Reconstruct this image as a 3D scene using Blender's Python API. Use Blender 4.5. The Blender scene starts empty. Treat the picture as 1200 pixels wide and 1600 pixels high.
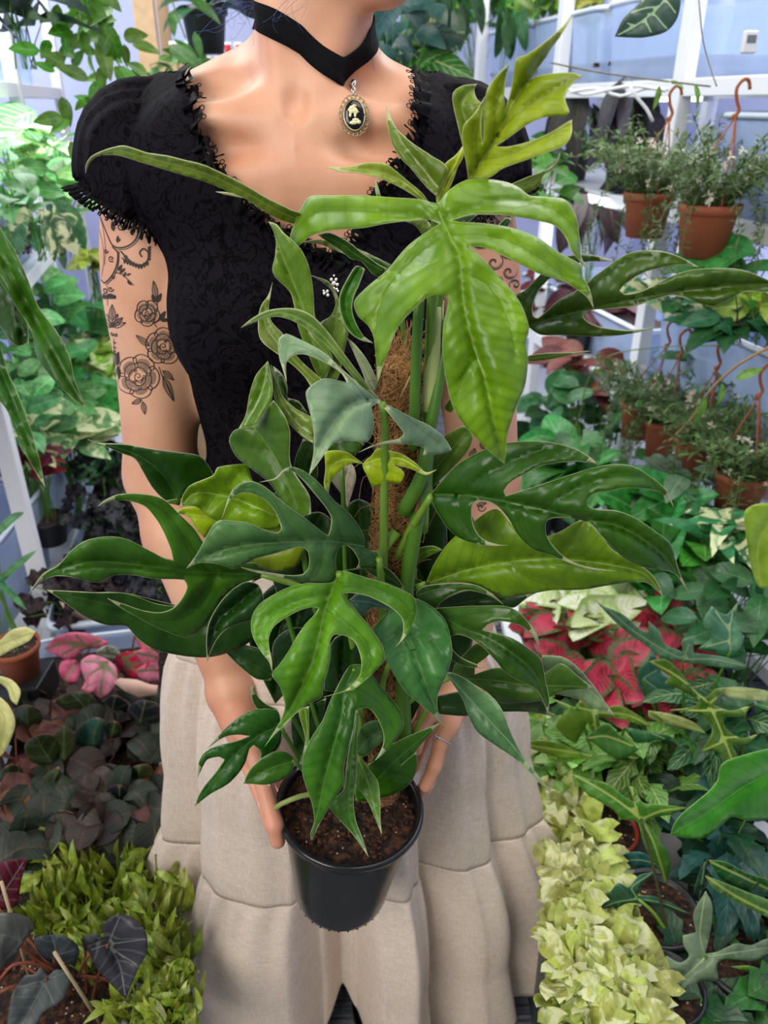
import bpy, bmesh, math, random
import numpy as np
from mathutils import Vector, Matrix, noise
from mathutils.geometry import delaunay_2d_cdt
from mathutils.bvhtree import BVHTree
pi = math.pi
sc = bpy.context.scene
COL = sc.collection

# ------------------------------------------------------------------ camera
CAM_Z, PITCH, FPX = 1.36, math.radians(28), 1200.0
cam_d = bpy.data.cameras.new('camera'); cam = bpy.data.objects.new('camera', cam_d); COL.objects.link(cam)
cam.location = (0, 0, CAM_Z); cam.rotation_euler = (pi/2 - PITCH, 0, 0)
cam_d.sensor_fit = 'VERTICAL'; cam_d.sensor_height = 36; cam_d.lens = 36*FPX/1600
cam_d.clip_start = 0.02
cam_d.dof.use_dof = True; cam_d.dof.focus_distance = 0.66; cam_d.dof.aperture_fstop = 8.0
sc.camera = cam
# ------------------------------------------------------------------ world and lights
w = bpy.data.worlds.new('world'); sc.world = w; w.use_nodes = True
bgn = w.node_tree.nodes['Background']; bgn.inputs[0].default_value = (.9, .95, 1, 1); bgn.inputs[1].default_value = 0.27
def area(name, loc, target, size, power, color, sy=None):
    l = bpy.data.lights.new(name, 'AREA'); l.energy = power; l.color = color; l.size = size
    if sy: l.shape = 'RECTANGLE'; l.size_y = sy
    o = bpy.data.objects.new(name, l); COL.objects.link(o); o.location = loc
    o.rotation_euler = (Vector(target)-Vector(loc)).to_track_quat('-Z', 'Y').to_euler()
    return o
area('window_light', (-1.3, -1.2, 2.3), (-.05, .75, 1.0), 1.5, 60, (1, .95, .88), 1.5)
area('skylight', (.5, .5, 2.55), (.2, .7, .9), 1.2, 15, (1, .97, .93), 1.0)
area('overhead_fill_left', (-1.5, 1.9, 2.4), (-1.2, 2.2, .3), 1.2, 62, (.95, 1, .98), 1.6)  # unseen area light added overhead to brighten the left shelf plants
area('overhead_fill_right', (1.15, 2.3, 2.5), (1.0, 1.7, .3), 1.2, 44, (1, .98, .93), 1.6)  # another added light, out of view, lifting the plants on the right
vs = sc.view_settings
vs.view_transform = 'Standard'; vs.look = 'None'; vs.exposure = 0.0; vs.gamma = 1.0; vs.use_curve_mapping = False

# ------------------------------------------------------------------ helpers
CP, SP = math.cos(PITCH), math.sin(PITCH)
def ray(u, v):
    yv = (800-v)/FPX
    return Vector(((u-600)/FPX, CP+yv*SP, -SP+yv*CP))
def P(u, v, Y):                       # the point of the place seen at (u, v), Y metres ahead
    d = ray(u, v); return Vector((0, 0, CAM_Z)) + d*(Y/d.y)
def PZ(u, v, z):
    d = ray(u, v); return Vector((0, 0, CAM_Z)) + d*((z-CAM_Z)/d.z)
def lin(c):
    if isinstance(c, str): c = [int(c[i:i+2], 16)/255 for i in (0, 2, 4)]
    return tuple(((x/12.92) if x <= .04045 else ((x+.055)/1.055)**2.4) for x in c) + (1,)

def tag(o, label=None, cat=None, group=None, kind=None):
    if label: o['label'] = label
    if cat: o['category'] = cat
    if group: o['group'] = group
    if kind: o['kind'] = kind
    return o
def empty(name, loc=(0, 0, 0), rz=0, label=None, cat=None, group=None, kind=None):
    o = bpy.data.objects.new(name, None); o.empty_display_size = .03; COL.objects.link(o)
    o.location = loc; o.rotation_euler = (0, 0, rz)
    return tag(o, label, cat, group, kind)
def copy_tree(o, parent=None):
    c = o.copy(); COL.objects.link(c); c.parent = parent
    if parent: c.matrix_parent_inverse = o.matrix_parent_inverse
    for ch in o.children: copy_tree(ch, c)
    return c

class MB:
    def __init__(s): s.v = []; s.f = []; s.uv = []; s.rnd = []; s.mi = []; s.smooth = True
    def add(s, vs_, fs_, uvs=None, rnd=0.0, mi=0):
        o = len(s.v); s.v += [tuple(p) for p in vs_]
        s.f += [tuple(i+o for i in f) for f in fs_]
        s.uv += (uvs if uvs else [(0, 0)]*len(vs_)); s.rnd += [rnd]*len(vs_); s.mi += [mi]*len(fs_)
        return s
    def box(s, c, size, rz=0, M=None, mi=0, rnd=0):
        hx, hy, hz = [x/2 for x in size]
        R = Matrix.Rotation(rz, 3, 'Z') if M is None else M
        c = Vector(c)
        vs_ = [c + R@Vector((x*hx, y*hy, z*hz)) for x in (-1, 1) for y in (-1, 1) for z in (-1, 1)]
        return s.add(vs_, [(0, 1, 3, 2), (4, 6, 7, 5), (0, 4, 5, 1), (2, 3, 7, 6), (0, 2, 6, 4), (1, 5, 7, 3)], mi=mi, rnd=rnd)
    def tube(s, pts, r, n=8, mi=0, rnd=0, caps=True):
        pts = [Vector(p) for p in pts]; m = len(pts)
        rs = r if isinstance(r, (list, tuple)) else [r]*m
        t0 = (pts[1]-pts[0]).normalized()
        a = t0.orthogonal().normalized(); vs_ = []
        for i, p in enumerate(pts):
            t = (pts[min(i+1, m-1)]-pts[max(i-1, 0)]).normalized()
            a = (a - t*a.dot(t)).normalized(); b = t.cross(a)
            for k in range(n):
                th = 2*pi*k/n; vs_.append(p+(a*math.cos(th)+b*math.sin(th))*rs[i])
        fs_ = [(i*n+k, i*n+(k+1) % n, (i+1)*n+(k+1) % n, (i+1)*n+k) for i in range(m-1) for k in range(n)]
        if caps: fs_ += [tuple(reversed(range(n))), tuple((m-1)*n+k for k in range(n))]
        uvs = [(.5, i/(m-1)) for i in range(m) for k in range(n)]
        return s.add(vs_, fs_, uvs, mi=mi, rnd=rnd)
    def lathe(s, prof, n=32, c=(0, 0, 0), M=None, mi=0, closed=False):
        c = Vector(c); M = M or Matrix.Identity(3); vs_ = []
        for (r, z) in prof:
            for k in range(n):
                th = 2*pi*k/n; vs_.append(c + M@Vector((r*math.cos(th), r*math.sin(th), z)))
        m = len(prof)
        fs_ = [(i*n+k, i*n+(k+1) % n, (i+1)*n+(k+1) % n, (i+1)*n+k) for i in range(m-1) for k in range(n)]
        if closed: fs_ += [((m-1)*n+k, (m-1)*n+(k+1) % n, (k+1) % n, k) for k in range(n)]
        return s.add(vs_, fs_, mi=mi)
    def grid(s, fn, nu, nv, mi=0, rnd=0, wrap=False):
        vs_ = []; uvs = []
        for j in range(nv+1):
            for i in range(nu if wrap else nu+1):
                vs_.append(fn(i/nu, j/nv)); uvs.append((i/nu, j/nv))
        W = nu if wrap else nu+1
        fs_ = [(j*W+i, j*W+(i+1) % W, (j+1)*W+(i+1) % W, (j+1)*W+i) for j in range(nv) for i in range(nu)]
        return s.add(vs_, fs_, uvs, rnd=rnd, mi=mi)
    def build(s, name, mats, parent=None, solid=0, smooth=True, bevel=0, color=None, sub=0):
        me = bpy.data.meshes.new(name); me.from_pydata(s.v, [], s.f)
        if not isinstance(mats, (list, tuple)): mats = [mats]
        for m in mats: me.materials.append(m)
        if s.f:
            uvl = me.uv_layers.new(name='UVMap')
            li = np.zeros(len(me.loops), dtype=np.int32); me.loops.foreach_get('vertex_index', li)
            uvl.data.foreach_set('uv', np.array(s.uv, dtype=np.float32)[li].ravel())
            at = me.attributes.new('rnd', 'FLOAT', 'POINT'); at.data.foreach_set('value', np.array(s.rnd, dtype=np.float32))
            me.polygons.foreach_set('use_smooth', [smooth]*len(me.polygons))
            me.polygons.foreach_set('material_index', s.mi)
        me.update()
        o = bpy.data.objects.new(name, me); COL.objects.link(o)
        if parent:
            o.parent = parent; o.matrix_parent_inverse = parent_world(parent).inverted()
        if solid:
            md = o.modifiers.new('thickness', 'SOLIDIFY'); md.thickness = solid; md.offset = -1
        if bevel:
            md = o.modifiers.new('bevel', 'BEVEL'); md.width = bevel; md.segments = 2; md.limit_method = 'ANGLE'
        if sub:
            md = o.modifiers.new('sub', 'SUBSURF'); md.levels = sub; md.render_levels = sub
        if color: o.color = lin(color)
        return o
def parent_world(p):
    M = Matrix.LocRotScale(p.location, p.rotation_euler, p.scale)
    if p.parent: M = parent_world(p.parent) @ p.matrix_parent_inverse @ M
    return M

# ------------------------------------------------------------------ node helpers
def newmat(name):
    m = bpy.data.materials.new(name); m.use_nodes = True
    return m, m.node_tree, m.node_tree.nodes['Principled BSDF']
def N(nt, typ, inp=None, **kw):
    n = nt.nodes.new('ShaderNode'+typ)
    for k, v_ in kw.items(): setattr(n, k, v_)
    if inp:
        for k, v_ in inp.items():
            if isinstance(v_, bpy.types.NodeSocket): nt.links.new(v_, n.inputs[k])
            else: n.inputs[k].default_value = v_
    return n
def math_(nt, op, a, b=0.0, c=0.0, clamp=False):
    n = nt.nodes.new('ShaderNodeMath'); n.operation = op; n.use_clamp = clamp
    for i, x in enumerate((a, b, c)):
        if isinstance(x, bpy.types.NodeSocket): nt.links.new(x, n.inputs[i])
        else: n.inputs[i].default_value = x
    return n.outputs[0]
def mixc(nt, f, a, b, blend='MIX'):
    n = nt.nodes.new('ShaderNodeMix'); n.data_type = 'RGBA'; n.blend_type = blend
    for k, x in ((0, f), (6, a), (7, b)):
        if isinstance(x, bpy.types.NodeSocket): nt.links.new(x, n.inputs[k])
        else: n.inputs[k].default_value = x
    return n.outputs[2]
def smooth(nt, x, lo, hi):            # 0 below lo, 1 above hi
    n = nt.nodes.new('ShaderNodeMapRange'); n.interpolation_type = 'SMOOTHSTEP'
    nt.links.new(x, n.inputs[0]); n.inputs[1].default_value = lo; n.inputs[2].default_value = hi
    return n.outputs[0]
def plain(name, col, rough=.6, spec=.5, noise_amt=.08, scale=30, metal=0, bump=0, trans=0, alpha=1, emit=None, bscale=None):
    m, nt, b = newmat(name)
    tc = N(nt, 'TexCoord')
    nz = N(nt, 'TexNoise', {'Vector': tc.outputs['Object'], 'Scale': scale, 'Detail': 4})
    c = lin(col); c2 = tuple(max(0, x*(1-noise_amt*2)) for x in c[:3])+(1,)
    nt.links.new(mixc(nt, nz.outputs[0], c, c2), b.inputs['Base Color'])
    b.inputs['Roughness'].default_value = rough; b.inputs['Metallic'].default_value = metal
    b.inputs['Specular IOR Level'].default_value = spec
    if bump:
        n2 = N(nt, 'TexNoise', {'Vector': tc.outputs['Object'], 'Scale': bscale or scale*4, 'Detail': 5})
        bp = N(nt, 'Bump', {'Strength': bump, 'Distance': .002, 'Height': n2.outputs[0]})
        nt.links.new(bp.outputs[0], b.inputs['Normal'])
    if trans: b.inputs['Transmission Weight'].default_value = trans
    if alpha < 1: b.inputs['Alpha'].default_value = alpha
    if emit:
        b.inputs['Emission Color'].default_value = c; b.inputs['Emission Strength'].default_value = emit
    return m

def catmull(pts, step, closed=False, corner=math.radians(75)):
    """smooth a polyline, keeping sharp corners and tips"""
    P_ = [Vector(p) for p in pts]; n = len(P_); out = []
    def iscorner(i):
        if not closed and i in (0, n-1): return True
        a = P_[i]-P_[(i-1) % n]; b = P_[(i+1) % n]-P_[i]
        if a.length < 1e-9 or b.length < 1e-9: return True
        return a.angle(b, 0) > corner
    cs = [iscorner(i) for i in range(n)]
    for i in range(n if closed else n-1):
        p1, p2 = P_[i], P_[(i+1) % n]
        p0 = p1*2-p2 if cs[i] else P_[(i-1) % n]
        p3 = p2*2-p1 if cs[(i+1) % n] else P_[(i+2) % n]
        L = (p2-p1).length; k = max(1, int(round(L/step)))
        d1, d2 = max((p1-p0).length, 1e-6), max((p3-p2).length, 1e-6)
        m1 = (p2-p1)*.5 + (p1-p0)*(.5*min(1.0, L/d1)); m2 = (p2-p1)*.5 + (p3-p2)*(.5*min(1.0, L/d2))
        for j in range(k):
            t = j/k; t2 = t*t; t3 = t2*t
            out.append(p1*(2*t3-3*t2+1) + m1*(t3-2*t2+t) + p2*(-2*t3+3*t2) + m2*(t3-t2))
    if not closed: out.append(P_[-1])
    return out
# ------------------------------------------------------------------ the greenhouse room
def box_obj(name, c, size, mat, parent=None, rz=0, bevel=.003, M=None):
    m = MB(); m.box((0, 0, 0), size, M=M); o = m.build(name, mat, None, smooth=False, bevel=bevel)
    o.location = c; o.rotation_euler = (0, 0, rz)
    if parent: o.parent = parent; o.matrix_parent_inverse = parent_world(parent).inverted()
    return o
# grey timber deck
deck, nt, b = newmat('grey_deck_boards')
tc = N(nt, 'TexCoord'); sx = N(nt, 'SeparateXYZ', {'Vector': tc.outputs['Object']})
gap = math_(nt, 'FRACT', math_(nt, 'DIVIDE', sx.outputs[1], .11)); g2 = math_(nt, 'ABSOLUTE', math_(nt, 'SUBTRACT', gap, .5))
mp = N(nt, 'Mapping', {'Vector': tc.outputs['Object'], 'Scale': (5, 60, 1)}); n1 = N(nt, 'TexNoise', {'Vector': mp.outputs[0], 'Scale': 3, 'Detail': 6})
c = mixc(nt, smooth(nt, n1.outputs[0], .35, .65), lin('45474c'), lin('8d9096')); c = mixc(nt, smooth(nt, g2, .455, .475), c, lin('101010'))
nt.links.new(c, b.inputs['Base Color']); b.inputs['Roughness'].default_value = .8
o = box_obj('floor', (0, 1.6, -.02), (5, 6, .04), deck, bevel=0); tag(o, kind='structure')
wallm = plain('lilac_white_wall', 'c3c8ec', .8, .2, .03, 2)
wallb = plain('pale_blue_wall', 'b9c0e6', .8, .2, .05, 2)
YAW = math.radians(10)
o = box_obj('wall_back', (-.25, 3.75, 1.3), (4.6, .06, 2.7), wallm, rz=YAW, bevel=0); tag(o, kind='structure')
o = box_obj('wall_left', (-2.05, 1.5, 1.3), (.06, 4.4, 2.7), wallb, rz=YAW, bevel=0); tag(o, kind='structure')
o = box_obj('wall_right', (1.50, 1.7, 1.3), (.06, 5.4, 2.7), wallb, rz=YAW*.6, bevel=0); tag(o, kind='structure')
pine = plain('pine_wood', 'd9b48c', .7, .3, .25, 20)
def upright(u, v, Y, w_, label):
    p = P(u, v, Y); o = box_obj('timber_post', (p.x, p.y, 1.30), (w_, w_*1.2, 2.6), pine, rz=YAW); tag(o, label, 'post'); return o
upright(231, 60, 3.0, .066, 'wide pale pine post left of her neck')
upright(259, 60, 3.18, .04, 'narrow pale pine post, right of the wider one')
upright(669, 50, 3.0, .034, 'pine post seen right of her neck')
# ------------------------------------------------------------------ person
XC, YC = -.08, .84
def V3(*a): return np.array(a, dtype=np.float32)
class Field:
    """signed distance field on a grid, built from blended primitives, turned into one continuous surface"""
    def __init__(s, lo, hi, h):
        s.lo = V3(*lo); s.h = h; s.n = [int(math.ceil((hi[i]-lo[i])/h))+1 for i in range(3)]
        s.ax = [s.lo[i]+h*np.arange(s.n[i], dtype=np.float32) for i in range(3)]
        s.D = np.full(s.n, .2, dtype=np.float32)
    def sub(s, lo, hi):
        sl = []
        for i in range(3):
            a = max(0, int((lo[i]-s.lo[i])/s.h)); b = min(s.n[i], int((hi[i]-s.lo[i])/s.h)+2)
            if b <= a: return None
            sl.append(slice(a, b))
        return tuple(sl)
    def put(s, fn, lo, hi, k, op='u'):
        m = k+.02; sl = s.sub([x-m for x in lo], [x+m for x in hi])
        if sl is None: return
        X = s.ax[0][sl[0]][:, None, None]; Y = s.ax[1][sl[1]][None, :, None]; Z = s.ax[2][sl[2]][None, None, :]
        d = fn(X, Y, Z); c = s.D[sl]
        if op == 'u':
            h_ = np.clip(.5+.5*(c-d)/k, 0, 1); s.D[sl] = c*(1-h_)+d*h_-k*h_*(1-h_)
        else:
            h_ = np.clip(.5-.5*(c+d)/k, 0, 1); s.D[sl] = c*(1-h_)+(-d)*h_+k*h_*(1-h_)
    def cone(s, a, b, ra, rb, k=.01, op='u', flat=None):
        a = V3(*a); b = V3(*b); ab = b-a; L2 = float(ab@ab)
        def fn(X, Y, Z):
            t = np.clip(((X-a[0])*ab[0]+(Y-a[1])*ab[1]+(Z-a[2])*ab[2])/L2, 0, 1)
            dx = X-a[0]-t*ab[0]; dy = Y-a[1]-t*ab[1]; dz = Z-a[2]-t*ab[2]
            if flat is not None:      # squash across one direction (palm)
                fx, fy, fz, q = flat; dd = dx*fx+dy*fy+dz*fz
                e = dd*(q-1); dx = dx+e*fx; dy = dy+e*fy; dz = dz+e*fz
            return np.sqrt(dx*dx+dy*dy+dz*dz)-(ra+(rb-ra)*t)
        R = max(ra, rb); s.put(fn, np.minimum(a, b)-R, np.maximum(a, b)+R, k, op)
    def ell(s, c, r, k=.02, op='u', rz=0):
        cz, sz = math.cos(rz), math.sin(rz)
        def fn(X, Y, Z):
            x = (X-c[0])*cz+(Y-c[1])*sz; y = -(X-c[0])*sz+(Y-c[1])*cz; z = Z-c[2]
            q = np.sqrt((x/r[0])**2+(y/r[1])**2+(z/r[2])**2); return (q-1)*min(r)*np.clip(q, .8, 1.3)
        R = max(r[0], r[1]); s.put(fn, (c[0]-R, c[1]-R, c[2]-r[2]), (c[0]+R, c[1]+R, c[2]+r[2]), k, op)
    def surface(s, iso=0.0):
        D = s.D-iso; nx, ny, nz = D.shape; ins = D < 0
        cnt = np.zeros((nx-1, ny-1, nz-1), np.int8); corners = []
        for i in (0, 1):
            for j in (0, 1):
                for k in (0, 1): cnt += ins[i:nx-1+i, j:ny-1+j, k:nz-1+k]; corners.append((i, j, k))
        cell = np.argwhere((cnt > 0) & (cnt < 8)); idx = np.full(cnt.shape, -1, np.int32)
        idx[tuple(cell.T)] = np.arange(len(cell))
        acc = np.zeros((len(cell), 3)); num = np.zeros(len(cell))
        val = {c: D[cell[:, 0]+c[0], cell[:, 1]+c[1], cell[:, 2]+c[2]] for c in corners}
        for a in corners:
            for ax in range(3):
                if a[ax] == 1: continue
                b = list(a); b[ax] = 1; b = tuple(b); va, vb = val[a], val[b]; m = (va < 0) != (vb < 0)
                t = np.where(m, va/np.where(m, va-vb, 1), 0); p = np.zeros((len(cell), 3)); p[:] = a; p[:, ax] = t
                acc += p*m[:, None]; num += m
        V = s.lo+s.h*(cell+acc/num[:, None]); F = []
        for ax in range(3):
            o1, o2 = [(1, 2), (2, 0), (0, 1)][ax]
            sh = [slice(0, -1) if a == ax else slice(1, -1) for a in range(3)]
            A = ins[tuple(sh)]; sh2 = list(sh); sh2[ax] = slice(1, None); B = ins[tuple(sh2)]
            e = np.argwhere(A != B)
            off = np.array([0 if a == ax else 1 for a in range(3)]); base = e+off
            fl = A[tuple(e.T)]
            def g(d1, d2):
                q = base.copy(); q[:, o1] -= d1; q[:, o2] -= d2; return idx[tuple(q.T)]
            q = np.stack([g(1, 1), g(0, 1), g(0, 0), g(1, 0)], 1); q[~fl] = q[~fl][:, ::-1]; F.append(q)
        F = np.concatenate(F); return V, F
def mesh_np(name, V, F, mats, parent=None, attrs=None):
    me = bpy.data.meshes.new(name); me.from_pydata(np.asarray(V).tolist(), [], [list(map(int, f)) for f in F])
    for m in mats: me.materials.append(m)
    me.polygons.foreach_set('use_smooth', [True]*len(me.polygons))
    for k_, a_ in (attrs or {}).items():
        at = me.attributes.new(k_, 'FLOAT', 'POINT'); at.data.foreach_set('value', np.asarray(a_, dtype=np.float32))
    me.update(); o = bpy.data.objects.new(name, me); COL.objects.link(o)
    if parent: o.parent = parent; o.matrix_parent_inverse = parent_world(parent).inverted()
    return o
def relax(V, F, it=2, lam=.5, mask=None):
    n = len(V); V = V.copy()
    e = np.concatenate([F[:, [0, 1]], F[:, [1, 2]], F[:, [2, 3]], F[:, [3, 0]]]); e = np.concatenate([e, e[:, ::-1]])
    deg = np.bincount(e[:, 0], minlength=n).astype(float); deg[deg == 0] = 1
    for _ in range(it):
        for l in (lam, -lam*.96):
            a = np.stack([np.bincount(e[:, 0], V[e[:, 1], i], n) for i in range(3)], 1)/deg[:, None]
            d = (a-V)*l
            V += d if mask is None else d*mask[:, None]
    return V

def torso(f):
    x, y = XC, YC
    f.ell((x, y+.01, 1.19), (.142, .098, .20), .03)
    f.ell((x, y, 1.03), (.112, .083, .15), .05)
    f.ell((x, y+.01, .86), (.165, .115, .14), .06)
    for s in (-1, 1):
        f.ell((x+s*.068, y-.062, 1.165), (.062, .058, .068), .035)
        f.ell((x+s*.055, y-.03, 1.30), (.105, .060, .075), .04)          # upper chest
        f.cone((x+s*.03, y+.03, 1.382), (x+s*.142, y+.015, 1.342), .036, .030, .03)   # trapezius to shoulder
        f.cone((x+s*.05, y+.02, 1.315), (x+s*.14, y+.01, 1.315), .056, .042, .03)
NECK0 = (XC+.006, .838, 1.33); NECK1 = (XC+.026, .832, 1.50)
SHR, SHL = (-.238, .85, 1.322), (.078, .85, 1.322)
ELR, ELL = tuple(P(252, 742, .825)), tuple(P(756, 742, .825))
WRR, WRL = tuple(P(362, 1082, .70)), tuple(P(722, 1060, .70))
def body_field():
    f = Field((-.34, .50, .02), (.20, 1.0, 1.74), .0033)
    torso(f)
    x = XC
    f.cone(NECK0, NECK1, .054, .050, .03)
    # sternocleidomastoid tendons, hollow between, collar bones
    for s in (-1, 1):
        f.cone((x+s*.012+.004, YC-.064, 1.352), (x+s*.05+.02, YC-.012, 1.49), .0075, .014, .014)
        f.cone((x+s*.016, YC-.070, 1.347), (x+s*.085, YC-.056, 1.352), .0072, .0066, .011)
        f.cone((x+s*.085, YC-.056, 1.352), (x+s*.150, YC-.012, 1.366), .0066, .0080, .011)
        f.ell((x+s*.088, YC-.043, 1.379), (.044, .024, .017), .016, 'd'); f.ell((x+s*.10, YC-.078, 1.325), (.045, .010, .010), .03, 'd')
    f.ell((x+.002, YC-.078, 1.362), (.010, .012, .012), .014, 'd')
    f.ell((x+.000, YC-.094, 1.20), (.012, .016, .05), .02, 'd')
    # head, turned towards her left
    fx, fy = .70, -.714; rx, ry = .714, .70          # forward and her left-hand side
    H = V3(x+.030, .845, 1.575)
    def h(a, b, c): return (H[0]+fx*a+rx*b, H[1]+fy*a+ry*b, H[2]+c)
    ang = math.atan2(fy, fx)
    f.ell(h(0, 0, .015), (.094, .074, .098), .02, rz=ang)
    f.ell(h(.035, 0, -.045), (.058, .056, .070), .03, rz=ang)
    f.cone(h(.045, 0, -.09), h(.078, 0, -.118), .040, .020, .03)
    for s in (-1, 1):
        f.cone(h(-.005, s*.052, -.07), h(.070, s*.012, -.119), .017, .013, .025)
        f.ell(h(.062, s*.034, -.035), (.022, .020, .022), .02, rz=ang)
        f.ell(h(.084, s*.031, .004), (.014, .015, .010), .012, 'd', rz=ang)
        f.ell(h(.077, s*.031, .003), (.012, .014, .009), .006, rz=ang)
        f.ell(h(-.01, s*.076, -.015), (.018, .007, .028), .006, rz=ang)
        f.ell(h(.105, s*.009, -.040), (.009, .008, .007), .008, rz=ang)
    f.cone(h(.090, 0, .010), h(.112, 0, -.034), .008, .010, .012)
    f.cone(h(.088, -.018, -.071), h(.088, .018, -.071), .0055, .0055, .008)
    f.ell(h(.096, 0, -.071), (.008, .016, .004), .006, rz=ang)
    f.ell(h(.093, 0, -.080), (.009, .018, .006), .007, rz=ang)
    f.ell(h(.104, 0, -.0755), (.010, .022, .0012), .003, 'd', rz=ang)
    # legs (under the skirt)
    for s in (-1, 1):
        f.cone((x+s*.075, YC+.01, .86), (x+s*.07, YC, .47), .082, .052, .04)
        f.cone((x+s*.07, YC, .47), (x+s*.066, YC+.015, .10), .050, .036, .02)
        f.cone((x+s*.066, YC+.01, .07), (x+s*.07, YC-.11, .05), .030, .026, .02)
    # arms
    for S, E, W in ((SHR, ELR, WRR), (SHL, ELL, WRL)):
        f.cone(S, E, .047, .0405, .03)
        m = tuple(S[i]*.6+E[i]*.4 for i in range(3)); f.ell(m, (.045, .047, .09), .03)
        q = tuple(E[i]*.72+W[i]*.28 for i in range(3))
        f.cone(E, q, .0385, .040, .02); f.cone(q, W, .040, .0235, .02)
    hands(f)
    return f
# hands: knuckle, middle joint, end joint, tip for four fingers and the thumb
POTC = P(547, 1258, .60)
def finger(f, pts, r, k=.004):
    for i in range(len(pts)-1):
        f.cone(pts[i], pts[i+1], r*(1-.07*i), r*(1-.07*(i+1)), k if i else .007)
def side(ang, z, out=.0):             # a point just outside the pot wall
    r = .081-(POTC.z-z)*.17 + out
    return (POTC.x+.004+r*math.cos(ang)-(POTC.z-z)*.10, POTC.y+r*math.sin(ang), z)
NAILS = []
def hands(f):
    z0 = POTC.z; R = math.radians
    # her right hand, cupping the side of the pot at the left of the picture
    k = [P(381, 1178, .640), P(391, 1168, .664), P(400, 1158, .688), P(408, 1150, .708)]
    for i, q in enumerate(k):
        f.cone(WRR, tuple(q), .0215, .0108, .016)
    f.cone(tuple(k[0]), tuple(k[3]), .011, .009, .012)
    fr = [.0086, .0088, .0084, .0074]
    angs = [188, 170, 152, 134]
    for i, q in enumerate(k):
        a = R(angs[i]); b1 = side(a, z0-.018-.004*i, .011); b2 = side(a-R(4), z0-.042-.002*i, .010); b3 = side(a-R(8), z0-.060, .009)
        finger(f, [tuple(q), b1, b2, b3], fr[i]); NAILS.append((b2, b3, fr[i]*.82, a))
    tb = V3(*WRR)*.55+V3(*k[0])*.45
    t1 = tuple(P(392, 1160, .622)); t2 = side(R(203), z0+.012, .008); t3 = side(R(206), z0-.010, .009)
    f.cone(tuple(tb), t1, .017, .012, .015); finger(f, [t1, t2, t3], .0098)
    # her left hand, on the rim at the right of the picture
    k = [P(700, 1130, .632), P(694, 1116, .655), P(688, 1104, .677), P(680, 1094, .697)]
    for q in k: f.cone(WRL, tuple(q), .0215, .0112, .016)
    f.cone(tuple(k[0]), tuple(k[3]), .0115, .009, .012)
    i0 = [tuple(k[0]), tuple(P(689, 1158, .622)), tuple(P(679, 1196, .612)), tuple(P(665, 1228, .607))]
    finger(f, i0, .0092); NAILS.append((i0[2], i0[3], .0076, 0))
    for i, a in ((1, 22), (2, 40), (3, 58)):
        a = R(a); b1 = side(a, z0+.03, .012); b2 = side(a, z0+.0, .010); b3 = side(a+R(4), z0-.022, .009)
        finger(f, [tuple(k[i]), b1, b2, b3], fr[i])
    tb = V3(*WRL)*.5+V3(*k[0])*.5
    t1 = tuple(P(672, 1108, .625)); t2 = tuple(P(655, 1140, .612)); t3 = tuple(P(648, 1170, .603))
    f.cone(tuple(tb), t1, .017, .012, .015); finger(f, [t1, t2, t3], .0098)
RINGP = (P(695, 1146, .627), P(689, 1158, .622))

person = empty('person', (XC, YC, 0), 0, 'woman in black lace puff-sleeve top and long beige tiered skirt, holding the big potted plant', 'person')

# skin
skin, nt, b = newmat('skin')
tc = N(nt, 'TexCoord')
n1 = N(nt, 'TexNoise', {'Vector': tc.outputs['Object'], 'Scale': 9, 'Detail': 3})
n2 = N(nt, 'TexNoise', {'Vector': tc.outputs['Object'], 'Scale': 160, 'Detail': 3})
ws = N(nt, 'SeparateXYZ', {'Vector': tc.outputs['Object']})
c = mixc(nt, smooth(nt, n1.outputs[0], .35, .68), lin('dca888'), lin('cc9070'))
c = mixc(nt, math_(nt, 'MULTIPLY', smooth(nt, n2.outputs[0], .62, .75), .25), c, lin('c98468'))
# rosy hands
c = mixc(nt, math_(nt, 'MULTIPLY', math_(nt, 'SUBTRACT', 1, smooth(nt, ws.outputs[2], .66, .80)), .40), c, lin('e08870'))
nt.links.new(c, b.inputs['Base Color'])
b.inputs['Roughness'].default_value = .5
b.inputs['Subsurface Weight'].default_value = .18; b.inputs['Subsurface Radius'].default_value = (1, .35, .2); b.inputs['Subsurface Scale'].default_value = .006
bp = N(nt, 'Bump', {'Strength': .12, 'Distance': .0008, 'Height': n2.outputs[0]}); nt.links.new(bp.outputs[0], b.inputs['Normal'])
ink = plain('tattoo_ink', '3d3431', .55, .3, .05)
ink_shade = plain('tattoo_shading', 'b08a72', .55, .3, .3, 120)
lipm = plain('lip_colour', 'b5555a', .4)

bf = body_field(); BV, BF = bf.surface(); BV = relax(BV, BF, 3)
for sg_ in (-1, 1):                    # shoulders sit inside the sleeves
    d_ = (BV[:, 0]-XC)*sg_; m_ = (d_ > .108) & (BV[:, 2] > 1.285)
    w_ = np.clip((d_-.108)/.02, 0, 1)*np.clip((BV[:, 2]-1.285)/.03, 0, 1)*m_; cs_ = np.array([XC+sg_*.15, .85, 1.31]); BV = BV+(cs_-BV)*(w_*.16)[:, None]
body_bvh = BVHTree.FromPolygons([tuple(p) for p in BV], [tuple(map(int, q)) for q in BF], all_triangles=False)

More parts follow.
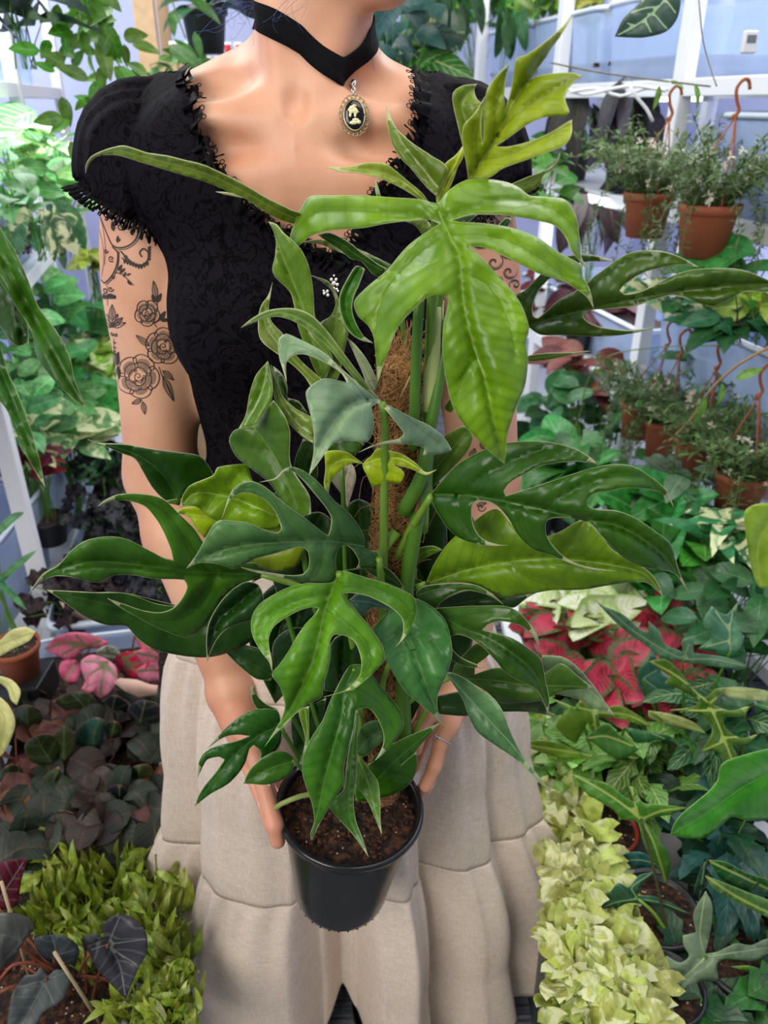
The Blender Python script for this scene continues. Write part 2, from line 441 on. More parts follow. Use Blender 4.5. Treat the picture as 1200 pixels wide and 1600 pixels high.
def project(u, v, bvh):
    h = bvh.ray_cast(Vector((0, 0, CAM_Z)), ray(u, v).normalized())
    return (h[0], h[1]) if h[0] is not None else (None, None)
def stroke(mb, pts, wpx, bvh, closed=False, taper=False, step=2.0, off=.0005, mi=0, sm=True):
    """an inked or stitched line laid on a surface as a thin ribbon"""
    q = catmull([(p[0], p[1], 0) for p in pts], step, closed, math.radians(100)) if sm else [Vector((p[0], p[1], 0)) for p in pts]
    if closed: q.append(q[0])
    prev = None; run = []; L = []
    for p in q:
        h, n = project(p.x, p.y, bvh)
        if h is None or (prev is not None and (h-prev).length > .012):
            L.append(run); run = []; prev = None
            if h is None: continue
        run.append((h, n)); prev = h
    L.append(run)
    for run in L:
        m = len(run)
        if m < 2: continue
        vs_ = []
        for i, (h, n) in enumerate(run):
            t = (run[min(i+1, m-1)][0]-run[max(i-1, 0)][0])
            if t.length < 1e-7: t = Vector((1, 0, 0))
            s_ = n.cross(t.normalized()).normalized()
            dist = (h-Vector((0, 0, CAM_Z))).length; wd = wpx*.5*dist/1300
            if taper: wd *= max(.12, math.sin(pi*(i+.5)/m))
            vs_ += [h+n*off+s_*wd, h+n*off-s_*wd]
        mb.add(vs_, [(2*i, 2*i+1, 2*i+3, 2*i+2) for i in range(m-1)], mi=mi)
def fill(mb, pts, bvh, off=.00035, mi=0, step=3):
    q = catmull([(p[0], p[1], 0) for p in pts], step, True, math.radians(100))
    pts2 = [Vector((p.x, p.y)) for p in q]; cx = sum(p.x for p in pts2)/len(pts2); cy = sum(p.y for p in pts2)/len(pts2)
    r = delaunay_2d_cdt(pts2+[Vector((cx, cy))], [(i, (i+1) % len(pts2)) for i in range(len(pts2))], [], 1, 1e-6)
    vs_ = []
    for p in r[0]:
        h, n = project(p.x, p.y, bvh)
        if h is None: return
        vs_.append(h+n*off)
    if (max(v_.y for v_ in vs_)-min(v_.y for v_ in vs_)) > .06: return
    mb.add(vs_, r[2], mi=mi)

tm = MB()
def T(*pts):                          # points read off the enlarged view of the upper arm
    return [(140+x*.2375, 290+y*.2375) for x, y in pts]
def rose(cx, cy, s, rot=0, seed=0):
    rr = random.Random(seed)
    def pt(r, a): a += rot; return (cx+r*s*math.cos(a), cy+r*s*math.sin(a)*1.05)
    for lay, (r0, r1, n) in enumerate(((.62, 1.0, 5), (.42, .68, 4), (.22, .42, 3))):
        for i in range(n):
            a0 = 2*pi*i/n+lay*.5; w_ = 2*pi/n*.56
            pts = [pt(r0, a0-w_), pt((r0+r1)*.52, a0-w_*1.02), pt(r1*(.96+.08*rr.random()), a0-w_*.5), pt(r1*(1+.06*rr.random()), a0), pt(r1*(.95+.08*rr.random()), a0+w_*.55), pt((r0+r1)*.52, a0+w_*1.02), pt(r0, a0+w_)]
            if lay < 2: fill(tm, [pt(r0*.95, a0-w_*.7), pt((r0+r1)*.5, a0-w_*.5), pt((r0*.35+r1*.65), a0), pt((r0+r1)*.5, a0+w_*.5), pt(r0*.95, a0+w_*.7)], body_bvh, mi=2)
            stroke(tm, pts, 1.5, body_bvh, mi=1)
    sp = [pt(.24*(1-t/14), t*.75) for t in range(13)]; stroke(tm, sp, 1.3, body_bvh, mi=1)
    stroke(tm, [pt(.3, 0.2), pt(.32, 1.2), pt(.2, 2.0)], 1.3, body_bvh, mi=1)
def tleaf(a, b, wd, solid=True):
    ax, ay = a; bx, by = b; dx, dy = bx-ax, by-ay; nx, ny = -dy, dx
    l = [(ax+dx*.35+nx*wd, ay+dy*.35+ny*wd), (ax+dx*.7+nx*wd*.7, ay+dy*.7+ny*wd*.7)]
    r = [(ax+dx*.7-nx*wd*.7, ay+dy*.7-ny*wd*.7), (ax+dx*.35-nx*wd, ay+dy*.35-ny*wd)]
    if solid: fill(tm, [a]+l+[b]+r, body_bvh, mi=1 if solid == 1 else 2)
    stroke(tm, [a]+l+[b]+r+[a], 1.2, body_bvh, mi=1); stroke(tm, [a, b], .9, body_bvh, mi=1)
def curl(cx, cy, r, a0, turns=1.3, d=1, w_=2.0, flip=1):
    stroke(tm, [(cx+flip*r*(1-i/22)*math.cos(a0+d*turns*2*pi*i/20), cy+r*(1-i/22)*math.sin(a0+d*turns*2*pi*i/20)) for i in range(21)], w_, body_bvh, mi=1)
rose(230, 489, 19, .3, 1); rose(255, 541, 27, 1.0, 2); rose(216, 588, 32, .1, 3)
for p in T((360, 800)), T((520, 1030)): pass
tleaf(*T((437, 745), (420, 625)), .14, 2); tleaf(*T((440, 770), (472, 708)), .2); tleaf(*T((430, 765), (410, 715)), .2)
tleaf(*T((462, 880), (500, 825)), .2); tleaf(*T((462, 882), (528, 884)), .18); tleaf(*T((392, 1055), (305, 982)), .16, 2)
tleaf(*T((480, 1215), (552, 1280)), .18, 2); tleaf(*T((480, 1250), (552, 1418)), .12, 2)
tleaf(*T((345, 1408), (277, 1435)), .2, 2); tleaf(*T((350, 1420), (365, 1505)), .18, 2)
stroke(tm, T((440, 745), (445, 800), (425, 900), (440, 930)), 1.3, body_bvh, mi=1)
stroke(tm, T((425, 905), (465, 880), (500, 830)), 1.3, body_bvh, mi=1)
stroke(tm, T((455, 1190), (480, 1260), (520, 1330), (552, 1418)), 1.3, body_bvh, mi=1)
# ornamental bands hanging from the sleeve
for pts, w_ in ((((30, 90), (70, 200), (120, 330), (150, 390), (185, 408), (240, 402), (290, 370), (318, 320), (325, 250), (300, 190)), 2.2),
                (((185, 420), (245, 415), (300, 380), (332, 325), (338, 250)), 1.1),
                (((60, 110), (110, 210), (185, 180), (150, 120), (90, 100)), 2.0), (((80, 120), (115, 195), (165, 172)), 1.2),
                (((28, 130), (60, 260), (90, 400), (95, 500), (80, 600)), 1.2), (((45, 130), (85, 260), (105, 400), (100, 520)), 1.2), (((36, 200), (52, 320), (62, 440), (72, 560)), 1.4),
                (((150, 400), (185, 440), (180, 520), (150, 590), (100, 640), (70, 610)), 2.4), (((195, 430), (190, 520), (160, 600), (110, 655)), 1.2),
                (((205, 430), (250, 480), (300, 515), (350, 520), (382, 490), (385, 440), (355, 415), (330, 440), (345, 470)), 2.4),
                (((170, 570), (215, 585), (255, 620), (290, 655)), 1.5), (((118, 660), (120, 790)), 1.3), (((160, 1000), (165, 1100), (180, 1190)), 1.3),
                (((75, 1060), (110, 1120), (130, 1200), (150, 1290), (190, 1410)), 1.2), (((100, 1100), (150, 1170), (175, 1240), (165, 1310)), 1.2)):
    stroke(tm, T(*pts), w_, body_bvh, mi=1)
for i in range(9): tleaf(*T((240+i*17, 478+min(i, 5)*8-max(0, i-6)*12), (228+i*19, 512+min(i, 5)*7-max(0, i-6)*10)), .25)
for i in range(5): tleaf(*T((385, 490-i*18), (402, 478-i*20)), .25)
for a, b_ in (((190, 560), (215, 520)), ((200, 575), (235, 545)), ((225, 600), (240, 568)), ((245, 590), (272, 578)), ((250, 625), (275, 655)), ((185, 375), (188, 330)), ((180, 370), (205, 352)), ((160, 300), (150, 235))): tleaf(*T(a, b_), .18)
for cx, cy, r, a0, d in ((205, 270, 26, 0, 1), (265, 225, 20, 2, -1), (145, 480, 22, 1, 1), (235, 470, 20, 3, -1), (110, 430, 16, 0, 1), (140, 680, 20, 0, 1), (100, 690, 20, 2, -1), (155, 600, 12, 0, 1), (150, 975, 14, 0, 1), (175, 980, 12, 3, -1), (245, 270, 16, 1, 1)):
    curl(140+cx*.2375, 290+cy*.2375, r*.2375, a0, 1.2, d, 1.8)
for i in range(9): tleaf(*T((95+i*9, 715+5*math.sin(i)), (92+i*9.6, 745)), .3)
for k_ in range(7):                   # lotus pendant
    a = -pi/2+(k_-3)*.42; tleaf(*T((150, 930), (150+95*math.cos(a), 930+(150 if k_ == 3 else 95)*math.sin(a))), .17, 2 if k_ % 2 else 0)
for yy in (1030, 1062, 1085): curl(140+165*.2375, 290+yy*.2375, 2.2, 0, 1, 1, 1.6)
for i in range(5): tleaf(*T((175, 1180-i*16), (152+i, 1150-i*14)), .2); tleaf(*T((178, 1180-i*16), (200-i, 1150-i*14)), .2)
tleaf(*T((188, 1185), (198, 1272)), .14)
# her other arm: paisley bands seen between the leaves
for cx, cy, r in ((776, 372, 16), (790, 395, 14), (772, 410, 15), (795, 425, 13), (800, 365, 9), (780, 440, 12), (762, 380, 10), (770, 350, 10), (765, 428, 11), (803, 398, 10), (786, 458, 12), (805, 445, 10), (752, 352, 9), (790, 345, 9), (800, 470, 9), (770, 470, 9)):
    curl(cx, cy, r, cx*.3, 1.2, 1, 1.6); curl(cx, cy, r*.7, cx*.3+1, .9, 1, 1.1)
for i in range(10): stroke(tm, [(764+i*5, 345), (770+i*4.4, 350+6*math.sin(i)), (774+i*4, 358)], 1.0, body_bvh, mi=1)
for a, b_ in (((742, 700), (735, 725)), ((750, 690), (760, 705)), ((728, 735), (720, 760)), ((745, 790), (760, 786))): tleaf(a, b_, .2, 2)
curl(752, 793, 7, 0, 1.2, 1, 1.6)
# small scars and a mole
nb = len(BV)
V = np.concatenate([BV, np.array([tuple(p) for p in tm.v])]); Fl = [list(map(int, q)) for q in BF]+[[i+nb for i in q] for q in tm.f]
body = mesh_np('body', V, Fl, [skin, ink, ink_shade, lipm], person)
body.data.polygons.foreach_set('material_index', [0]*len(BF)+tm.mi)
# nails
nm = plain('nail', 'e8b7a8', .25)
for a, b_, r, _ in NAILS:
    a, b_ = Vector(a), Vector(b_); d = (b_-a).normalized(); out = Vector((a.x-POTC.x, a.y-POTC.y, 0)); out = (out-d*out.dot(d)).normalized(); s_ = d.cross(out)
    m = MB(); m.grid(lambda i, j: b_-d*.006+d*(j*.0125)+out*(r*1.06*math.cos((i-.5)*1.5)*(1-.12*j*j))+s_*(r*.95*math.sin((i-.5)*1.5)), 6, 4)
    m.build('fingernail', nm, person, solid=.0004)
# eyes
HC = Vector((XC+.030, .845, 1.575)); FD = Vector((.70, -.714, 0)); RD = Vector((.714, .70, 0))
eye_m = plain('eye_white', 'efeae4', .2)
for s in (-1, 1):
    m = MB(); m.lathe([(.0001, -.011), (.006, -.0092), (.0105, -.003), (.0105, .003), (.006, .0092), (.0001, .011)], 16, HC+FD*.0785+RD*s*.031+Vector((0, 0, .003)))
    m.build('eye', eye_m, person)

# hair: blue-black, gathered behind the head
hm, nt, b = newmat('blue_hair')
tc = N(nt, 'TexCoord'); mp = N(nt, 'Mapping', {'Vector': tc.outputs['Object'], 'Scale': (90, 90, 6)})
n1 = N(nt, 'TexNoise', {'Vector': mp.outputs[0], 'Scale': 3, 'Detail': 4})
nt.links.new(mixc(nt, n1.outputs[0], lin('05071a'), lin('182650')), b.inputs['Base Color']); b.inputs['Roughness'].default_value = .35
hf = Field((-.22, .70, 1.36), (.10, 1.02, 1.74), .0045)
def hh(a, b_, c_): return tuple(HC+FD*a+RD*b_+Vector((0, 0, c_)))
ang = math.atan2(-.714, .70)
hf.ell(hh(-.016, 0, .028), (.102, .088, .098), .02, rz=ang); hf.ell(hh(-.05, 0, -.03), (.07, .082, .085), .03, rz=ang)
hf.cone(hh(-.075, 0, -.02), hh(-.085, -.01, -.10), .056, .042, .03)
hf.cone(hh(-.03, -.068, -.02), hh(-.046, -.070, -.105), .028, .012, .02)
hf.ell(hh(.105, 0, -.04), (.072, .068, .13), .02, 'd', rz=ang)
HV, HF = hf.surface(); HV = relax(HV, HF, 2)
nrm = []
for i, p in enumerate(HV):
    q = Vector(p)-HC; a_ = math.atan2(q.dot(RD), q.dot(FD)); s_ = .0022*math.sin(a_*46+q.z*18)+.0016*noise.noise((a_*22, q.z*9, 2)); q2 = Vector((q.x, q.y, q.z*.3)).normalized()*s_; HV[i] += np.array(q2)
hair = mesh_np('hair', HV, HF, [hm], person)
# loose wisps
wm = plain('hair_wisp', '4a5f9c', .4)
m = MB(); rr = random.Random(4)
for i in range(34):
    if i < 15: a = P(372+rr.random()*30, 2+rr.random()*14, .80); e = P(300+rr.random()*100, 10+rr.random()*75, .80)
    elif i < 27: a = P(570+rr.random()*30, -4, .80); e = P(580+rr.random()*70, 40+rr.random()*70, .82)
    else: a = P(470+rr.random()*30, -8, .775); e = P(405+rr.random()*80, 10+rr.random()*45, .778)
    k1 = a.lerp(e, .5)+Vector((rr.uniform(-.02, .02), 0, rr.uniform(-.01, .02)))
    k2 = e+Vector((rr.uniform(-.015, .015), 0, rr.uniform(-.01, .01))); m.tube([a*(1-t)**3+k1*3*t*(1-t)**2+k2*3*t*t*(1-t)+(e+(e-k2)*.3)*t**3 for t in [q/14 for q in range(15)]], .00012, 3)
o = tag(m.build('loose_hair_strands', wm, person), kind='stuff')

# ---- black top
velvet, nt, b = newmat('black_flocked_mesh')
tc = N(nt, 'TexCoord'); n1 = N(nt, 'TexNoise', {'Vector': tc.outputs['Object'], 'Scale': 28, 'Detail': 1, 'Distortion': 3.5})
r1 = smooth(nt, math_(nt, 'ABSOLUTE', math_(nt, 'SUBTRACT', n1.outputs[0], .5)), .015, .05)
nt.links.new(mixc(nt, r1, lin('040306'), lin('151218')), b.inputs['Base Color']); b.inputs['Roughness'].default_value = .8
b.inputs['Sheen Weight'].default_value = .0; b.inputs['Sheen Roughness'].default_value = .4; b.inputs['Specular IOR Level'].default_value = .06
wv = N(nt, 'TexNoise', {'Vector': tc.outputs['Object'], 'Scale': 900}); bp = N(nt, 'Bump', {'Strength': .3, 'Distance': .0005, 'Height': wv.outputs[0]}); nt.links.new(bp.outputs[0], b.inputs['Normal'])
black = plain('black_velvet', '020203', .85, .1, .1, 60, bump=.4, bscale=500)
lace = plain('black_lace', '050407', .8, .2, .1, 200)
NECKLINE = [(286, 118), (300, 170), (318, 235), (345, 282), (382, 322), (420, 352), (460, 378), (498, 400), (520, 418), (548, 395), (575, 345), (600, 300), (632, 255), (650, 210), (657, 165), (655, 118)]
tf = Field((-.30, .68, .84), (.14, 1.0, 1.44), .0045); torso(tf)
for S_ in (SHR, SHL): tf.cone((S_[0]*.7+XC*.3, S_[1], S_[2]-.002), (S_[0], S_[1], S_[2]-.01), .046, .047, .02)
TV, TF = tf.surface(.0085); TV = relax(TV, TF, 3)
nk = [P(u, v, .775) for u, v in NECKLINE]; nkx = np.array([p.x for p in nk]); nkz = np.array([p.z for p in nk]); nkx = np.maximum.accumulate(nkx)
cen = TV[TF].mean(1)
def to_px(A):
    x_, y_, z_ = A[:, 0], A[:, 1], A[:, 2]-CAM_Z; dep = y_*CP-z_*SP; return 600+FPX*x_/dep, 800-FPX*(y_*SP+z_*CP)/dep
cu, cv = to_px(cen); opening = NECKLINE+[(655, 40), (286, 40)]
co = np.zeros(len(cu), bool)
for i_ in range(len(opening)):
    (x0, y0), (x1, y1) = opening[i_], opening[(i_+1) % len(opening)]
    if y0 != y1: co ^= ((y0 > cv) != (y1 > cv)) & (cu < (x1-x0)*(cv-y0)/(y1-y0)+x0)
keep = (~co | (cen[:, 1] > .90)) & (cen[:, 2] > .875) & ((cen[:, 1] < .90) | (cen[:, 2] < 1.335)) & (cv > 112-(cen[:, 1] > .9)*500)
TFk = TF[keep]; used = np.unique(TFk); mp_ = np.full(len(TV), -1); mp_[used] = np.arange(len(used))
TVk = TV[used].copy(); TFk = mp_[TFk]
for i, p in enumerate(TVk):           # soft gathers and seams in the cloth
    th = math.atan2(p[1]-YC, p[0]-XC); g = .0011*math.sin(th*60+3*math.sin(p[2]*20))*(1.0 if p[2] < 1.12 else .3)+.0015*noise.noise((p[0]*25, p[1]*25, p[2]*14))
    TVk[i, 0] += g*math.cos(th); TVk[i, 1] += g*math.sin(th)
top_bvh = BVHTree.FromPolygons([tuple(p) for p in TVk], [tuple(map(int, q)) for q in TFk], all_triangles=False)
pm = MB()
def damask(cx, cy, s, fl=1):
    for a0, r, ox, oy in ((0, 1, 0, 0), (2.2, .8, 1.6, -.9), (4, .7, -1.1, 1.3), (1, .55, 1.2, 1.5)):
        stroke(pm, [(cx+fl*(ox*s+r*s*(1-i/16)*math.cos(a0+i*.5)), cy+oy*s+r*s*(1-i/16)*math.sin(a0+i*.5)) for i in range(15)], s*.3, top_bvh, off=.0006, mi=1)
for cx, cy, s, fl in ((335, 362, 9, 1), (360, 395, 8, -1), (345, 440, 9, 1), (395, 440, 9, -1), (330, 500, 9, 1), (380, 520, 9, -1), (340, 580, 9, 1), (395, 590, 8, -1), (350, 650, 9, 1), (405, 480, 8, 1), (470, 445, 8, 1), (520, 470, 8, -1), (560, 500, 8, 1), (625, 400, 8, 1), (650, 390, 8, -1), (690, 470, 8, 1), (330, 690, 9, 1), (400, 660, 9, -1), (640, 290, 7, 1), (690, 640, 8, 1), (560, 420, 8, 1)): damask(cx, cy, s, fl)
for cx, cy in ((322, 318), (378, 410), (632, 385), (450, 500), (355, 540)):
    stroke(pm, [(cx, cy-14), (cx, cy+14)], 5, top_bvh, off=.0006, mi=1, sm=False); stroke(pm, [(cx-9, cy-4), (cx+9, cy-4)], 5, top_bvh, off=.0006, mi=1, sm=False)
nb = len(TVk)
top = mesh_np('lace_top', np.concatenate([TVk, np.array([tuple(p) for p in pm.v])]), [list(map(int, q)) for q in TFk]+[[i+nb for i in q] for q in pm.f], [velvet, black], person)
top.data.polygons.foreach_set('material_index', [0]*len(TFk)+[1]*len(pm.f))

def sleeve(sgn):
    cx = XC
    ax = [Vector((cx+sgn*o_, YC+y_, z_)) for o_, y_, z_ in ((.110, .008, 1.312), (.135, .008, 1.322), (.157, .004, 1.318), (.168, -.002, 1.300), (.174, -.008, 1.280), (.177, -.012, 1.264))]
    R = [.050, .058, .063, .061, .056, .050]
    # distance the rim of the sleeve flares with each step
    pts = catmull(ax, .006); n = len(pts); nr = 96; vs_ = []; uv = []
    frames = []
    for i, p in enumerate(pts):
        s_ = i/(n-1); t = (pts[min(i+1, n-1)]-pts[max(i-1, 0)]).normalized()
        if i == n-1 or s_ > .85: t = Vector((sgn*.5, -.12, -.85)).normalized()
        a = Vector((0, -1, 0)); a = (a-t*a.dot(t)).normalized(); b_ = t.cross(a)
        k = s_*(len(R)-1); j = min(int(k), len(R)-2); r = R[j]+(R[j+1]-R[j])*(k-j)
        frames.append((p, a, b_, r, s_))
    for (p, a, b_, r, s_) in frames:
        for k in range(nr):
            th = 2*pi*k/nr
            env = math.sin(pi*min(1, s_*1.0))**.6
            rip = .040*math.sin(th*11+3*s_)+.028*math.sin(th*19+1.3+s_*4)+.016*math.sin(th*33+s_*6)
            rr_ = r*(1+rip*(1.15-.7*env)+.05*noise.noise((math.cos(th)*2, math.sin(th)*2+sgn*5, s_*4)))
            vs_.append(p+(a*math.cos(th)+b_*math.sin(th))*rr_)
    m = MB(); m.add(vs_, [(i*nr+k, i*nr+(k+1) % nr, (i+1)*nr+(k+1) % nr, (i+1)*nr+k) for i in range(n-1) for k in range(nr)])
    o = m.build('puff_sleeve', velvet, top, solid=.0012)
    # lace frill at the hem, and round the shoulder seam
    m = MB()
    for ring, flare, wd in ((frames[-1], .010, .014), ):
        p, a, b_, r, s_ = ring; t = a.cross(b_)
        if t.z > 0: t = -t
        K = 640
        for row in range(3):
            pass
        vs_ = []
        for j in range(6):
            q = j/5
            for k in range(K):
                th = 2*pi*k/K; sc_ = abs(math.sin(th*22)); w_ = .004+.010*(.55+.45*sc_)
                rr_ = r*(1+.03*math.sin(th*11+2))+flare*q+.0035*math.sin(th*47)*q+.002*math.sin(th*83+1)*q
                vs_.append(p+(a*math.cos(th)+b_*math.sin(th))*rr_+t*(w_*q-.003))
        fs_ = [(j*K+k, j*K+(k+1) % K, (j+1)*K+(k+1) % K, (j+1)*K+k) for j in range(5) for k in range(K) if not (j in (2, 4) and k % 5 in (1, 2)) and not (j == 3 and k % 7 == 3)]
        m.add(vs_, fs_)
    m.build('sleeve_lace_frill', lace, top, solid=.0006)
sleeve(-1); sleeve(1)

def lace_trim(path_px, bvh, name, w_=.012, dense=3.0, outward=1):
    """scalloped lace edging standing along a path on the cloth"""
    q = catmull([(u, v, 0) for u, v in path_px], dense)
    pts = []
    for p in q:
        h, n = project(p.x, p.y, bvh)
        if h is None: continue
        pts.append((h, n))
    m = MB(); n = len(pts); vs_ = []; J = 5; acc = 0
    for i, (h, nn) in enumerate(pts):
        t = (pts[min(i+1, n-1)][0]-pts[max(i-1, 0)][0]).normalized(); s_ = nn.cross(t).normalized()*outward
        if i: acc += min((h-pts[i-1][0]).length, .01)
        sc_ = abs(math.sin(acc/.0085*pi*.5+.3))
        for j in range(J+1):
            f_ = j/J; ww = w_*(.55+.45*sc_)
            vs_.append(h+nn*(.003+.0025*math.sin(acc*420+f_*3)+.003*f_)+s_*(-w_*.75+(ww+w_*.75)*f_))
    fs_ = [(i*(J+1)+j, i*(J+1)+j+1, (i+1)*(J+1)+j+1, (i+1)*(J+1)+j) for i in range(n-1) for j in range(J) if not (j == 3 and i % 3 == 1)]
    m.add(vs_, fs_)
    # tiny loops along the edge
    for i in range(0, n-1, 2):
        e = Vector(vs_[i*(J+1)+J]); nn = pts[i][1]; t = (pts[min(i+1, n-1)][0]-pts[max(i-1, 0)][0]).normalized(); s_ = nn.cross(t).normalized()*outward
        m.tube([e+(s_*math.cos(a)+t*math.sin(a))*.0022+s_*.0015 for a in (0, 1.05, 2.1, 3.14, 4.2, 5.25, 6.28)], .00045, 4)
    return m.build(name, lace, top, solid=.0005)
both = BVHTree.FromPolygons([tuple(p) for p in BV]+[tuple(p) for p in TVk], [tuple(map(int, q)) for q in BF]+[tuple(int(i)+len(BV) for i in q) for q in TFk], all_triangles=False)
lace_trim(NECKLINE[:9], both, 'neckline_lace_trim', .011, 3.0, 1)
lace_trim(NECKLINE[8:], both, 'neckline_lace_trim', .011, 3.0, 1)
# crystal ornament at the centre of the neckline
cm = plain('crystal', 'f4f0e6', .1, 1, .02, metal=.6)
m = MB()
for u, v, r in ((523, 432, 2), (519, 438, 3), (527, 438, 3), (523, 444, 4), (518, 447, 3), (529, 446, 3), (523, 452, 3), (509, 459, 3), (514, 456, 3), (515, 462, 3), (508, 455, 2), (528, 453, 2.5), (530, 456, 2)):
    h, n = project(u, v, top_bvh)
    if h: m.lathe([(.0001, -1), (.7, -.7), (1, 0), (.7, .7), (.0001, 1)], 8, h+n*.003, Matrix.Scale(r*.0006, 3))
m.build('crystal_brooch', cm, person)

# ---- skirt
linen, nt, b = newmat('beige_linen')
tc = N(nt, 'TexCoord'); mp1 = N(nt, 'Mapping', {'Vector': tc.outputs['Object'], 'Scale': (900, 900, 60)}); mp2 = N(nt, 'Mapping', {'Vector': tc.outputs['Object'], 'Scale': (60, 60, 900)})
na = N(nt, 'TexNoise', {'Vector': mp1.outputs[0], 'Scale': 1, 'Detail': 2}); nb_ = N(nt, 'TexNoise', {'Vector': mp2.outputs[0], 'Scale': 1, 'Detail': 2})
wv = math_(nt, 'ADD', na.outputs[0], nb_.outputs[0])
nt.links.new(mixc(nt, smooth(nt, wv, .7, 1.3), lin('d0bdab'), lin('e2d4c5')), b.inputs['Base Color']); b.inputs['Roughness'].default_value = .9; b.inputs['Specular IOR Level'].default_value = .15
n3 = N(nt, 'TexNoise', {'Vector': tc.outputs['Object'], 'Scale': 22, 'Detail': 4})
bp = N(nt, 'Bump', {'Strength': .25, 'Distance': .001, 'Height': wv}); bp2 = N(nt, 'Bump', {'Strength': .35, 'Distance': .004, 'Height': n3.outputs[0], 'Normal': bp.outputs[0]}); nt.links.new(bp2.outputs[0], b.inputs['Normal'])
SX, SY = -.07, .835
# fold profile round the body (degrees, 270 = facing the camera): radius factor
FOLD = [(180, .98), (200, 1.06), (214, .76), (226, 1.03), (238, 1.08), (250, 1.06), (257, 1.0), (264, .72), (272, .58), (279, .62), (285, .96), (292, 1.03), (299, .92), (307, .74), (318, 1.0), (326, 1.04), (334, .95), (344, 1.14), (354, 1.22), (365, 1.06)]
def foldf(deg):
    d = deg % 360
    if d < 180: d2 = d+360
    else: d2 = d
    if d2 > 365 and d2 < 540: return 1+.06*max(0, 1-(d2-365)/20)+.06*math.sin(math.radians(d2*9))*min(1, (d2-365)/20, (540-d2)/20)
    for (a, fa), (b_, fb) in zip(FOLD, FOLD[1:]):
        if a <= d2 <= b_:
            t = (d2-a)/(b_-a); t = t*t*(3-2*t); return fa+(fb-fa)*t
    return 1
TIERS = [(.935, .735, .140, .098, .205, .150, .4), (.735, .405, .205, .150, .258, .175, 1.0), (.405, .055, .258, .175, .325, .235, 1.25)]
skirt = MB()
NS = 720; prev_row = None
for ti, (za, zb, rxa, rya, rxb, ryb, fa) in enumerate(TIERS):
    J = 34; vs_ = []
    for j in range(J+1):
        s_ = j/J
        for k in range(NS):
            th = 2*pi*k/NS; deg = math.degrees(th); ff = foldf(deg)
            prevfa = (0.0, TIERS[0][6], TIERS[1][6])[ti]
            amt = prevfa+(fa-prevfa)*(s_**.8)
            rx = rxa+(rxb-rxa)*s_; ry = rya+(ryb-rya)*s_
            puff = 1+(.05*math.sin(pi*min(1, s_*1.6)) if ti else 0)
            gath = .030*math.exp(-s_*5)*math.sin(th*58+3*math.sin(th*5))+.018*math.exp(-s_*1.5)*math.sin(th*31+1.7*math.sin(th*7)+ti)
            if ti == 0: gath *= 1.2*s_
            m_ = (1+(ff-1)*amt)*puff*(1+gath*(1 if s_ > 0.0 else 1))+.012*noise.noise((math.cos(th)*3+ti*4, math.sin(th)*3, s_*2))*s_
            z = za+(zb-za)*s_
            if ti == 2: z += .09*s_*s_*math.exp(-((deg-271)/7.5)**2)+.012*s_*math.sin(th*9)
            if ti < 2 and s_ > .9: m_ *= 1-.012*(s_-.9)/.1
            q = Vector((SX+rx*m_*math.cos(th), SY+ry*m_*math.sin(th), z))
            if prev_row is not None and s_ < .12: q = Vector(prev_row[k]).lerp(q, (s_/.12)**.7) if j else Vector(prev_row[k])
            vs_.append(tuple(q))
    prev_row = vs_[-NS:]
    sub_ = MB(); sub_.add(vs_, [(j*NS+k, j*NS+(k+1) % NS, (j+1)*NS+(k+1) % NS, (j+1)*NS+k) for j in range(J) for k in range(NS)])
    skirt.add(sub_.v, sub_.f)
so = skirt.build('tiered_skirt', linen, person, solid=.0012)
# boots
hook_m = plain('hook_metal', 'c9b98a', .25, metal=1)
bm_ = plain('boot_leather', '0a0a0c', .35, .5, .1, 30)
for s in (-1, 1):
    m = MB(); x = XC+.005+s*.068
    prof = [(.0, .40, .058, .050), (0, .30, .056, .05), (0, .16, .045, .045), (0, .10, .043, .052), (-.01, .075, .044, .07), (-.03, .06, .045, .105), (-.045, .035, .047, .125), (-.045, .028, .046, .123)]
    vs_ = []; K = 28
    for (oy, z, rx, ry) in prof:
        for k in range(K): th = 2*pi*k/K; vs_.append((x+rx*math.cos(th), YC+oy+ry*math.sin(th), z))
    m.add(vs_, [(j*K+k, j*K+(k+1) % K, (j+1)*K+(k+1) % K, (j+1)*K+k) for j in range(len(prof)-1) for k in range(K)]+[tuple((len(prof)-1)*K+k for k in range(K))])
    bo = m.build('boot', bm_, person)
    m = MB(); vs_ = []
    for z in (.036, .001):
        for k in range(K): th = 2*pi*k/K; vs_.append((x+.05*math.cos(th), YC-.045+.128*math.sin(th), z))
    m.add(vs_, [(k, (k+1) % K, K+(k+1) % K, K+k) for k in range(K)]+[tuple(range(K)), tuple(K+k for k in range(K))]); m.build('sole', bm_, bo)
    for i in range(6):
        for q in (-1, 1):
            m = MB(); m.lathe([(.0001, -.0022), (.0036, 0), (.0001, .0022)], 8, (x+q*.019, YC-.046-max(0, .013*(5-i))*1.1, .19-.020*(5-i))); m.build('lace_hook', hook_m, bo)

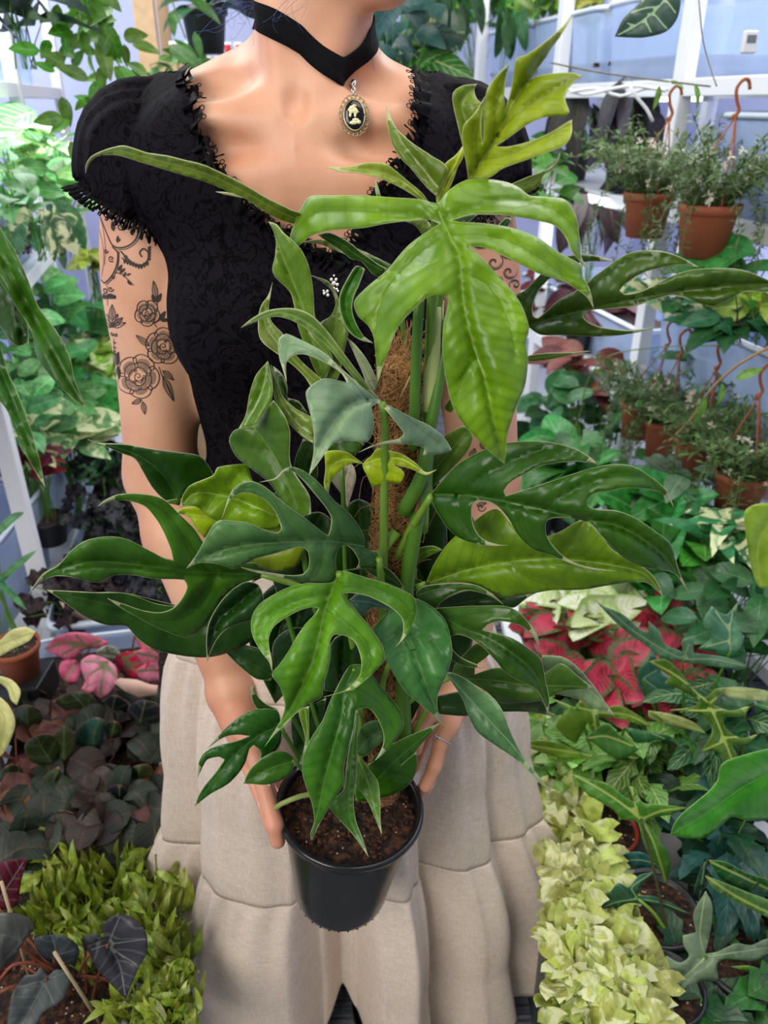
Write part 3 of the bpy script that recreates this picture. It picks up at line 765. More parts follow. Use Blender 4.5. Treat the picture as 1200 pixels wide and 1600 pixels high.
# ---- choker with cameo pendant
chk = plain('black_velvet_ribbon', '07060b', .9, .2, .15, 300, bump=.5, bscale=900)
def neck_at(ang, z):                  # surface point of the neck seen from its own axis
    t = (z-NECK0[2])/(NECK1[2]-NECK0[2]); c = Vector(NECK0).lerp(Vector(NECK1), t); c.z = z
    d = Vector((math.cos(ang), math.sin(ang), 0)); h = body_bvh.ray_cast(c+d*.13, -d)
    return (h[0] if h[0] is not None else c+d*.056), d
m = MB(); vs_ = []; K = 120
def choker_z(a):                      # the band rides up at the sides and dips to the pendant
    dx = math.degrees(a) % 360-302
    if dx > 180: dx -= 360
    if dx < -180: dx += 360
    return 1.374+.036*(1-math.exp(-(dx/62)**2))+.012*min(1, abs(dx)/40)
NB_ = []
for k in range(K):
    a = 2*pi*k/K
    z = choker_z(a); ps = []
    for j in range(4):
        zz = z+(j/3)*.0215; p, d = neck_at(a, zz); NB_.append((p-Vector((XC, .83, p.z))).length); ps.append((p, d, zz))
    for p, d, zz in ps: vs_.append(p+d*.0022)
m.add(vs_, [(k*4+j, ((k+1) % K)*4+j, ((k+1) % K)*4+j+1, k*4+j+1) for k in range(K) for j in range(3)])
choker = m.build('velvet_choker', chk, person, solid=.0014)
pc, pn = neck_at(math.radians(302), 1.374)
gold = plain('antique_silver_gold', 'cdbf9a', .3, .5, .3, 400, metal=.9)
silver = plain('silver', 'd8d6d2', .25, metal=1)
PB, _n = project(549, 136, body_bvh); PB = PB or pc
CENT, CN = project(553, 183, body_bvh)
def onb(n):
    up = Vector((0, 0, 1)); up = (up-n*up.dot(n)).normalized(); return up.cross(n).normalized(), up
RX, UX = onb(CN); CEN = CENT+CN*.0045
def disc(mb, c, rx, ry, h_, n=CN, seg=40, dome=0):
    vs_ = []; rows = [(0.999, 0), (1, h_*.5), (.93, h_), (.6, h_+dome*.7), (.3, h_+dome*.93), (.001, h_+dome)]
    for q, hh_ in rows:
        for k in range(seg): a = 2*pi*k/seg; vs_.append(c+RX*(rx*q*math.cos(a))+UX*(ry*q*math.sin(a))+n*hh_)
    mb.add(vs_, [(j*seg+k, j*seg+(k+1) % seg, (j+1)*seg+(k+1) % seg, (j+1)*seg+k) for j in range(len(rows)-1) for k in range(seg)])
SCL = .0092                           # half width of the cameo
m = MB(); K = 60
m.tube([CEN+RX*(SCL*1.0*math.cos(2*pi*k/K))+UX*(SCL*1.36*math.sin(2*pi*k/K))+CN*.001 for k in range(K+1)], .0009, 6)
for k in range(20):
    a = 2*pi*k/20; c_ = CEN+RX*(SCL*1.27*math.cos(a))+UX*(SCL*1.65*math.sin(a))
    m.tube([c_+(RX*math.cos(b2)+UX*math.sin(b2))*.0017 for b2 in [i*2*pi/8 for i in range(9)]], .00045, 5)
    c2 = CEN+RX*(SCL*1.42*math.cos(a+.157))+UX*(SCL*1.82*math.sin(a+.157)); m.lathe([(.0001, -.0008), (.0009, 0), (.0001, .0008)], 6, c2)
pend = m.build('cameo_pendant', gold, person)
m = MB(); disc(m, CEN-CN*.0006, SCL*.98, SCL*1.34, .002, dome=.0008); m.build('black_oval', plain('onyx', '08080a', .2), pend)
# carved bust in cream: head, hair, neck and draped shoulders in low relief
m = MB()
def blob(u, v, rx, ry, h_): 
    c_ = CEN+RX*(SCL*u)+UX*(SCL*v)+CN*.0012; disc(m, c_, SCL*rx, SCL*ry, .0004, seg=16, dome=h_)
for a in ((.0, .42, .34, .36, .0016), (.22, .32, .18, .28, .0014), (-.18, .62, .36, .26, .0016), (-.34, .30, .22, .30, .0014), (-.42, .0, .16, .26, .0011), (.05, .0, .17, .30, .0014), (.08, -.42, .42, .20, .0014), (-.12, -.66, .46, .22, .0014), (.36, -.60, .26, .22, .0012), (.02, .82, .26, .14, .0014), (.40, .28, .07, .07, .001), (-.5, .45, .14, .18, .001)): blob(*a)
m.build('cameo_bust', plain('cream_resin', 'efe6b4', .45), pend)
m = MB(); tp = CEN+UX*(SCL*1.75)
ch = [tp.lerp(PB+_n*.004, t) for t in (0, .25, .5, .75, 1)]
for i, p in enumerate(ch[:-1]):
    q = RX if i % 2 else CN
    m.tube([p+(UX*math.cos(a)*1.4+q*math.sin(a))*.0016+UX*.002 for a in [k*2*pi/8 for k in range(9)]], .0005, 5)
m.lathe([(.0001, -.0036), (.0028, -.002), (.0032, .001), (.002, .0036), (.0001, .004)], 10, PB+_n*.0035)
m.build('pendant_bail', silver, pend)
# ring on her left hand
m = MB(); a, b_ = RINGP; d = (b_-a).normalized(); e1 = d.orthogonal().normalized(); e2 = d.cross(e1); c_ = a.lerp(b_, .7)
m.tube([c_+(e1*math.cos(2*pi*k/28)+e2*math.sin(2*pi*k/28))*.0104 for k in range(29)], .0011, 6)
tow = (Vector((0, 0, CAM_Z))-c_).normalized(); tow = (tow-d*tow.dot(d)).normalized(); sd = d.cross(tow)
for (x_, y_, r_) in ((.35, 0, 2.4), (.75, .3, 1.3), (.75, -.3, 1.3), (.0, 0, 1.2), (.9, 0, 1.5), (1.0, .5, 1.0), (1.0, -.6, 1.0)):
    m.lathe([(.0001, -1), (.8, -.6), (1, 0), (.8, .6), (.0001, 1)], 8, c_+tow*.0108*math.cos(x_*.9)+sd*.0108*math.sin(x_*.9)+d*y_*.006, Matrix.Scale(r_*.001, 3))
m.build('ring', silver, person)
# ------------------------------------------------------------------ the big plant she holds
def attr(nt_, n_): return N(nt_, 'Attribute', attribute_name=n_).outputs['Fac']
def leaf_material(name, veincol=None, vw=1.0, edge='e6e4b8', edge_amt=.45, body=None, bodyamt=0, rough=(.28, .48), dots=True, lat_amt=.22, trans=.16, backcol=None):
    m, nt, b = newmat(name)
    oi = N(nt, 'ObjectInfo'); tc = N(nt, 'TexCoord')
    vd, md, ed, la = attr(nt, 'vein'), attr(nt, 'midrib'), attr(nt, 'margin'), attr(nt, 'lateral')
    base = oi.outputs['Color']
    n1 = N(nt, 'TexNoise', {'Vector': tc.outputs['Object'], 'Scale': 18, 'Detail': 5, 'Roughness': .6})
    hv = lambda h, s_, v_: N(nt, 'HueSaturation', {'Hue': h, 'Saturation': s_, 'Value': v_, 'Color': base}).outputs[0]
    hsv1, hsv2, hsv3, hsv4 = hv(.5, 1.1, .66), hv(.487, 1.0, 1.3), hv(.48, .8, 1.9), hv(.5, 1, .5)
    c = mixc(nt, smooth(nt, n1.outputs[0], .3, .72), hsv1, hsv2)
    if body: c = mixc(nt, math_(nt, 'MULTIPLY', smooth(nt, vd, .002, .007), bodyamt), c, lin(body))
    lt = math_(nt, 'MULTIPLY', smooth(nt, math_(nt, 'ABSOLUTE', math_(nt, 'SINE', la)), .93, 1), lat_amt)
    c = mixc(nt, lt, c, lin(veincol) if veincol else hsv4)
    if veincol:
        c = mixc(nt, math_(nt, 'MULTIPLY', math_(nt, 'SUBTRACT', 1, smooth(nt, vd, .0004*vw, .0013*vw)), .85), c, lin(veincol))
    else:
        c = mixc(nt, math_(nt, 'MULTIPLY', math_(nt, 'SUBTRACT', 1, smooth(nt, vd, .0, .0008)), .5), c, hsv4)
        c = mixc(nt, math_(nt, 'MULTIPLY', math_(nt, 'SUBTRACT', 1, smooth(nt, md, .0003, .0009)), .55), c, hsv3)
    c = mixc(nt, math_(nt, 'MULTIPLY', math_(nt, 'SUBTRACT', 1, smooth(nt, ed, .0001, .00055)), edge_amt), c, lin(edge))
    if dots:
        sp = N(nt, 'TexVoronoi', {'Vector': tc.outputs['Object'], 'Scale': 60}); spm = N(nt, 'TexNoise', {'Vector': tc.outputs['Object'], 'Scale': 11})
        c = mixc(nt, math_(nt, 'MULTIPLY', math_(nt, 'SUBTRACT', 1, smooth(nt, sp.outputs[0], .02, .04)), smooth(nt, spm.outputs[0], .60, .66)), c, lin('c8d2a8'))
    if backcol:
        g_ = N(nt, 'NewGeometry'); c = mixc(nt, g_.outputs['Backfacing'], c, lin(backcol))
    nt.links.new(c, b.inputs['Base Color'])
    n2 = N(nt, 'TexNoise', {'Vector': tc.outputs['Object'], 'Scale': 35, 'Detail': 4})
    nt.links.new(N(nt, 'MapRange', {0: n2.outputs[0], 1: .3, 2: .7, 3: rough[0], 4: rough[1]}).outputs[0], b.inputs['Roughness'])
    b.inputs['Specular IOR Level'].default_value = .42
    bp = N(nt, 'Bump', {'Strength': .35, 'Distance': .0025, 'Height': math_(nt, 'ADD', n2.outputs[0], math_(nt, 'MULTIPLY', math_(nt, 'SINE', math_(nt, 'MULTIPLY', la, 2.0)), .12))})
    nt.links.new(bp.outputs[0], b.inputs['Normal'])
    tl = N(nt, 'BsdfTranslucent', {'Color': mixc(nt, .5, c, hsv2)}); mx = N(nt, 'MixShader', {0: trans, 1: b.outputs[0], 2: tl.outputs[0]})
    nt.links.new(mx.outputs[0], nt.nodes['Material Output'].inputs['Surface'])
    return m
leafm = leaf_material('glossy_split_leaf')
stemm = plain('green_stem', '78a034', .4, .5, .2, 40)
darkstem = plain('dark_green_stem', '4f7f1e', .4, .5, .2, 40)

plant = empty('potted_split_leaf_plant', (POTC.x, POTC.y, POTC.z-.15), 0, 'tall split-leaf climbing plant in a black plastic pot, held in both hands', 'potted plant')

def seg_dist(px, py, poly):
    best = np.full(px.shape, 1e9); par = np.zeros(px.shape); side_ = np.zeros(px.shape); acc = 0.0
    for (x0, y0), (x1, y1) in zip(poly, poly[1:]):
        dx, dy = x1-x0, y1-y0; L2 = dx*dx+dy*dy+1e-9; L = math.sqrt(L2)
        t = np.clip(((px-x0)*dx+(py-y0)*dy)/L2, 0, 1); d = np.hypot(px-x0-t*dx, py-y0-t*dy); m = d < best
        best = np.where(m, d, best); par = np.where(m, acc+t*L, par); side_ = np.where(m, np.sign((px-x0)*dy-(py-y0)*dx), side_); acc += L
    return best, par/acc, side_, acc
def inside(px, py, poly):
    c_ = np.zeros(px.shape, bool); n = len(poly)
    for i in range(n):
        x0, y0 = poly[i]; x1, y1 = poly[(i+1) % n]
        if y0 == y1: continue
        c_ ^= ((y0 > py) != (y1 > py)) & (px < (x1-x0)*(py-y0)/(y1-y0)+x0)
    return c_
LEAF_SEED = [0]
def trace_leaf(tr, out, mid, veins=(), Y=(.55, .5), arc=0.0, droop=.012, fold=.004, col='4a8a2a', wave=.005, stalk=None, sr=.0028, label=None, name='leaf', par=None, hy=None, mat=None, petcol=None, solo=False):
    """one leaf blade: outline, midrib and lobe veins, given at real distance Y (base, tip) with arch, droop and folds"""
    LEAF_SEED[0] += 1; sd = LEAF_SEED[0]*7.3
    ox, oy, k = tr
    g = lambda L: [(ox+x*k, oy+y*k) for x, y in L]
    out, mid, veins = g(out), g(mid), [g(v_) for v_ in veins]
    o = catmull([(x, y, 0) for x, y in out], 5.0, True, math.radians(82)); o = [(p.x, p.y) for p in o]
    o2 = []
    for p in o:
        if not o2 or math.hypot(p[0]-o2[-1][0], p[1]-o2[-1][1]) > .8: o2.append(p)
    o = o2
    midc = [(p.x, p.y) for p in catmull([(x, y, 0) for x, y in mid], 5, False, 3)]
    vc = [[(p.x, p.y) for p in catmull([(x, y, 0) for x, y in v_], 5, False, 3)] for v_ in veins]
    xs = [p[0] for p in o]; ys = [p[1] for p in o]; h = 7.0
    gx, gy = np.meshgrid(np.arange(min(xs), max(xs), h), np.arange(min(ys), max(ys), h*.87))
    gx[::2] += h/2; gx = gx.ravel(); gy = gy.ravel()
    m_ = inside(gx, gy, o); gx, gy = gx[m_], gy[m_]
    e_, _, _, _ = seg_dist(gx, gy, o+[o[0]]); m_ = e_ > 2.6
    lines = [midc]+vc
    for l in lines:
        d_, _, _, _ = seg_dist(gx, gy, l); m_ &= d_ > 3.0
    gx, gy = gx[m_], gy[m_]
    pts = [Vector(p) for p in o]; edges = [(i, (i+1) % len(o)) for i in range(len(o))]
    for l in lines:
        lx = np.array([p[0] for p in l]); ly = np.array([p[1] for p in l])
        ok = inside(lx, ly, o); d_, _, _, _ = seg_dist(lx, ly, o+[o[0]]); ok &= d_ > 2.0
        prev = None
        for i in range(len(l)):
            if ok[i]:
                pts.append(Vector(l[i])); 
                if prev is not None: edges.append((prev, len(pts)-1))
                prev = len(pts)-1
            else: prev = None
    pts += [Vector((float(a_), float(b_))) for a_, b_ in zip(gx, gy)]
    r = delaunay_2d_cdt(pts, edges, [], 1, 1e-4)
    q = np.array([(p.x, p.y) for p in r[0]]); x, y = q[:, 0], q[:, 1]
    F = np.array([f_ for f_ in r[2] if len(f_) == 3]); F = F[inside(x[F].mean(1), y[F].mean(1), o)].tolist()
    dm, s_, sg, L = seg_dist(x, y, midc); ded, _, _, _ = seg_dist(x, y, o+[o[0]])
    dv = dm.copy(); lat = s_*L*.16-dm*.10
    for l in vc:
        d2, s2, _, _ = seg_dist(x, y, l); m_ = d2 < dv; dv = np.where(m_, d2, dv)
    ux, uy = midc[-1][0]-midc[0][0], midc[-1][1]-midc[0][1]; U2 = ux*ux+uy*uy
    sc1 = np.clip(((x-midc[0][0])*ux+(y-midc[0][1])*uy)/U2, -.3, 1.15)
    sl = .6*sc1+.4*s_
    ppm = .5*(Y[0]+Y[1])/(CP+(800-.5*(midc[0][1]+midc[-1][1]))/FPX*SP)/FPX     # metres per pixel at the leaf
    Yv = Y[0]+(Y[1]-Y[0])*sl+arc*4*sl*(1-sl)+droop*(dm/100)**1.6-fold*(1-np.exp(-dv/13))+fold*.9*np.exp(-(dm/9)**2)
    Yv = Yv+np.array([wave*noise.noise((a_*.012+sd, b_*.012, sd))+wave*.35*noise.noise((a_*.04+sd, b_*.04, sd+5)) for a_, b_ in zip(x, y)])
    # slight rolled-down margin
    Yv = Yv+.0018*np.exp(-ded/6)
    if hy is not None: Yv = Yv+hy*sg*(dm/100)
    V = [P(a_, b_, float(c_)) for a_, b_, c_ in zip(x, y, Yv)]
    me = bpy.data.meshes.new(name); me.from_pydata([tuple(p) for p in V], [], F); me.materials.append(mat or leafm)
    for nm_, a_ in (('vein', dv*ppm), ('midrib', dm*ppm), ('margin', ded*ppm), ('lateral', lat)):
        at = me.attributes.new(nm_, 'FLOAT', 'POINT'); at.data.foreach_set('value', a_.astype(np.float32))
    me.polygons.foreach_set('use_smooth', [True]*len(me.polygons)); me.update()
    ob = bpy.data.objects.new(name, me); COL.objects.link(ob); 
    if not solo: ob.parent = par or plant; ob.matrix_parent_inverse = parent_world(ob.parent).inverted()
    lc_ = lin(col)
    if max(lc_[:3])-min(lc_[:3]) > .04 and lc_[1] > lc_[0] and lc_[1] > 2.2*lc_[2] and not mat and col not in ('426e38', '3f7a3a', '5c8a58'): lc_ = (lc_[0]*1.12, lc_[1]*.98, lc_[2]*.5, 1)
    ob.color = lc_
    md_ = ob.modifiers.new('thickness', 'SOLIDIFY'); md_.thickness = .0005; md_.offset = -1
    if label: ob['label'] = label
    if stalk:
        m = MB(); pp = [P(u, v, yy) for u, v, yy in stalk]; pp = catmull(pp, .012); n = len(pp)
        m.tube(pp, [sr*(1.25-.45*i/(n-1)) for i in range(n)], 8); m.build('petiole', petcol or (stemm if sr > .0024 else darkstem), ob)
    return ob
G1 = (0, 0, 1)
C1 = (540, 20, 1/3); C2 = (420, 260, .2); C4 = (340, 440, 1/3); C5 = (640, 640, .36667); C6 = (780, 360, .35)
D1 = (40, 680, 1/3); D2 = (260, 680, 1/3); D3 = (380, 880, .28333); D4 = (560, 880, 1/3); D5 = (290, 1020, 1/3); D6 = (120, 210, 1/3)
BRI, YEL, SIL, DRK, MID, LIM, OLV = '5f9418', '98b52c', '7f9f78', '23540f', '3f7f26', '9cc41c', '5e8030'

# A the large split leaf in front of the chest
trace_leaf(G1, [(683, 317), (655, 312), (610, 309), (560, 306), (520, 306), (485, 308), (470, 328), (455, 365), (446, 403), (472, 380), (488, 368), (520, 360), (570, 356), (600, 350), (632, 346), (667, 343), (687, 350),
  (640, 383), (603, 425), (573, 450), (554, 472), (560, 493), (577, 510), (585, 530), (589, 567), (591, 597), (603, 560), (623, 510), (647, 483), (670, 463), (687, 460), (700, 466), (699, 483), (693, 510), (692, 543), (697, 590), (707, 633), (723, 660), (747, 687), (770, 710), (788, 725), (791, 707), (793, 677), (807, 633), (820, 600), (824, 560), (821, 533), (826, 515), (817, 483), (803, 460), (780, 433), (753, 404), (733, 385),
  (757, 387), (780, 397), (807, 410), (840, 427), (880, 440), (903, 453), (917, 465), (928, 483), (921, 453), (910, 433), (906, 414), (873, 395), (840, 372), (800, 357), (757, 350), (720, 348), (704, 345),
  (740, 336), (790, 337), (830, 343), (867, 353), (883, 370), (893, 393), (907, 410), (919, 422), (908, 403), (905, 373), (900, 340), (883, 313), (857, 309), (827, 306), (812, 295), (793, 286), (760, 281), (727, 283), (703, 297)],
  [(682, 320), (692, 345), (706, 375), (718, 400), (722, 450), (727, 490), (740, 540), (757, 590), (770, 650), (788, 722)],
  [[(691, 345), (600, 333), (500, 330), (470, 352), (448, 400)], [(702, 362), (650, 400), (600, 460), (588, 520), (591, 592)], [(708, 368), (780, 372), (860, 415), (926, 480)], [(694, 340), (790, 312), (860, 325), (895, 355), (917, 420)], [(722, 422), (760, 445), (790, 490), (805, 560)], [(740, 560), (720, 600), (712, 630)]],
  Y=(.535, .47), arc=-.025, droop=.016, fold=.006, col=BRI, stalk=[(660, 830, .60), (668, 640, .592), (676, 450, .57), (682, 322, .537)], sr=.0042, label='glossy bright green leaf with five long lobes')
# B newest leaf at the top
trace_leaf(G1, [(732, 284), (740, 279), (762, 279), (787, 263), (823, 250), (857, 238), (883, 227), (893, 210), (894, 187), (887, 190), (860, 207), (823, 222), (793, 229), (775, 229), (793, 217), (827, 193), (857, 182), (884, 180), (890, 175), (883, 153), (893, 133), (911, 118), (893, 114), (860, 116), (837, 121), (826, 127), (838, 110), (848, 97), (862, 73), (882, 47), (895, 23), (878, 42), (862, 56), (841, 73), (822, 86), (807, 92), (802, 120), (796, 148), (789, 172), (788, 150), (791, 120), (796, 98), (775, 119), (761, 140), (757, 175), (757, 200), (754, 225), (752, 190), (758, 150), (741, 177), (724, 197), (723, 227), (728, 253)],
  [(733, 282), (752, 252), (772, 220), (786, 195), (800, 165), (830, 118), (862, 73), (893, 25)],
  [[(745, 262), (745, 210), (752, 165)], [(770, 222), (775, 170), (790, 110)], [(752, 250), (800, 240), (850, 215), (890, 195)], [(775, 212), (820, 170), (900, 122)]],
  Y=(.56, .54), arc=-.01, droop=-.02, fold=.008, col='86a636', hy=.012, wave=.004, stalk=[(668, 780, .605), (676, 560, .60), (700, 380, .575), (733, 284, .56)], sr=.0036, label='yellow-green new leaf, topmost of the plant')
trace_leaf(G1, [(682, 318), (681, 300), (685, 275), (695, 256), (712, 242), (723, 228), (724, 245), (715, 262), (708, 282), (700, 298), (690, 310)], [(682, 318), (695, 285), (712, 255), (723, 230)], Y=(.575, .58), col=YEL, fold=.003, wave=.002)
trace_leaf(G1, [(728, 250), (715, 195), (708, 165), (708, 145), (722, 134), (745, 131), (741, 140), (745, 155), (757, 166), (760, 225), (750, 245)], [(740, 248), (728, 190), (722, 160), (745, 132)], Y=(.60, .60), col=OLV, wave=.003)
trace_leaf(C1, [(600, 160*3-1), (0, 0)], [(0, 0), (1, 1)]) if False else None
trace_leaf(G1, [(603, 163), (605, 193), (613, 227), (627, 248), (640, 261), (667, 293), (682, 307), (690, 290), (699, 262), (673, 243), (640, 220), (617, 197)], [(690, 300), (660, 262), (628, 222), (603, 165)], Y=(.57, .60), col=OLV, fold=.004, hy=.015)
trace_leaf(G1, [(508, 261), (530, 268), (560, 271), (590, 278), (623, 292), (653, 310), (673, 321), (660, 302), (640, 285), (620, 268), (603, 256), (573, 254), (545, 261)], [(672, 320), (630, 285), (590, 268), (510, 262)], Y=(.565, .56), col='7a9a48', hy=-.012)
trace_leaf(C1, [(405, 900), (385, 885), (300, 873), (250, 880), (285, 905), (350, 912)], [(400, 900), (250, 880)], Y=(.57, .57), col=OLV, wave=.001)
trace_leaf(C1, [(270, 975), (330, 1000), (380, 1070), (400, 1010), (380, 972)], [(390, 980), (310, 985), (370, 1060)], Y=(.60, .60), col=OLV, wave=.001)
trace_leaf(C1, [(140, 780), (138, 830), (150, 870), (168, 872), (158, 835)], [(160, 870), (142, 785)], Y=(.62, .62), col=MID, wave=.001)
trace_leaf(C1, [(770, 805), (850, 770), (920, 745), (980, 708), (1006, 655), (1003, 690), (965, 738), (930, 760), (915, 800), (860, 840), (800, 838)], [(775, 815), (860, 790), (960, 725), (1004, 660)], Y=(.60, .58), col=OLV, wave=.002)
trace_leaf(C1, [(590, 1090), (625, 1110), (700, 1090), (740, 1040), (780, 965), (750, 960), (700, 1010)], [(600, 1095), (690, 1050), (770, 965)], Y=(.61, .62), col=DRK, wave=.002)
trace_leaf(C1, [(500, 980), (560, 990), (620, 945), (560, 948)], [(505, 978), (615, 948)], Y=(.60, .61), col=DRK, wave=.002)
# long leaf reaching across the sleeve
trace_leaf(D6, [(1050, 372), (1000, 350), (960, 330), (880, 290), (780, 230), (680, 180), (590, 140), (500, 118), (430, 100), (330, 85), (270, 65), (220, 52), (170, 60), (110, 80), (65, 105), (43, 140), (40, 180), (60, 130), (95, 102), (140, 96), (200, 100), (300, 130), (400, 160), (500, 190), (600, 220), (700, 262), (800, 306), (880, 360), (960, 402), (1040, 425)],
  [(1045, 400), (950, 360), (800, 275), (640, 195), (500, 150), (400, 125), (280, 95), (200, 76), (110, 92), (40, 178)], Y=(.60, .62), arc=-.03, droop=.01, fold=.006, col='5c7f2c', hy=.06, wave=.003)
trace_leaf(D6, [(650, 268), (700, 270), (760, 285), (800, 300), (740, 290), (690, 280)], [(790, 298), (655, 269)], Y=(.62, .62), col='9ab070', wave=0)
trace_leaf(C2, [(385, 530), (470, 515), (560, 550), (640, 600), (700, 650), (770, 700), (850, 760), (930, 800), (860, 862), (800, 830), (720, 740), (640, 722), (560, 655), (460, 590)], [(900, 820), (700, 700), (560, 600), (390, 532)], Y=(.60, .59), col='2f6416', hy=.03)
trace_leaf(C2, [(270, 590), (340, 575), (430, 572), (500, 610), (560, 660), (640, 680), (760, 735), (900, 812), (860, 830), (740, 745), (600, 690), (480, 635), (400, 605), (330, 597)], [(880, 815), (600, 680), (280, 590)], Y=(.605, .60), col=OLV, wave=.001)
trace_leaf(C2, [(690, 640), (800, 690), (960, 770), (900, 800), (800, 760), (740, 700)], [(700, 650), (940, 775)], Y=(.61, .61), col=OLV, wave=.001)
# upright leaves left of the moss pole
trace_leaf(G1, [(420, 346), (426, 356), (431, 372), (430, 398), (426, 420), (430, 432), (442, 444), (454, 458), (460, 480), (466, 510), (478, 545), (496, 585), (510, 590), (520, 560), (500, 520), (492, 492), (490, 460), (487, 436), (482, 414), (472, 392), (460, 378), (444, 364), (432, 350)], [(505, 585), (485, 520), (470, 470), (450, 420), (422, 348)], Y=(.60, .585), col='5d8a3c', hy=.03, fold=.006)
trace_leaf(C4, [(258, 0), (240, 60), (205, 110), (190, 170), (200, 270), (280, 340), (350, 390), (410, 450), (440, 498), (495, 462), (400, 380), (340, 310), (305, 245), (255, 190), (240, 130), (250, 60)], [(470, 480), (330, 340), (230, 220), (220, 130), (257, 5)], Y=(.58, .60), col='64843c', hy=-.03)
trace_leaf(C4, [(440, -30), (520, 0), (560, 60), (580, 130), (612, 230), (598, 310), (560, 460), (490, 460), (465, 380), (445, 260), (480, 195), (530, 160), (553, 100), (535, 40), (490, 0)], [(530, 455), (540, 300), (560, 160), (550, 60), (445, -28)], Y=(.605, .60), col='547a3a', hy=.02)
trace_leaf(C4, [(650, -75), (600, 0), (573, 60), (570, 120), (590, 190), (620, 240), (670, 275), (730, 290), (690, 261), (652, 200), (632, 140), (637, 80), (662, 20), (692, -60)], [(670, -65), (612, 40), (600, 130), (640, 225), (728, 290)], Y=(.60, .585), col='2c6e1c', fold=.007, stalk=[(660, 700, .61), (610, 420, .615), (570, 400, .60)], sr=.002)
trace_leaf(C4, [(608, 265), (640, 290), (690, 350), (730, 420), (752, 480), (742, 520), (705, 500), (680, 430), (640, 340)], [(742, 515), (690, 410), (612, 270)], Y=(.60, .60), col='8fa07a', wave=.001)
trace_leaf(C4, [(235, 372), (180, 440), (150, 530), (130, 630), (98, 688), (170, 676), (215, 622), (250, 570), (258, 500), (246, 400)], [(130, 670), (190, 560), (220, 470), (236, 378)], Y=(.575, .59), col='5a8a34', hy=.02)
trace_leaf(C4, [(55, 745), (75, 700), (110, 685), (180, 672), (230, 600), (262, 555), (310, 620), (340, 700), (345, 860), (430, 1000), (440, 1090), (370, 1100), (290, 1010), (240, 940), (150, 870), (90, 820)], [(170, 680), (250, 790), (320, 920), (375, 1060)], [[(250, 790), (180, 780), (110, 760)]], Y=(.60, .57), col='43702c', hy=-.05, droop=.0, fold=.006)
trace_leaf(C4, [(250, 390), (280, 470), (310, 540), (360, 590), (430, 630), (450, 642), (450, 758), (390, 720), (330, 660), (285, 590), (262, 530)], [(255, 395), (290, 540), (360, 650), (448, 720)], Y=(.595, .58), col='6f9456', hy=.02)
trace_leaf(C4, [(260, 395), (300, 430), (328, 490), (330, 560), (425, 620), (380, 560), (320, 540), (285, 480)], [(265, 400), (320, 530), (420, 618)], Y=(.61, .60), col=DRK, wave=0)
trace_leaf(C4, [(360, 870), (400, 735), (450, 760), (470, 900), (440, 980)], [(440, 760), (400, 900)], Y=(.63, .62), col=DRK)
# silvery leaf
trace_leaf(C4, [(110, 215), (150, 180), (220, 140), (300, 125), (380, 130), (450, 165), (520, 240), (580, 320), (640, 400), (700, 480), (745, 535), (772, 565), (720, 530), (680, 500), (620, 430), (560, 360), (500, 290), (440, 245), (400, 210), (330, 175), (260, 165), (190, 185)], [(765, 560), (640, 425), (500, 260), (400, 180), (290, 145), (180, 180), (112, 215)], Y=(.55, .545), arc=-.02, col='5f8a52', fold=.004, hy=.02)
trace_leaf(C4, [(770, 560), (720, 520), (640, 460), (560, 390), (470, 290), (420, 220), (430, 250), (520, 345), (600, 440), (680, 505)], [(765, 558), (600, 420), (425, 225)], Y=(.556, .556), col='2f6a1e', wave=0)
trace_leaf(C4, [(775, 570), (740, 545), (680, 498), (600, 438), (520, 350), (440, 298), (380, 270), (320, 246), (290, 268), (284, 310), (290, 360), (308, 420), (322, 470), (320, 390), (345, 352), (400, 341), (460, 360), (530, 395), (580, 430), (607, 476), (560, 465), (500, 456), (450, 480), (415, 520), (425, 580), (440, 640), (451, 720), (450, 800), (428, 910), (480, 840), (530, 770), (560, 748), (620, 746), (700, 750), (727, 700), (730, 640), (721, 592), (742, 570), (785, 600), (830, 655), (872, 712), (850, 735), (780, 750), (720, 770), (658, 802), (740, 770), (830, 760), (920, 765), (972, 780), (962, 812), (1040, 808), (1097, 790), (1060, 730), (1000, 680), (920, 640), (840, 600)],
  [(768, 562), (700, 553), (610, 585), (545, 655), (480, 770), (430, 905)], [[(700, 552), (640, 480), (520, 385), (420, 315), (330, 300), (321, 465)], [(770, 565), (850, 610), (950, 690), (1040, 760)]],
  Y=(.545, .49), arc=-.01, droop=.014, fold=.006, col=SIL, stalk=[(598, 960, .59), (600, 800, .57), (602, 660, .55), (597, 630, .545)], sr=.0036, label='silvery grey-green leaf with long curled lobes')
# small lime new leaf
trace_leaf(C4, [(500, 795), (560, 790), (610, 800), (650, 828), (690, 857), (640, 850), (590, 870), (560, 900), (530, 940), (515, 1015), (498, 950), (505, 880)], [(685, 853), (600, 832), (530, 870), (515, 1010)], Y=(.56, .545), col=LIM, hy=.02)
trace_leaf(C4, [(680, 857), (720, 815), (752, 780), (800, 790), (860, 805), (930, 850), (975, 893), (1028, 881), (980, 908), (900, 876), (820, 856), (862, 880), (877, 903), (850, 947), (800, 938), (732, 962), (700, 905)], [(685, 856), (760, 830), (860, 830), (980, 900)], [[(690, 858), (760, 870), (850, 900)]], Y=(.56, .55), col=LIM, hy=-.02)
trace_leaf(C4, [(530, 920), (570, 880), (620, 850), (640, 870), (650, 920), (610, 1060), (590, 1010)], [(620, 860), (600, 950), (605, 1050)], Y=(.62, .62), col='c9c0a8', wave=.001)
trace_leaf(C4, [(500, 790), (560, 745), (650, 745), (690, 760), (640, 810), (560, 800)], [(560, 760), (680, 765)], Y=(.60, .60), col=DRK, wave=.001)
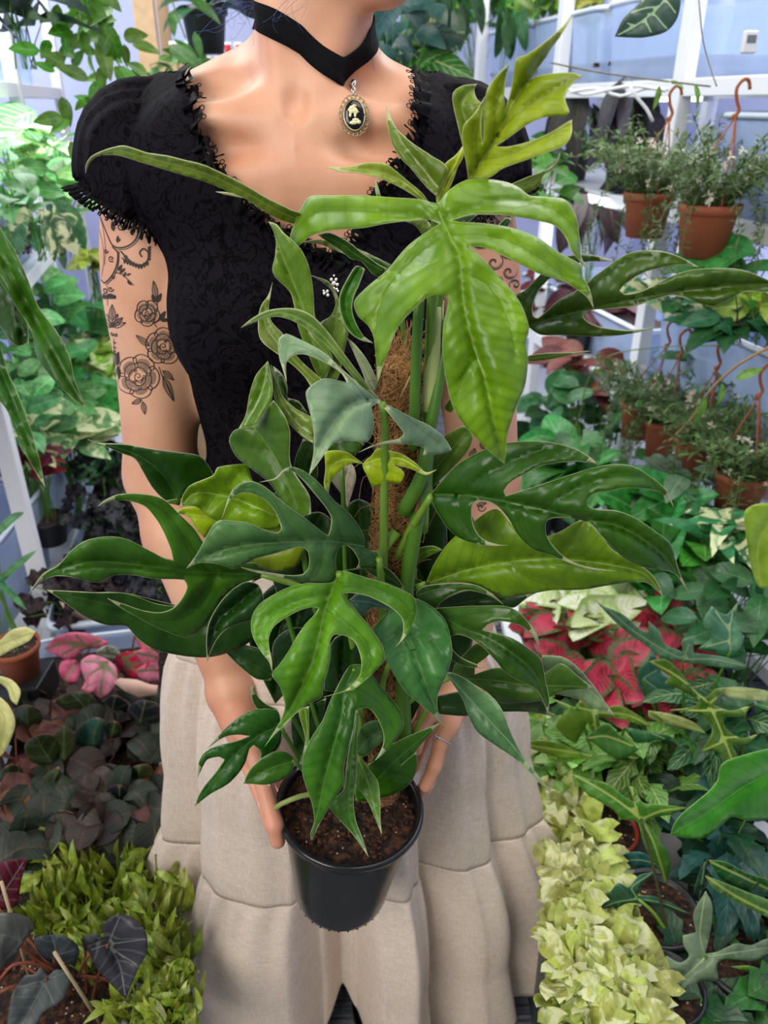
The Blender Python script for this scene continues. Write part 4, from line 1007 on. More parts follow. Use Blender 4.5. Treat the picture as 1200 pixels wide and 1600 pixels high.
# right-hand dark split leaves
trace_leaf(C5, [(90, 365), (150, 290), (210, 230), (300, 180), (400, 145), (500, 135), (600, 140), (700, 165), (770, 203), (803, 232), (740, 222), (640, 225), (560, 240), (490, 275), (430, 310), (403, 345), (412, 366), (450, 355), (560, 320), (680, 280), (780, 250), (880, 232), (960, 245), (1040, 295), (1100, 350), (1128, 418), (1090, 365), (1020, 340), (930, 333), (850, 345), (785, 357), (756, 387), (762, 412), (800, 425), (880, 430), (960, 460), (1050, 520), (1110, 570), (1135, 640), (1150, 690), (1190, 782), (1130, 700), (1060, 680), (980, 665), (900, 620), (830, 550), (760, 480), (700, 462), (620, 462), (583, 475), (582, 530), (620, 590), (680, 640), (760, 670), (885, 688), (780, 682), (700, 660), (600, 620), (520, 590), (460, 530), (420, 460), (370, 410), (320, 390), (272, 400), (265, 440), (275, 500), (310, 550), (380, 575), (425, 578), (340, 580), (260, 565), (190, 530), (140, 470), (105, 410)],
  [(92, 362), (240, 365), (400, 390), (560, 425), (750, 470), (900, 500), (1060, 600), (1135, 690), (1188, 778)],
  [[(200, 362), (400, 240), (600, 172), (800, 238)], [(560, 425), (700, 340), (850, 290), (1000, 290), (1125, 412)], [(222, 368), (215, 450), (280, 540), (420, 576)], [(482, 412), (500, 520), (600, 608), (870, 686)]],
  Y=(.56, .50), arc=-.035, droop=.016, fold=.006, col='2a5f14', stalk=[(610, 890, .60), (640, 830, .585), (674, 775, .56)], sr=.0036, label='large dark green leaf with six lobes reaching to the right')
trace_leaf(C5, [(65, 745), (110, 650), (170, 565), (270, 480), (370, 422), (450, 500), (560, 545), (640, 520), (740, 470), (810, 530), (870, 600), (960, 650), (1020, 690), (1060, 740), (1081, 797), (1040, 755), (980, 730), (860, 745), (740, 765), (600, 770), (480, 790), (400, 800), (330, 770), (260, 740), (180, 735)],
  [(66, 744), (250, 682), (450, 645), (620, 635), (850, 660), (1000, 700), (1080, 792)], [[(270, 680), (300, 560), (370, 440)], [(420, 652), (520, 720), (640, 762)], [(620, 635), (700, 560), (740, 480)]], Y=(.585, .54), arc=-.01, droop=.012, fold=.006, col='5d8c1c', stalk=[(628, 925, .60), (664, 912, .585)], sr=.003, label='broad yellowish green leaf under the dark split leaf')
trace_leaf(C5, [(655, 585), (690, 540), (740, 515), (800, 520), (830, 545), (780, 560), (720, 580), (690, 600)], [(665, 590), (740, 545), (825, 548)], Y=(.575, .575), col='6c8038', wave=.001)
trace_leaf(C5, [(5, 440), (45, 330), (60, 210), (140, 120), (230, 70), (268, 110), (250, 170), (190, 240), (120, 310), (45, 400)], [(15, 430), (80, 300), (150, 200), (240, 95)], Y=(.60, .605), col='55802f', stalk=None)
trace_leaf(C5, [(0, 620), (40, 590), (100, 580), (140, 597), (90, 620), (40, 650), (0, 670)], [(5, 645), (80, 600), (135, 597)], Y=(.60, .60), col='5f9418', wave=.001)
trace_leaf(D4, [(270, 140), (300, 110), (380, 95), (480, 92), (560, 105), (630, 145), (684, 196), (620, 155), (560, 135), (500, 128), (430, 150), (385, 185), (362, 215), (330, 205), (290, 175)], [(275, 150), (400, 115), (540, 112), (680, 192)], Y=(.57, .55), col='33602a', wave=.002)
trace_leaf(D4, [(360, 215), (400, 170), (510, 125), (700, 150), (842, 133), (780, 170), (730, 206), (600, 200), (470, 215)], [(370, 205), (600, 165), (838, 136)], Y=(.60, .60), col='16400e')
trace_leaf(D4, [(350, 210), (450, 205), (560, 200), (680, 200), (740, 220), (800, 280), (840, 340), (849, 392), (800, 320), (740, 285), (660, 272), (605, 288), (583, 310), (640, 325), (720, 350), (800, 400), (855, 450), (880, 560), (896, 640), (889, 714), (868, 650), (830, 590), (760, 550), (690, 510), (640, 450), (580, 390), (520, 350), (465, 335), (432, 348), (440, 400), (480, 440), (595, 491), (500, 482), (430, 445), (415, 370), (400, 300)],
  [(365, 225), (480, 300), (600, 345), (720, 420), (810, 500), (865, 600), (888, 708)], [[(420, 250), (600, 230), (740, 245), (848, 388)], [(430, 270), (425, 380), (480, 455), (590, 490)]], Y=(.56, .51), arc=-.03, droop=.014, fold=.005, col='2c5a1c', stalk=[(600, 1100, .60), (640, 1010, .59), (680, 955, .56)], sr=.003)
trace_leaf(D4, [(435, 540), (450, 480), (500, 420), (560, 375), (640, 400), (600, 440), (550, 480), (545, 520), (640, 490), (760, 500), (860, 520), (950, 470), (1030, 530), (1105, 586), (1030, 590), (960, 600), (860, 640), (760, 652), (660, 650), (600, 600), (520, 560)], [(440, 540), (600, 545), (800, 570), (1000, 575), (1100, 585)], [[(470, 540), (520, 450), (600, 400)]], Y=(.585, .56), col='44742e', stalk=[(600, 1130, .60), (660, 1080, .59), (705, 1058, .585)], sr=.003)
trace_leaf(D4, [(860, 430), (960, 440), (1030, 490), (1100, 570), (1150, 640), (1202, 715), (1110, 680), (1040, 640), (930, 612), (870, 600)], [(865, 500), (1000, 540), (1100, 610), (1198, 710)], Y=(.60, .59), col='7d9a6c')
trace_leaf(D4, [(405, 512), (440, 560), (490, 640), (520, 720), (560, 790), (640, 850), (740, 920), (820, 1000), (913, 1084), (840, 990), (770, 900), (710, 780), (680, 700), (640, 640), (570, 590), (500, 540), (430, 510)], [(410, 512), (500, 610), (600, 720), (720, 850), (820, 975), (910, 1080)], Y=(.57, .51), arc=-.02, col='5c8a58', hy=-.02, label='long pale grey-green pointed leaf')
trace_leaf(D4, [(365, 620), (500, 600), (660, 640), (850, 635), (890, 690), (932, 720), (800, 696), (600, 700), (500, 715), (370, 705)], [(370, 660), (600, 665), (925, 716)], Y=(.60, .60), col='143c0c')
trace_leaf(D3, [(950, 195), (1040, 240), (1110, 310), (1142, 400), (1152, 500), (1130, 590), (1090, 680), (1070, 760), (1083, 850), (1107, 908), (1060, 850), (980, 780), (900, 710), (850, 640), (810, 570), (778, 510), (770, 450), (735, 400), (718, 370), (760, 310), (820, 255), (900, 205)],
  [(905, 385), (960, 540), (1020, 700), (1070, 820), (1103, 900)], [[(905, 390), (1000, 400), (1080, 450), (1125, 540)], [(915, 400), (840, 400), (790, 470)], [(940, 480), (860, 500), (800, 540)]], Y=(.535, .50), arc=-.02, droop=.012, fold=.006, col='3f7a3a', label='undivided pointed leaf hanging in front of the pole', stalk=[(592, 1180, .60), (600, 1060, .58), (637, 990, .545)], sr=.003)
trace_leaf(D3, [(665, 10), (720, 0), (800, 30), (860, 90), (900, 155), (850, 130), (780, 100), (720, 70), (680, 45)], [(675, 20), (780, 60), (895, 150)], Y=(.575, .575), col=DRK, wave=.001)
trace_leaf(D3, [(585, 200), (640, 165), (720, 180), (800, 215), (870, 240), (860, 330), (780, 250), (700, 250), (660, 290), (610, 240)], [(600, 205), (700, 215), (860, 270)], Y=(.565, .565), col='466f5c', wave=.001)
# front split leaf
trace_leaf(D3, [(530, 48), (500, 100), (430, 112), (330, 115), (240, 140), (150, 185), (90, 230), (52, 290), (45, 360), (60, 420), (100, 490), (145, 545), (162, 604), (160, 540), (145, 470), (142, 410), (170, 350), (230, 305), (310, 262), (380, 243), (414, 248), (400, 275), (350, 330), (300, 400), (250, 490), (200, 560), (160, 615), (200, 670), (225, 740), (228, 800), (200, 880), (117, 1015), (170, 950), (230, 895), (290, 830), (350, 780), (432, 738), (440, 680), (465, 590), (480, 500), (480, 430), (500, 395), (560, 400), (610, 430), (640, 490), (652, 560), (640, 620), (600, 670), (550, 705), (440, 738), (560, 708), (610, 695), (680, 640), (740, 580), (780, 530), (770, 470), (730, 400), (680, 330), (620, 260), (570, 200), (550, 165), (600, 165), (680, 180), (760, 215), (840, 265), (877, 310), (882, 370), (865, 430), (838, 468), (900, 400), (940, 320), (953, 240), (942, 190), (890, 155), (800, 115), (700, 85), (600, 55), (560, 42)],
  [(530, 55), (485, 160), (445, 280), (400, 480), (340, 640), (270, 790), (200, 890), (120, 1010)], [[(480, 165), (300, 205), (150, 290), (92, 400), (158, 590)], [(458, 260), (560, 320), (680, 440), (700, 560), (560, 705)], [(512, 105), (700, 125), (850, 190), (922, 280), (845, 462)]],
  Y=(.52, .445), arc=-.03, droop=.012, fold=.007, col='4a8a22', label='bright green split leaf hanging in front of the pot', stalk=[(560, 1240, .60), (556, 1040, .575), (535, 930, .54), (530, 896, .522)], sr=.0036)
# blue-green split leaf above it
trace_leaf(D2, [(993, 572), (985, 545), (930, 530), (927, 480), (890, 410), (840, 350), (790, 310), (740, 250), (690, 200), (640, 165), (585, 147), (550, 160), (510, 200), (438, 219), (520, 207), (555, 172), (590, 170), (640, 210), (690, 270), (740, 330), (771, 385), (768, 440), (757, 470), (720, 445), (650, 390), (580, 340), (520, 290), (460, 240), (400, 215), (350, 225), (310, 255), (288, 300), (258, 397), (285, 330), (312, 290), (370, 268), (430, 285), (480, 320), (520, 380), (538, 440), (521, 456), (450, 440), (380, 410), (300, 402), (250, 400), (215, 430), (180, 490), (140, 560), (93, 624), (150, 600), (210, 598), (270, 610), (320, 626), (370, 600), (420, 575), (500, 555), (570, 535), (630, 525), (660, 540), (669, 580), (665, 620), (640, 650), (580, 656), (500, 645), (420, 632), (350, 618), (400, 638), (500, 661), (600, 683), (700, 692), (772, 691), (798, 655), (791, 590), (800, 545), (830, 514), (870, 535), (902, 590), (890, 622), (838, 632), (950, 621), (985, 602)],
  [(985, 568), (930, 525), (820, 503), (720, 497), (600, 500), (450, 508), (300, 530), (200, 565), (95, 622)], [[(722, 498), (728, 570), (705, 650), (640, 672), (420, 634)], [(645, 496), (560, 400), (500, 300), (400, 240), (300, 290)], [(825, 502), (790, 390), (680, 235), (590, 158)]],
  Y=(.555, .49), arc=-.02, droop=.012, fold=.005, col='426e38', stalk=[(596, 1000, .60), (598, 940, .575), (592, 872, .556)], sr=.0036, label='blue-green leaf with hooked lobes left of the pole')
# far left leaves
trace_leaf(D1, [(1110, 655), (1080, 600), (960, 600), (880, 560), (830, 500), (790, 440), (720, 370), (660, 310), (610, 285), (520, 272), (430, 278), (370, 305), (338, 333), (420, 305), (500, 312), (560, 335), (610, 390), (650, 460), (680, 530), (692, 584), (650, 575), (560, 530), (480, 490), (420, 476), (340, 480), (270, 500), (210, 545), (150, 610), (80, 650), (14, 742), (70, 690), (130, 662), (220, 665), (340, 688), (420, 655), (500, 655), (600, 672), (742, 679), (757, 710), (735, 760), (690, 810), (630, 830), (550, 820), (460, 790), (383, 764), (450, 810), (540, 860), (640, 910), (760, 947), (830, 900), (880, 840), (930, 760), (1000, 700), (1060, 680)],
  [(1105, 655), (900, 645), (750, 635), (500, 605), (300, 595), (120, 650), (16, 740)], [[(890, 650), (840, 760), (740, 850), (600, 860), (388, 766)], [(850, 630), (760, 500), (640, 350), (500, 292), (342, 332)]], Y=(.58, .49), arc=-.02, droop=.012, fold=.006, col='2c6410', stalk=[(560, 1000, .60), (500, 930, .59), (408, 898, .58)], sr=.003, label='dark green split leaf reaching to the far left')
trace_leaf(D1, [(100, 725), (170, 728), (250, 732), (340, 737), (470, 740), (620, 790), (760, 800), (900, 760), (1040, 690), (1120, 780), (1100, 900), (1040, 975), (930, 1025), (840, 1040), (720, 1030), (600, 1000), (520, 945), (470, 893), (380, 888), (280, 850), (180, 780)], [(1100, 800), (800, 900), (500, 820), (105, 728)], Y=(.61, .55), col='1d4d0c', label='dark undivided leaf below the far left split leaf')
trace_leaf(D1, [(300, 738), (400, 735), (500, 745), (620, 775), (700, 795), (640, 830), (540, 815), (460, 790), (380, 760)], [(310, 740), (500, 780), (690, 800)], Y=(.575, .59), col='123a08', wave=.001)
trace_leaf(D1, [(850, 1062), (846, 960), (858, 880), (900, 800), (960, 730), (1030, 688), (1090, 700), (1115, 770), (1060, 860), (1000, 880), (940, 910), (890, 970)], [(1085, 715), (980, 800), (900, 870), (851, 1055)], Y=(.545, .51), col='12400f', fold=.008)
trace_leaf(D1, [(290, 18), (340, 35), (470, 42), (600, 65), (720, 80), (820, 100), (886, 187), (820, 215), (760, 250), (725, 302), (660, 305), (600, 250), (550, 170), (510, 110), (450, 85), (370, 50)], [(700, 270), (640, 180), (520, 90), (295, 22)], Y=(.60, .58), col='1c4c0c', label='dark green leaf crossing the elbow')
trace_leaf(D1, [(725, 335), (735, 285), (770, 235), (880, 187), (900, 150), (1030, 135), (1045, 160), (1065, 215), (1200, 330), (1190, 430), (1050, 440), (960, 420), (850, 380), (800, 335)], [(1180, 380), (960, 290), (800, 270), (728, 330)], [[(980, 300), (960, 220), (1020, 150)], [(900, 270), (860, 330)]], Y=(.585, .56), col='6a9c1c', wave=.016, fold=.006, label='crinkled yellow-green young leaf')
trace_leaf(D1, [(690, 360), (760, 335), (860, 340), (980, 335), (1020, 368), (1012, 400), (900, 420), (840, 480), (800, 440), (760, 380)], [(1010, 370), (860, 380), (692, 360)], Y=(.60, .59), col='8db51c')
trace_leaf(D1, [(1050, 440), (1190, 410), (1300, 480), (1280, 600), (1180, 640), (1060, 600), (1000, 560)], [(1280, 500), (1040, 560)], Y=(.60, .60), col='6f8f18')
trace_leaf(D1, [(640, 310), (700, 298), (730, 300), (720, 330), (665, 318)], [(725, 315), (645, 311)], Y=(.60, .59), col='4f7a20', wave=0)
# lower leaves over the pot
trace_leaf(D5, [(445, 325), (430, 270), (330, 265), (250, 300), (170, 370), (103, 447), (170, 400), (240, 382), (300, 388), (240, 412), (150, 435), (90, 465), (62, 510), (57, 585), (100, 500), (160, 487), (182, 500), (140, 560), (90, 620), (60, 670), (43, 718), (120, 660), (200, 612), (250, 560), (280, 510), (300, 450), (320, 432), (352, 460), (345, 500), (325, 525), (400, 480), (445, 420)], [(440, 340), (330, 395), (230, 480), (140, 590), (45, 715)], [[(400, 355), (270, 320), (108, 443)], [(330, 395), (180, 445), (58, 570)]], Y=(.56, .52), col='1f5c1c', stalk=[(500, 1240, .60), (470, 1190, .58), (438, 1135, .56)], sr=.0024, label='small dark split leaf over the wrist')
trace_leaf(D5, [(270, 612), (300, 550), (350, 500), (410, 465), (470, 462), (507, 500), (495, 560), (440, 600), (380, 616), (310, 614)], [(500, 510), (400, 540), (275, 610)], Y=(.545, .53), col='2f6c14', label='small oval leaf over the pot rim', stalk=[(520, 1250, .60), (490, 1220, .57), (458, 1188, .545)], sr=.0022)
trace_leaf(D5, [(770, 60), (690, 200), (640, 320), (590, 400), (555, 480), (548, 560), (570, 640), (595, 720), (602, 790), (584, 850), (591, 880), (630, 800), (680, 710), (720, 650), (743, 610), (742, 540), (760, 450), (785, 350), (797, 270), (820, 258), (862, 262), (900, 310), (927, 380), (925, 430), (890, 500), (850, 530), (920, 480), (980, 410), (1022, 340), (1010, 280), (960, 210), (900, 140), (840, 60)], [(790, 70), (745, 180), (730, 300), (690, 450), (650, 600), (625, 720), (590, 872)], [[(760, 150), (880, 210), (965, 330), (930, 440), (856, 526)]], Y=(.555, .49), arc=-.02, col='347420', label='long two-lobed leaf hanging over the pot', stalk=[(560, 1250, .60), (565, 1120, .58), (553, 1045, .555)], sr=.003)
trace_leaf(D5, [(675, 710), (740, 640), (752, 540), (765, 450), (785, 350), (800, 262), (812, 280), (806, 400), (802, 560), (788, 700), (800, 790), (830, 870), (859, 960), (790, 860), (720, 780)], [(805, 290), (780, 480), (765, 660), (770, 780), (855, 950)], Y=(.57, .485), col='37702f')
trace_leaf(D5, [(800, 490), (830, 500), (860, 545), (900, 600), (912, 680), (914, 780), (921, 853), (890, 780), (850, 690), (800, 620), (793, 560)], [(812, 500), (860, 620), (885, 720), (920, 850)], Y=(.56, .50), col='4d7f3e')
trace_leaf(D5, [(1192, 328), (1090, 370), (990, 415), (900, 470), (850, 540), (800, 610), (795, 690), (850, 697), (920, 680), (1000, 650), (1060, 600), (1086, 530), (1083, 462), (1010, 525), (1060, 480), (1130, 400)], [(820, 680), (900, 590), (1010, 480), (1188, 332)], [[(840, 670), (960, 600), (1080, 480)]], Y=(.585, .565), col='2c6a12', label='green leaf over the soil at the right of the pot')
trace_leaf(D5, [(650, 175), (655, 60), (700, -70), (800, -90), (850, 40), (820, 125), (740, 178)], [(745, -60), (740, 60), (742, 170)], Y=(.57, .57), col='123c0c', fold=.008)
trace_leaf(D5, [(800, 480), (808, 380), (860, 322), (925, 325), (935, 395), (880, 450), (840, 485)], [(930, 360), (860, 400), (805, 470)], Y=(.57, .565), col='3c6c44', wave=.012)
trace_leaf(D5, [(530, 270), (578, 248), (579, 440), (562, 520), (518, 556), (548, 480), (560, 400)], [(560, 262), (570, 400), (522, 552)], Y=(.57, .55), col='6a9a4c', wave=0)
trace_leaf(D5, [(500, 300), (560, 260), (660, 210), (640, 300), (590, 400), (550, 500), (505, 430)], [(620, 230), (540, 460)], Y=(.60, .60), col='1a4c0e')
trace_leaf(D5, [(305, 165), (320, 150), (330, 190), (370, 235), (430, 265), (420, 290), (350, 275), (315, 230)], [(318, 160), (340, 230), (420, 275)], Y=(.60, .60), col='1c4a12', wave=0)
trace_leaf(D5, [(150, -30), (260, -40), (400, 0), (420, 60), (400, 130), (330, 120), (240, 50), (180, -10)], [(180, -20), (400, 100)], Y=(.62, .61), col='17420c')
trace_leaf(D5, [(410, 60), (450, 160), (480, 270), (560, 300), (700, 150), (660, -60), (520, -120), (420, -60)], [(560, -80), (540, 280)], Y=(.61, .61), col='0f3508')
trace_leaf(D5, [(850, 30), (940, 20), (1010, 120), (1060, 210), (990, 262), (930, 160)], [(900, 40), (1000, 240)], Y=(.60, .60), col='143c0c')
trace_leaf(D5, [(930, 150), (980, 140), (1055, 200), (1030, 240), (990, 265), (1000, 220), (970, 180)], [(940, 150), (1020, 200), (992, 262)], Y=(.595, .59), col='4f7f3c', wave=0)
trace_leaf(C6, [(130, 425), (100, 350), (68, 285), (110, 270), (170, 210), (230, 150), (300, 116), (380, 107), (440, 115), (512, 136), (400, 140), (300, 160), (220, 220), (170, 280), (150, 340), (152, 380), (172, 391), (200, 370), (270, 310), (350, 265), (420, 208), (500, 150), (570, 105), (640, 90), (720, 92), (800, 115), (893, 164), (800, 155), (700, 170), (620, 200), (560, 240), (538, 268), (560, 283), (620, 275), (700, 240), (780, 200), (860, 178), (950, 170), (1050, 172), (1130, 190), (1245, 240), (1200, 276), (1100, 275), (1040, 300), (960, 335), (900, 325), (820, 300), (760, 292), (680, 315), (600, 340), (500, 350), (420, 355), (383, 368), (375, 385), (400, 410), (450, 430), (560, 445), (640, 440), (705, 430), (600, 457), (500, 472), (400, 472), (280, 466), (180, 463)],
  [(132, 425), (300, 375), (500, 330), (700, 290), (900, 262), (1100, 245), (1240, 240)], [[(330, 365), (450, 220), (600, 130), (720, 115), (890, 162)], [(150, 415), (110, 330), (200, 200), (300, 135), (508, 136)], [(300, 380), (400, 430), (560, 455), (700, 432)]], Y=(.60, .52), arc=-.02, droop=.014, fold=.006, col='35591c', stalk=[(700, 640, .605), (760, 560, .60), (826, 508, .60)], sr=.003, label='dark olive split leaf reaching to the right edge')
trace_leaf(C6, [(122, 562), (200, 548), (300, 545), (407, 537), (300, 561), (200, 581), (122, 588)], [(124, 575), (400, 539)], Y=(.60, .60), col='4c6c2c', wave=0)

# filler leaves added round the stems, deep shade put into their dark green
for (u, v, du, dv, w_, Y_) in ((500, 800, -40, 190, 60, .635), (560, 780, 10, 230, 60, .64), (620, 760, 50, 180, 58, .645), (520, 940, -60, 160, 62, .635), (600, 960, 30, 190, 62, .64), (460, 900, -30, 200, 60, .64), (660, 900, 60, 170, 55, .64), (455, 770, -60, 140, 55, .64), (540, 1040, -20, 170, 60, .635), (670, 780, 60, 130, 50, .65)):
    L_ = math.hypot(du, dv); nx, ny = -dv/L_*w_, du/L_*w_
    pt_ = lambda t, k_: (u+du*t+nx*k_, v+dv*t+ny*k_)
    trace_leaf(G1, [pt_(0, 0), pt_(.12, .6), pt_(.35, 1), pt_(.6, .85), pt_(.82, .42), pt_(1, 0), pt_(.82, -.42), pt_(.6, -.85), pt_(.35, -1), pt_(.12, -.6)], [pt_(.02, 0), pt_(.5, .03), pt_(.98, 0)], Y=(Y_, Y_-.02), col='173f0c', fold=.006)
# moss pole
coir, nt, b = newmat('coir_fibre')
tc = N(nt, 'TexCoord'); n1 = N(nt, 'TexNoise', {'Vector': tc.outputs['Object'], 'Scale': 180, 'Detail': 5, 'Distortion': 2})
nt.links.new(mixc(nt, smooth(nt, n1.outputs[0], .35, .65), lin('4a2c12'), lin('b5824a')), b.inputs['Base Color']); b.inputs['Roughness'].default_value = .9
bp = N(nt, 'Bump', {'Strength': 1, 'Distance': .003, 'Height': n1.outputs[0]}); nt.links.new(bp.outputs[0], b.inputs['Normal'])
PA, PB_ = P(594, 1240, .605), P(631, 540, .612)
ax = (PB_-PA).normalized(); a_ = ax.orthogonal().normalized(); b_ = ax.cross(a_); LN = (PB_-PA).length
m = MB()
m.grid(lambda i, j: PA+ax*(LN*j)+(a_*math.cos(2*pi*i)+b_*math.sin(2*pi*i))*((.0185+.0025*noise.noise((math.cos(2*pi*i)*3, math.sin(2*pi*i)*3, j*30)))*(1 if j < .97 else max(.02, (1-j)/.03))), 40, 90, wrap=True)
pole = m.build('moss_pole', coir, plant)
fib = plain('coir_strand', 'c8955a', .8, .3, .4, 90); m = MB(); rr = random.Random(9)
for i in range(1500):
    s_ = rr.random(); th = rr.random()*2*pi; c_ = PA+ax*(LN*s_); R_ = .0195
    dth = rr.uniform(-1.3, 1.3); dz = rr.gauss(0, .016); k = 6; pts = []
    for q in range(k):
        t = q/(k-1); r_ = R_+.0025*math.sin(pi*t)*rr.uniform(.2, 1.8); an = th+dth*(t-.5)
        pts.append(c_+ax*(dz*(t-.5))+(a_*math.cos(an)+b_*math.sin(an))*r_)
    m.tube(pts, rr.uniform(.00025, .0005), 3, caps=False, rnd=rr.random())
for i in range(70):
    th = rr.random()*2*pi; r_ = rr.random()*.017; c_ = PA+ax*(LN*rr.uniform(.97, 1.0))+(a_*math.cos(th)+b_*math.sin(th))*r_
    h_ = rr.uniform(.008, .028); dx = (a_*rr.uniform(-1, 1)+b_*rr.uniform(-1, 1))*.012
    m.tube(catmull([c_, c_+ax*h_*.6+dx*.4, c_+ax*h_+dx], .006), .0003, 3, caps=False)
for i in range(60):
    th = rr.random()*2*pi; c_ = PA+ax*(LN*rr.uniform(.5, .95))+(a_*math.cos(th)+b_*math.sin(th))*.019
    m.tube(catmull([c_, c_+(a_*math.cos(th)+b_*math.sin(th))*.012+ax*rr.uniform(-.01, .01), c_+(a_*math.cos(th+.5)+b_*math.sin(th+.5))*.022+ax*rr.uniform(-.02, .01)], .006), .0003, 3, caps=False)
tag(m.build('coir_fibres', fib, pole), kind='stuff')
# climbing stems
def stem(name, pts, r, mat):
    m = MB(); pp = catmull([P(*p) for p in pts], .01); n = len(pp); m.tube(pp, r if not isinstance(r, tuple) else [r[0]+(r[1]-r[0])*i/(n-1) for i in range(n)], 10); return m.build(name, mat, plant)
sheath = plain('pale_leaf_sheath', 'b9c77e', .45, .4, .2, 40)
stem('stem', [(632, 1200, .60), (628, 1000, .59), (640, 880, .585), (655, 790, .585), (668, 700, .59), (672, 600, .59), (676, 500, .585)], (.009, .0055), darkstem)
stem('sheath', [(671, 640, .586), (677, 560, .584), (680, 480, .584)], (.007, .0045), sheath)
stem('sheath', [(683, 600, .592), (686, 540, .592), (688, 470, .592)], (.004, .003), sheath)
stem('stem', [(630, 800, .58), (660, 740, .575), (668, 690, .578), (680, 630, .58), (692, 560, .585), (700, 500, .59)], (.0065, .0035), darkstem)
stem('stem', [(646, 700, .578), (649, 600, .574), (652, 520, .572), (655, 470, .57)], (.0048, .004), darkstem)
stem('aerial_root', [(650, 880, .59), (652, 800, .58), (655, 740, .583), (660, 690, .59)], .0028, plain('brown_root', '6b4a2c', .8))
stem('aerial_root', [(626, 620, .585), (645, 580, .58), (655, 555, .58), (662, 540, .585)], .0007, plain('thin_root', 'b9a070', .8))
stem('stem', [(620, 830, .585), (598, 860, .58), (590, 920, .59)], (.005, .004), stemm)
stem('stem', [(440, 1040, .60), (450, 1100, .60), (490, 1180, .60), (520, 1240, .60)], (.0028, .0035), darkstem)
stem('stem', [(545, 1240, .60), (500, 1140, .60), (460, 1000, .60), (440, 930, .60)], (.003, .0025), darkstem)
stem('stem', [(600, 1230, .60), (640, 1160, .60), (670, 1100, .60)], (.003, .0025), stemm)
stem('stem', [(570, 1240, .60), (480, 900, .61), (460, 760, .61), (440, 700, .60)], (.0035, .0025), darkstem)
stem('stem', [(560, 1240, .60), (540, 900, .60), (536, 770, .59), (534, 730, .59)], (.003, .002), darkstem)
stem('fallen_stem', [(423, 1268, .575), (440, 1256, .57), (470, 1244, .575), (495, 1240, .585)], (.0026, .003), plain('cut_stem', '8a9a50', .5))
# pot, soil and label
potm = plain('black_pot_plastic', '1d1f21', .22, .5, .25, 8, bump=.06, bscale=60)
POT_H, POT_R = .150, .0815
PAX = Vector((.10, -.02, 1)).normalized(); PM = PAX.to_track_quat('Z', 'Y').to_matrix(); PTOP = POTC
prof = [(.0001, -POT_H), (.050, -POT_H), (.0535, -POT_H+.003), (.0555, -POT_H+.010), (.0590, -POT_H+.040), (.0640, -.075), (.0705, -.030), (.0725, -.016), (.0765, -.015), (.0775, -.004), (.0815, -.003), (.0825, .0), (.0815, .003), (.0765, .0032), (.0745, .0), (.0735, -.012), (.0705, -.030), (.0625, -.080), (.0001, -.085)]
m = MB(); m.lathe([(r, z) for r, z in prof], 64, PTOP, PM)
for k in range(30):
    th = 2*pi*k/30; c_ = PTOP+PM@Vector((.0525*math.cos(th), .0525*math.sin(th), -POT_H+.002)); m.box(c_, (.0018, .0018, .003))
pot = m.build('pot', potm, plant)
soilm, nt, b = newmat('bark_soil')
tc = N(nt, 'TexCoord'); n1 = N(nt, 'TexNoise', {'Vector': tc.outputs['Object'], 'Scale': 110, 'Detail': 6}); v1 = N(nt, 'TexVoronoi', {'Vector': tc.outputs['Object'], 'Scale': 130})
c = mixc(nt, smooth(nt, n1.outputs[0], .4, .7), lin('170c06'), lin('5a3620')); c = mixc(nt, math_(nt, 'MULTIPLY', math_(nt, 'SUBTRACT', 1, smooth(nt, v1.outputs[0], .14, .2)), smooth(nt, n1.outputs[0], .5, .55)), c, lin('cfc5b4'))
nt.links.new(c, b.inputs['Base Color']); b.inputs['Roughness'].default_value = .9
bp = N(nt, 'Bump', {'Strength': 1, 'Distance': .006, 'Height': n1.outputs[0]}); nt.links.new(bp.outputs[0], b.inputs['Normal'])
m = MB(); m.grid(lambda i, j: PTOP+PM@Vector((.0735*j*math.cos(2*pi*i), .0735*j*math.sin(2*pi*i), -.011+.006*noise.noise((j*math.cos(2*pi*i)*5, j*math.sin(2*pi*i)*5, 1))+.0035*noise.noise((j*math.cos(2*pi*i)*18, j*math.sin(2*pi*i)*18, 4)))), 72, 30, wrap=True)
soil = m.build('soil', soilm, plant)
m = MB(); rr = random.Random(3)
for i in range(260):
    r_ = .072*math.sqrt(rr.random()); th = rr.random()*2*pi; z_ = rr.uniform(.001, .006)-.010
    M_ = Matrix.Rotation(rr.random()*6, 3, 'X')@Matrix.Rotation(rr.random()*6, 3, 'Z'); m.box(PTOP+PM@Vector((r_*math.cos(th), r_*math.sin(th), z_)), (rr.uniform(.001, .006), rr.uniform(.001, .0035), rr.uniform(.0006, .002)), M=M_, rnd=rr.random())
tag(m.build('bark_chips', plain('bark_chip', '6e4528', .85, .3, .5, 150), soil), kind='stuff')
m = MB(); a0 = P(404, 1222, .590); e1 = P(422, 1222, .586)-a0; dn = P(404, 1268, .600)-a0
m.grid(lambda i, j: a0+e1*i+dn*(j*(1-.12*i)), 2, 4)
tg = m.build('plant_label', plain('label_plastic', 'e9ebe6', .4), plant, solid=.0008)
m = MB(); nn = e1.cross(dn).normalized(); nn = nn if nn.y < 0 else -nn
for (x_, y_, w_, h_) in ((.35, .28, .10, .16), (.5, .33, .08, .10), (.62, .26, .10, .18), (.3, .74, .5, .03), (.3, .79, .42, .02)):
    c_ = a0+e1*x_+dn*y_+nn*.0006; m.add([c_, c_+e1*w_, c_+e1*w_+dn*h_, c_+dn*h_], [(0, 1, 2, 3)])
m.build('printed_mark', plain('print_grey', '8c908c', .6), tg)
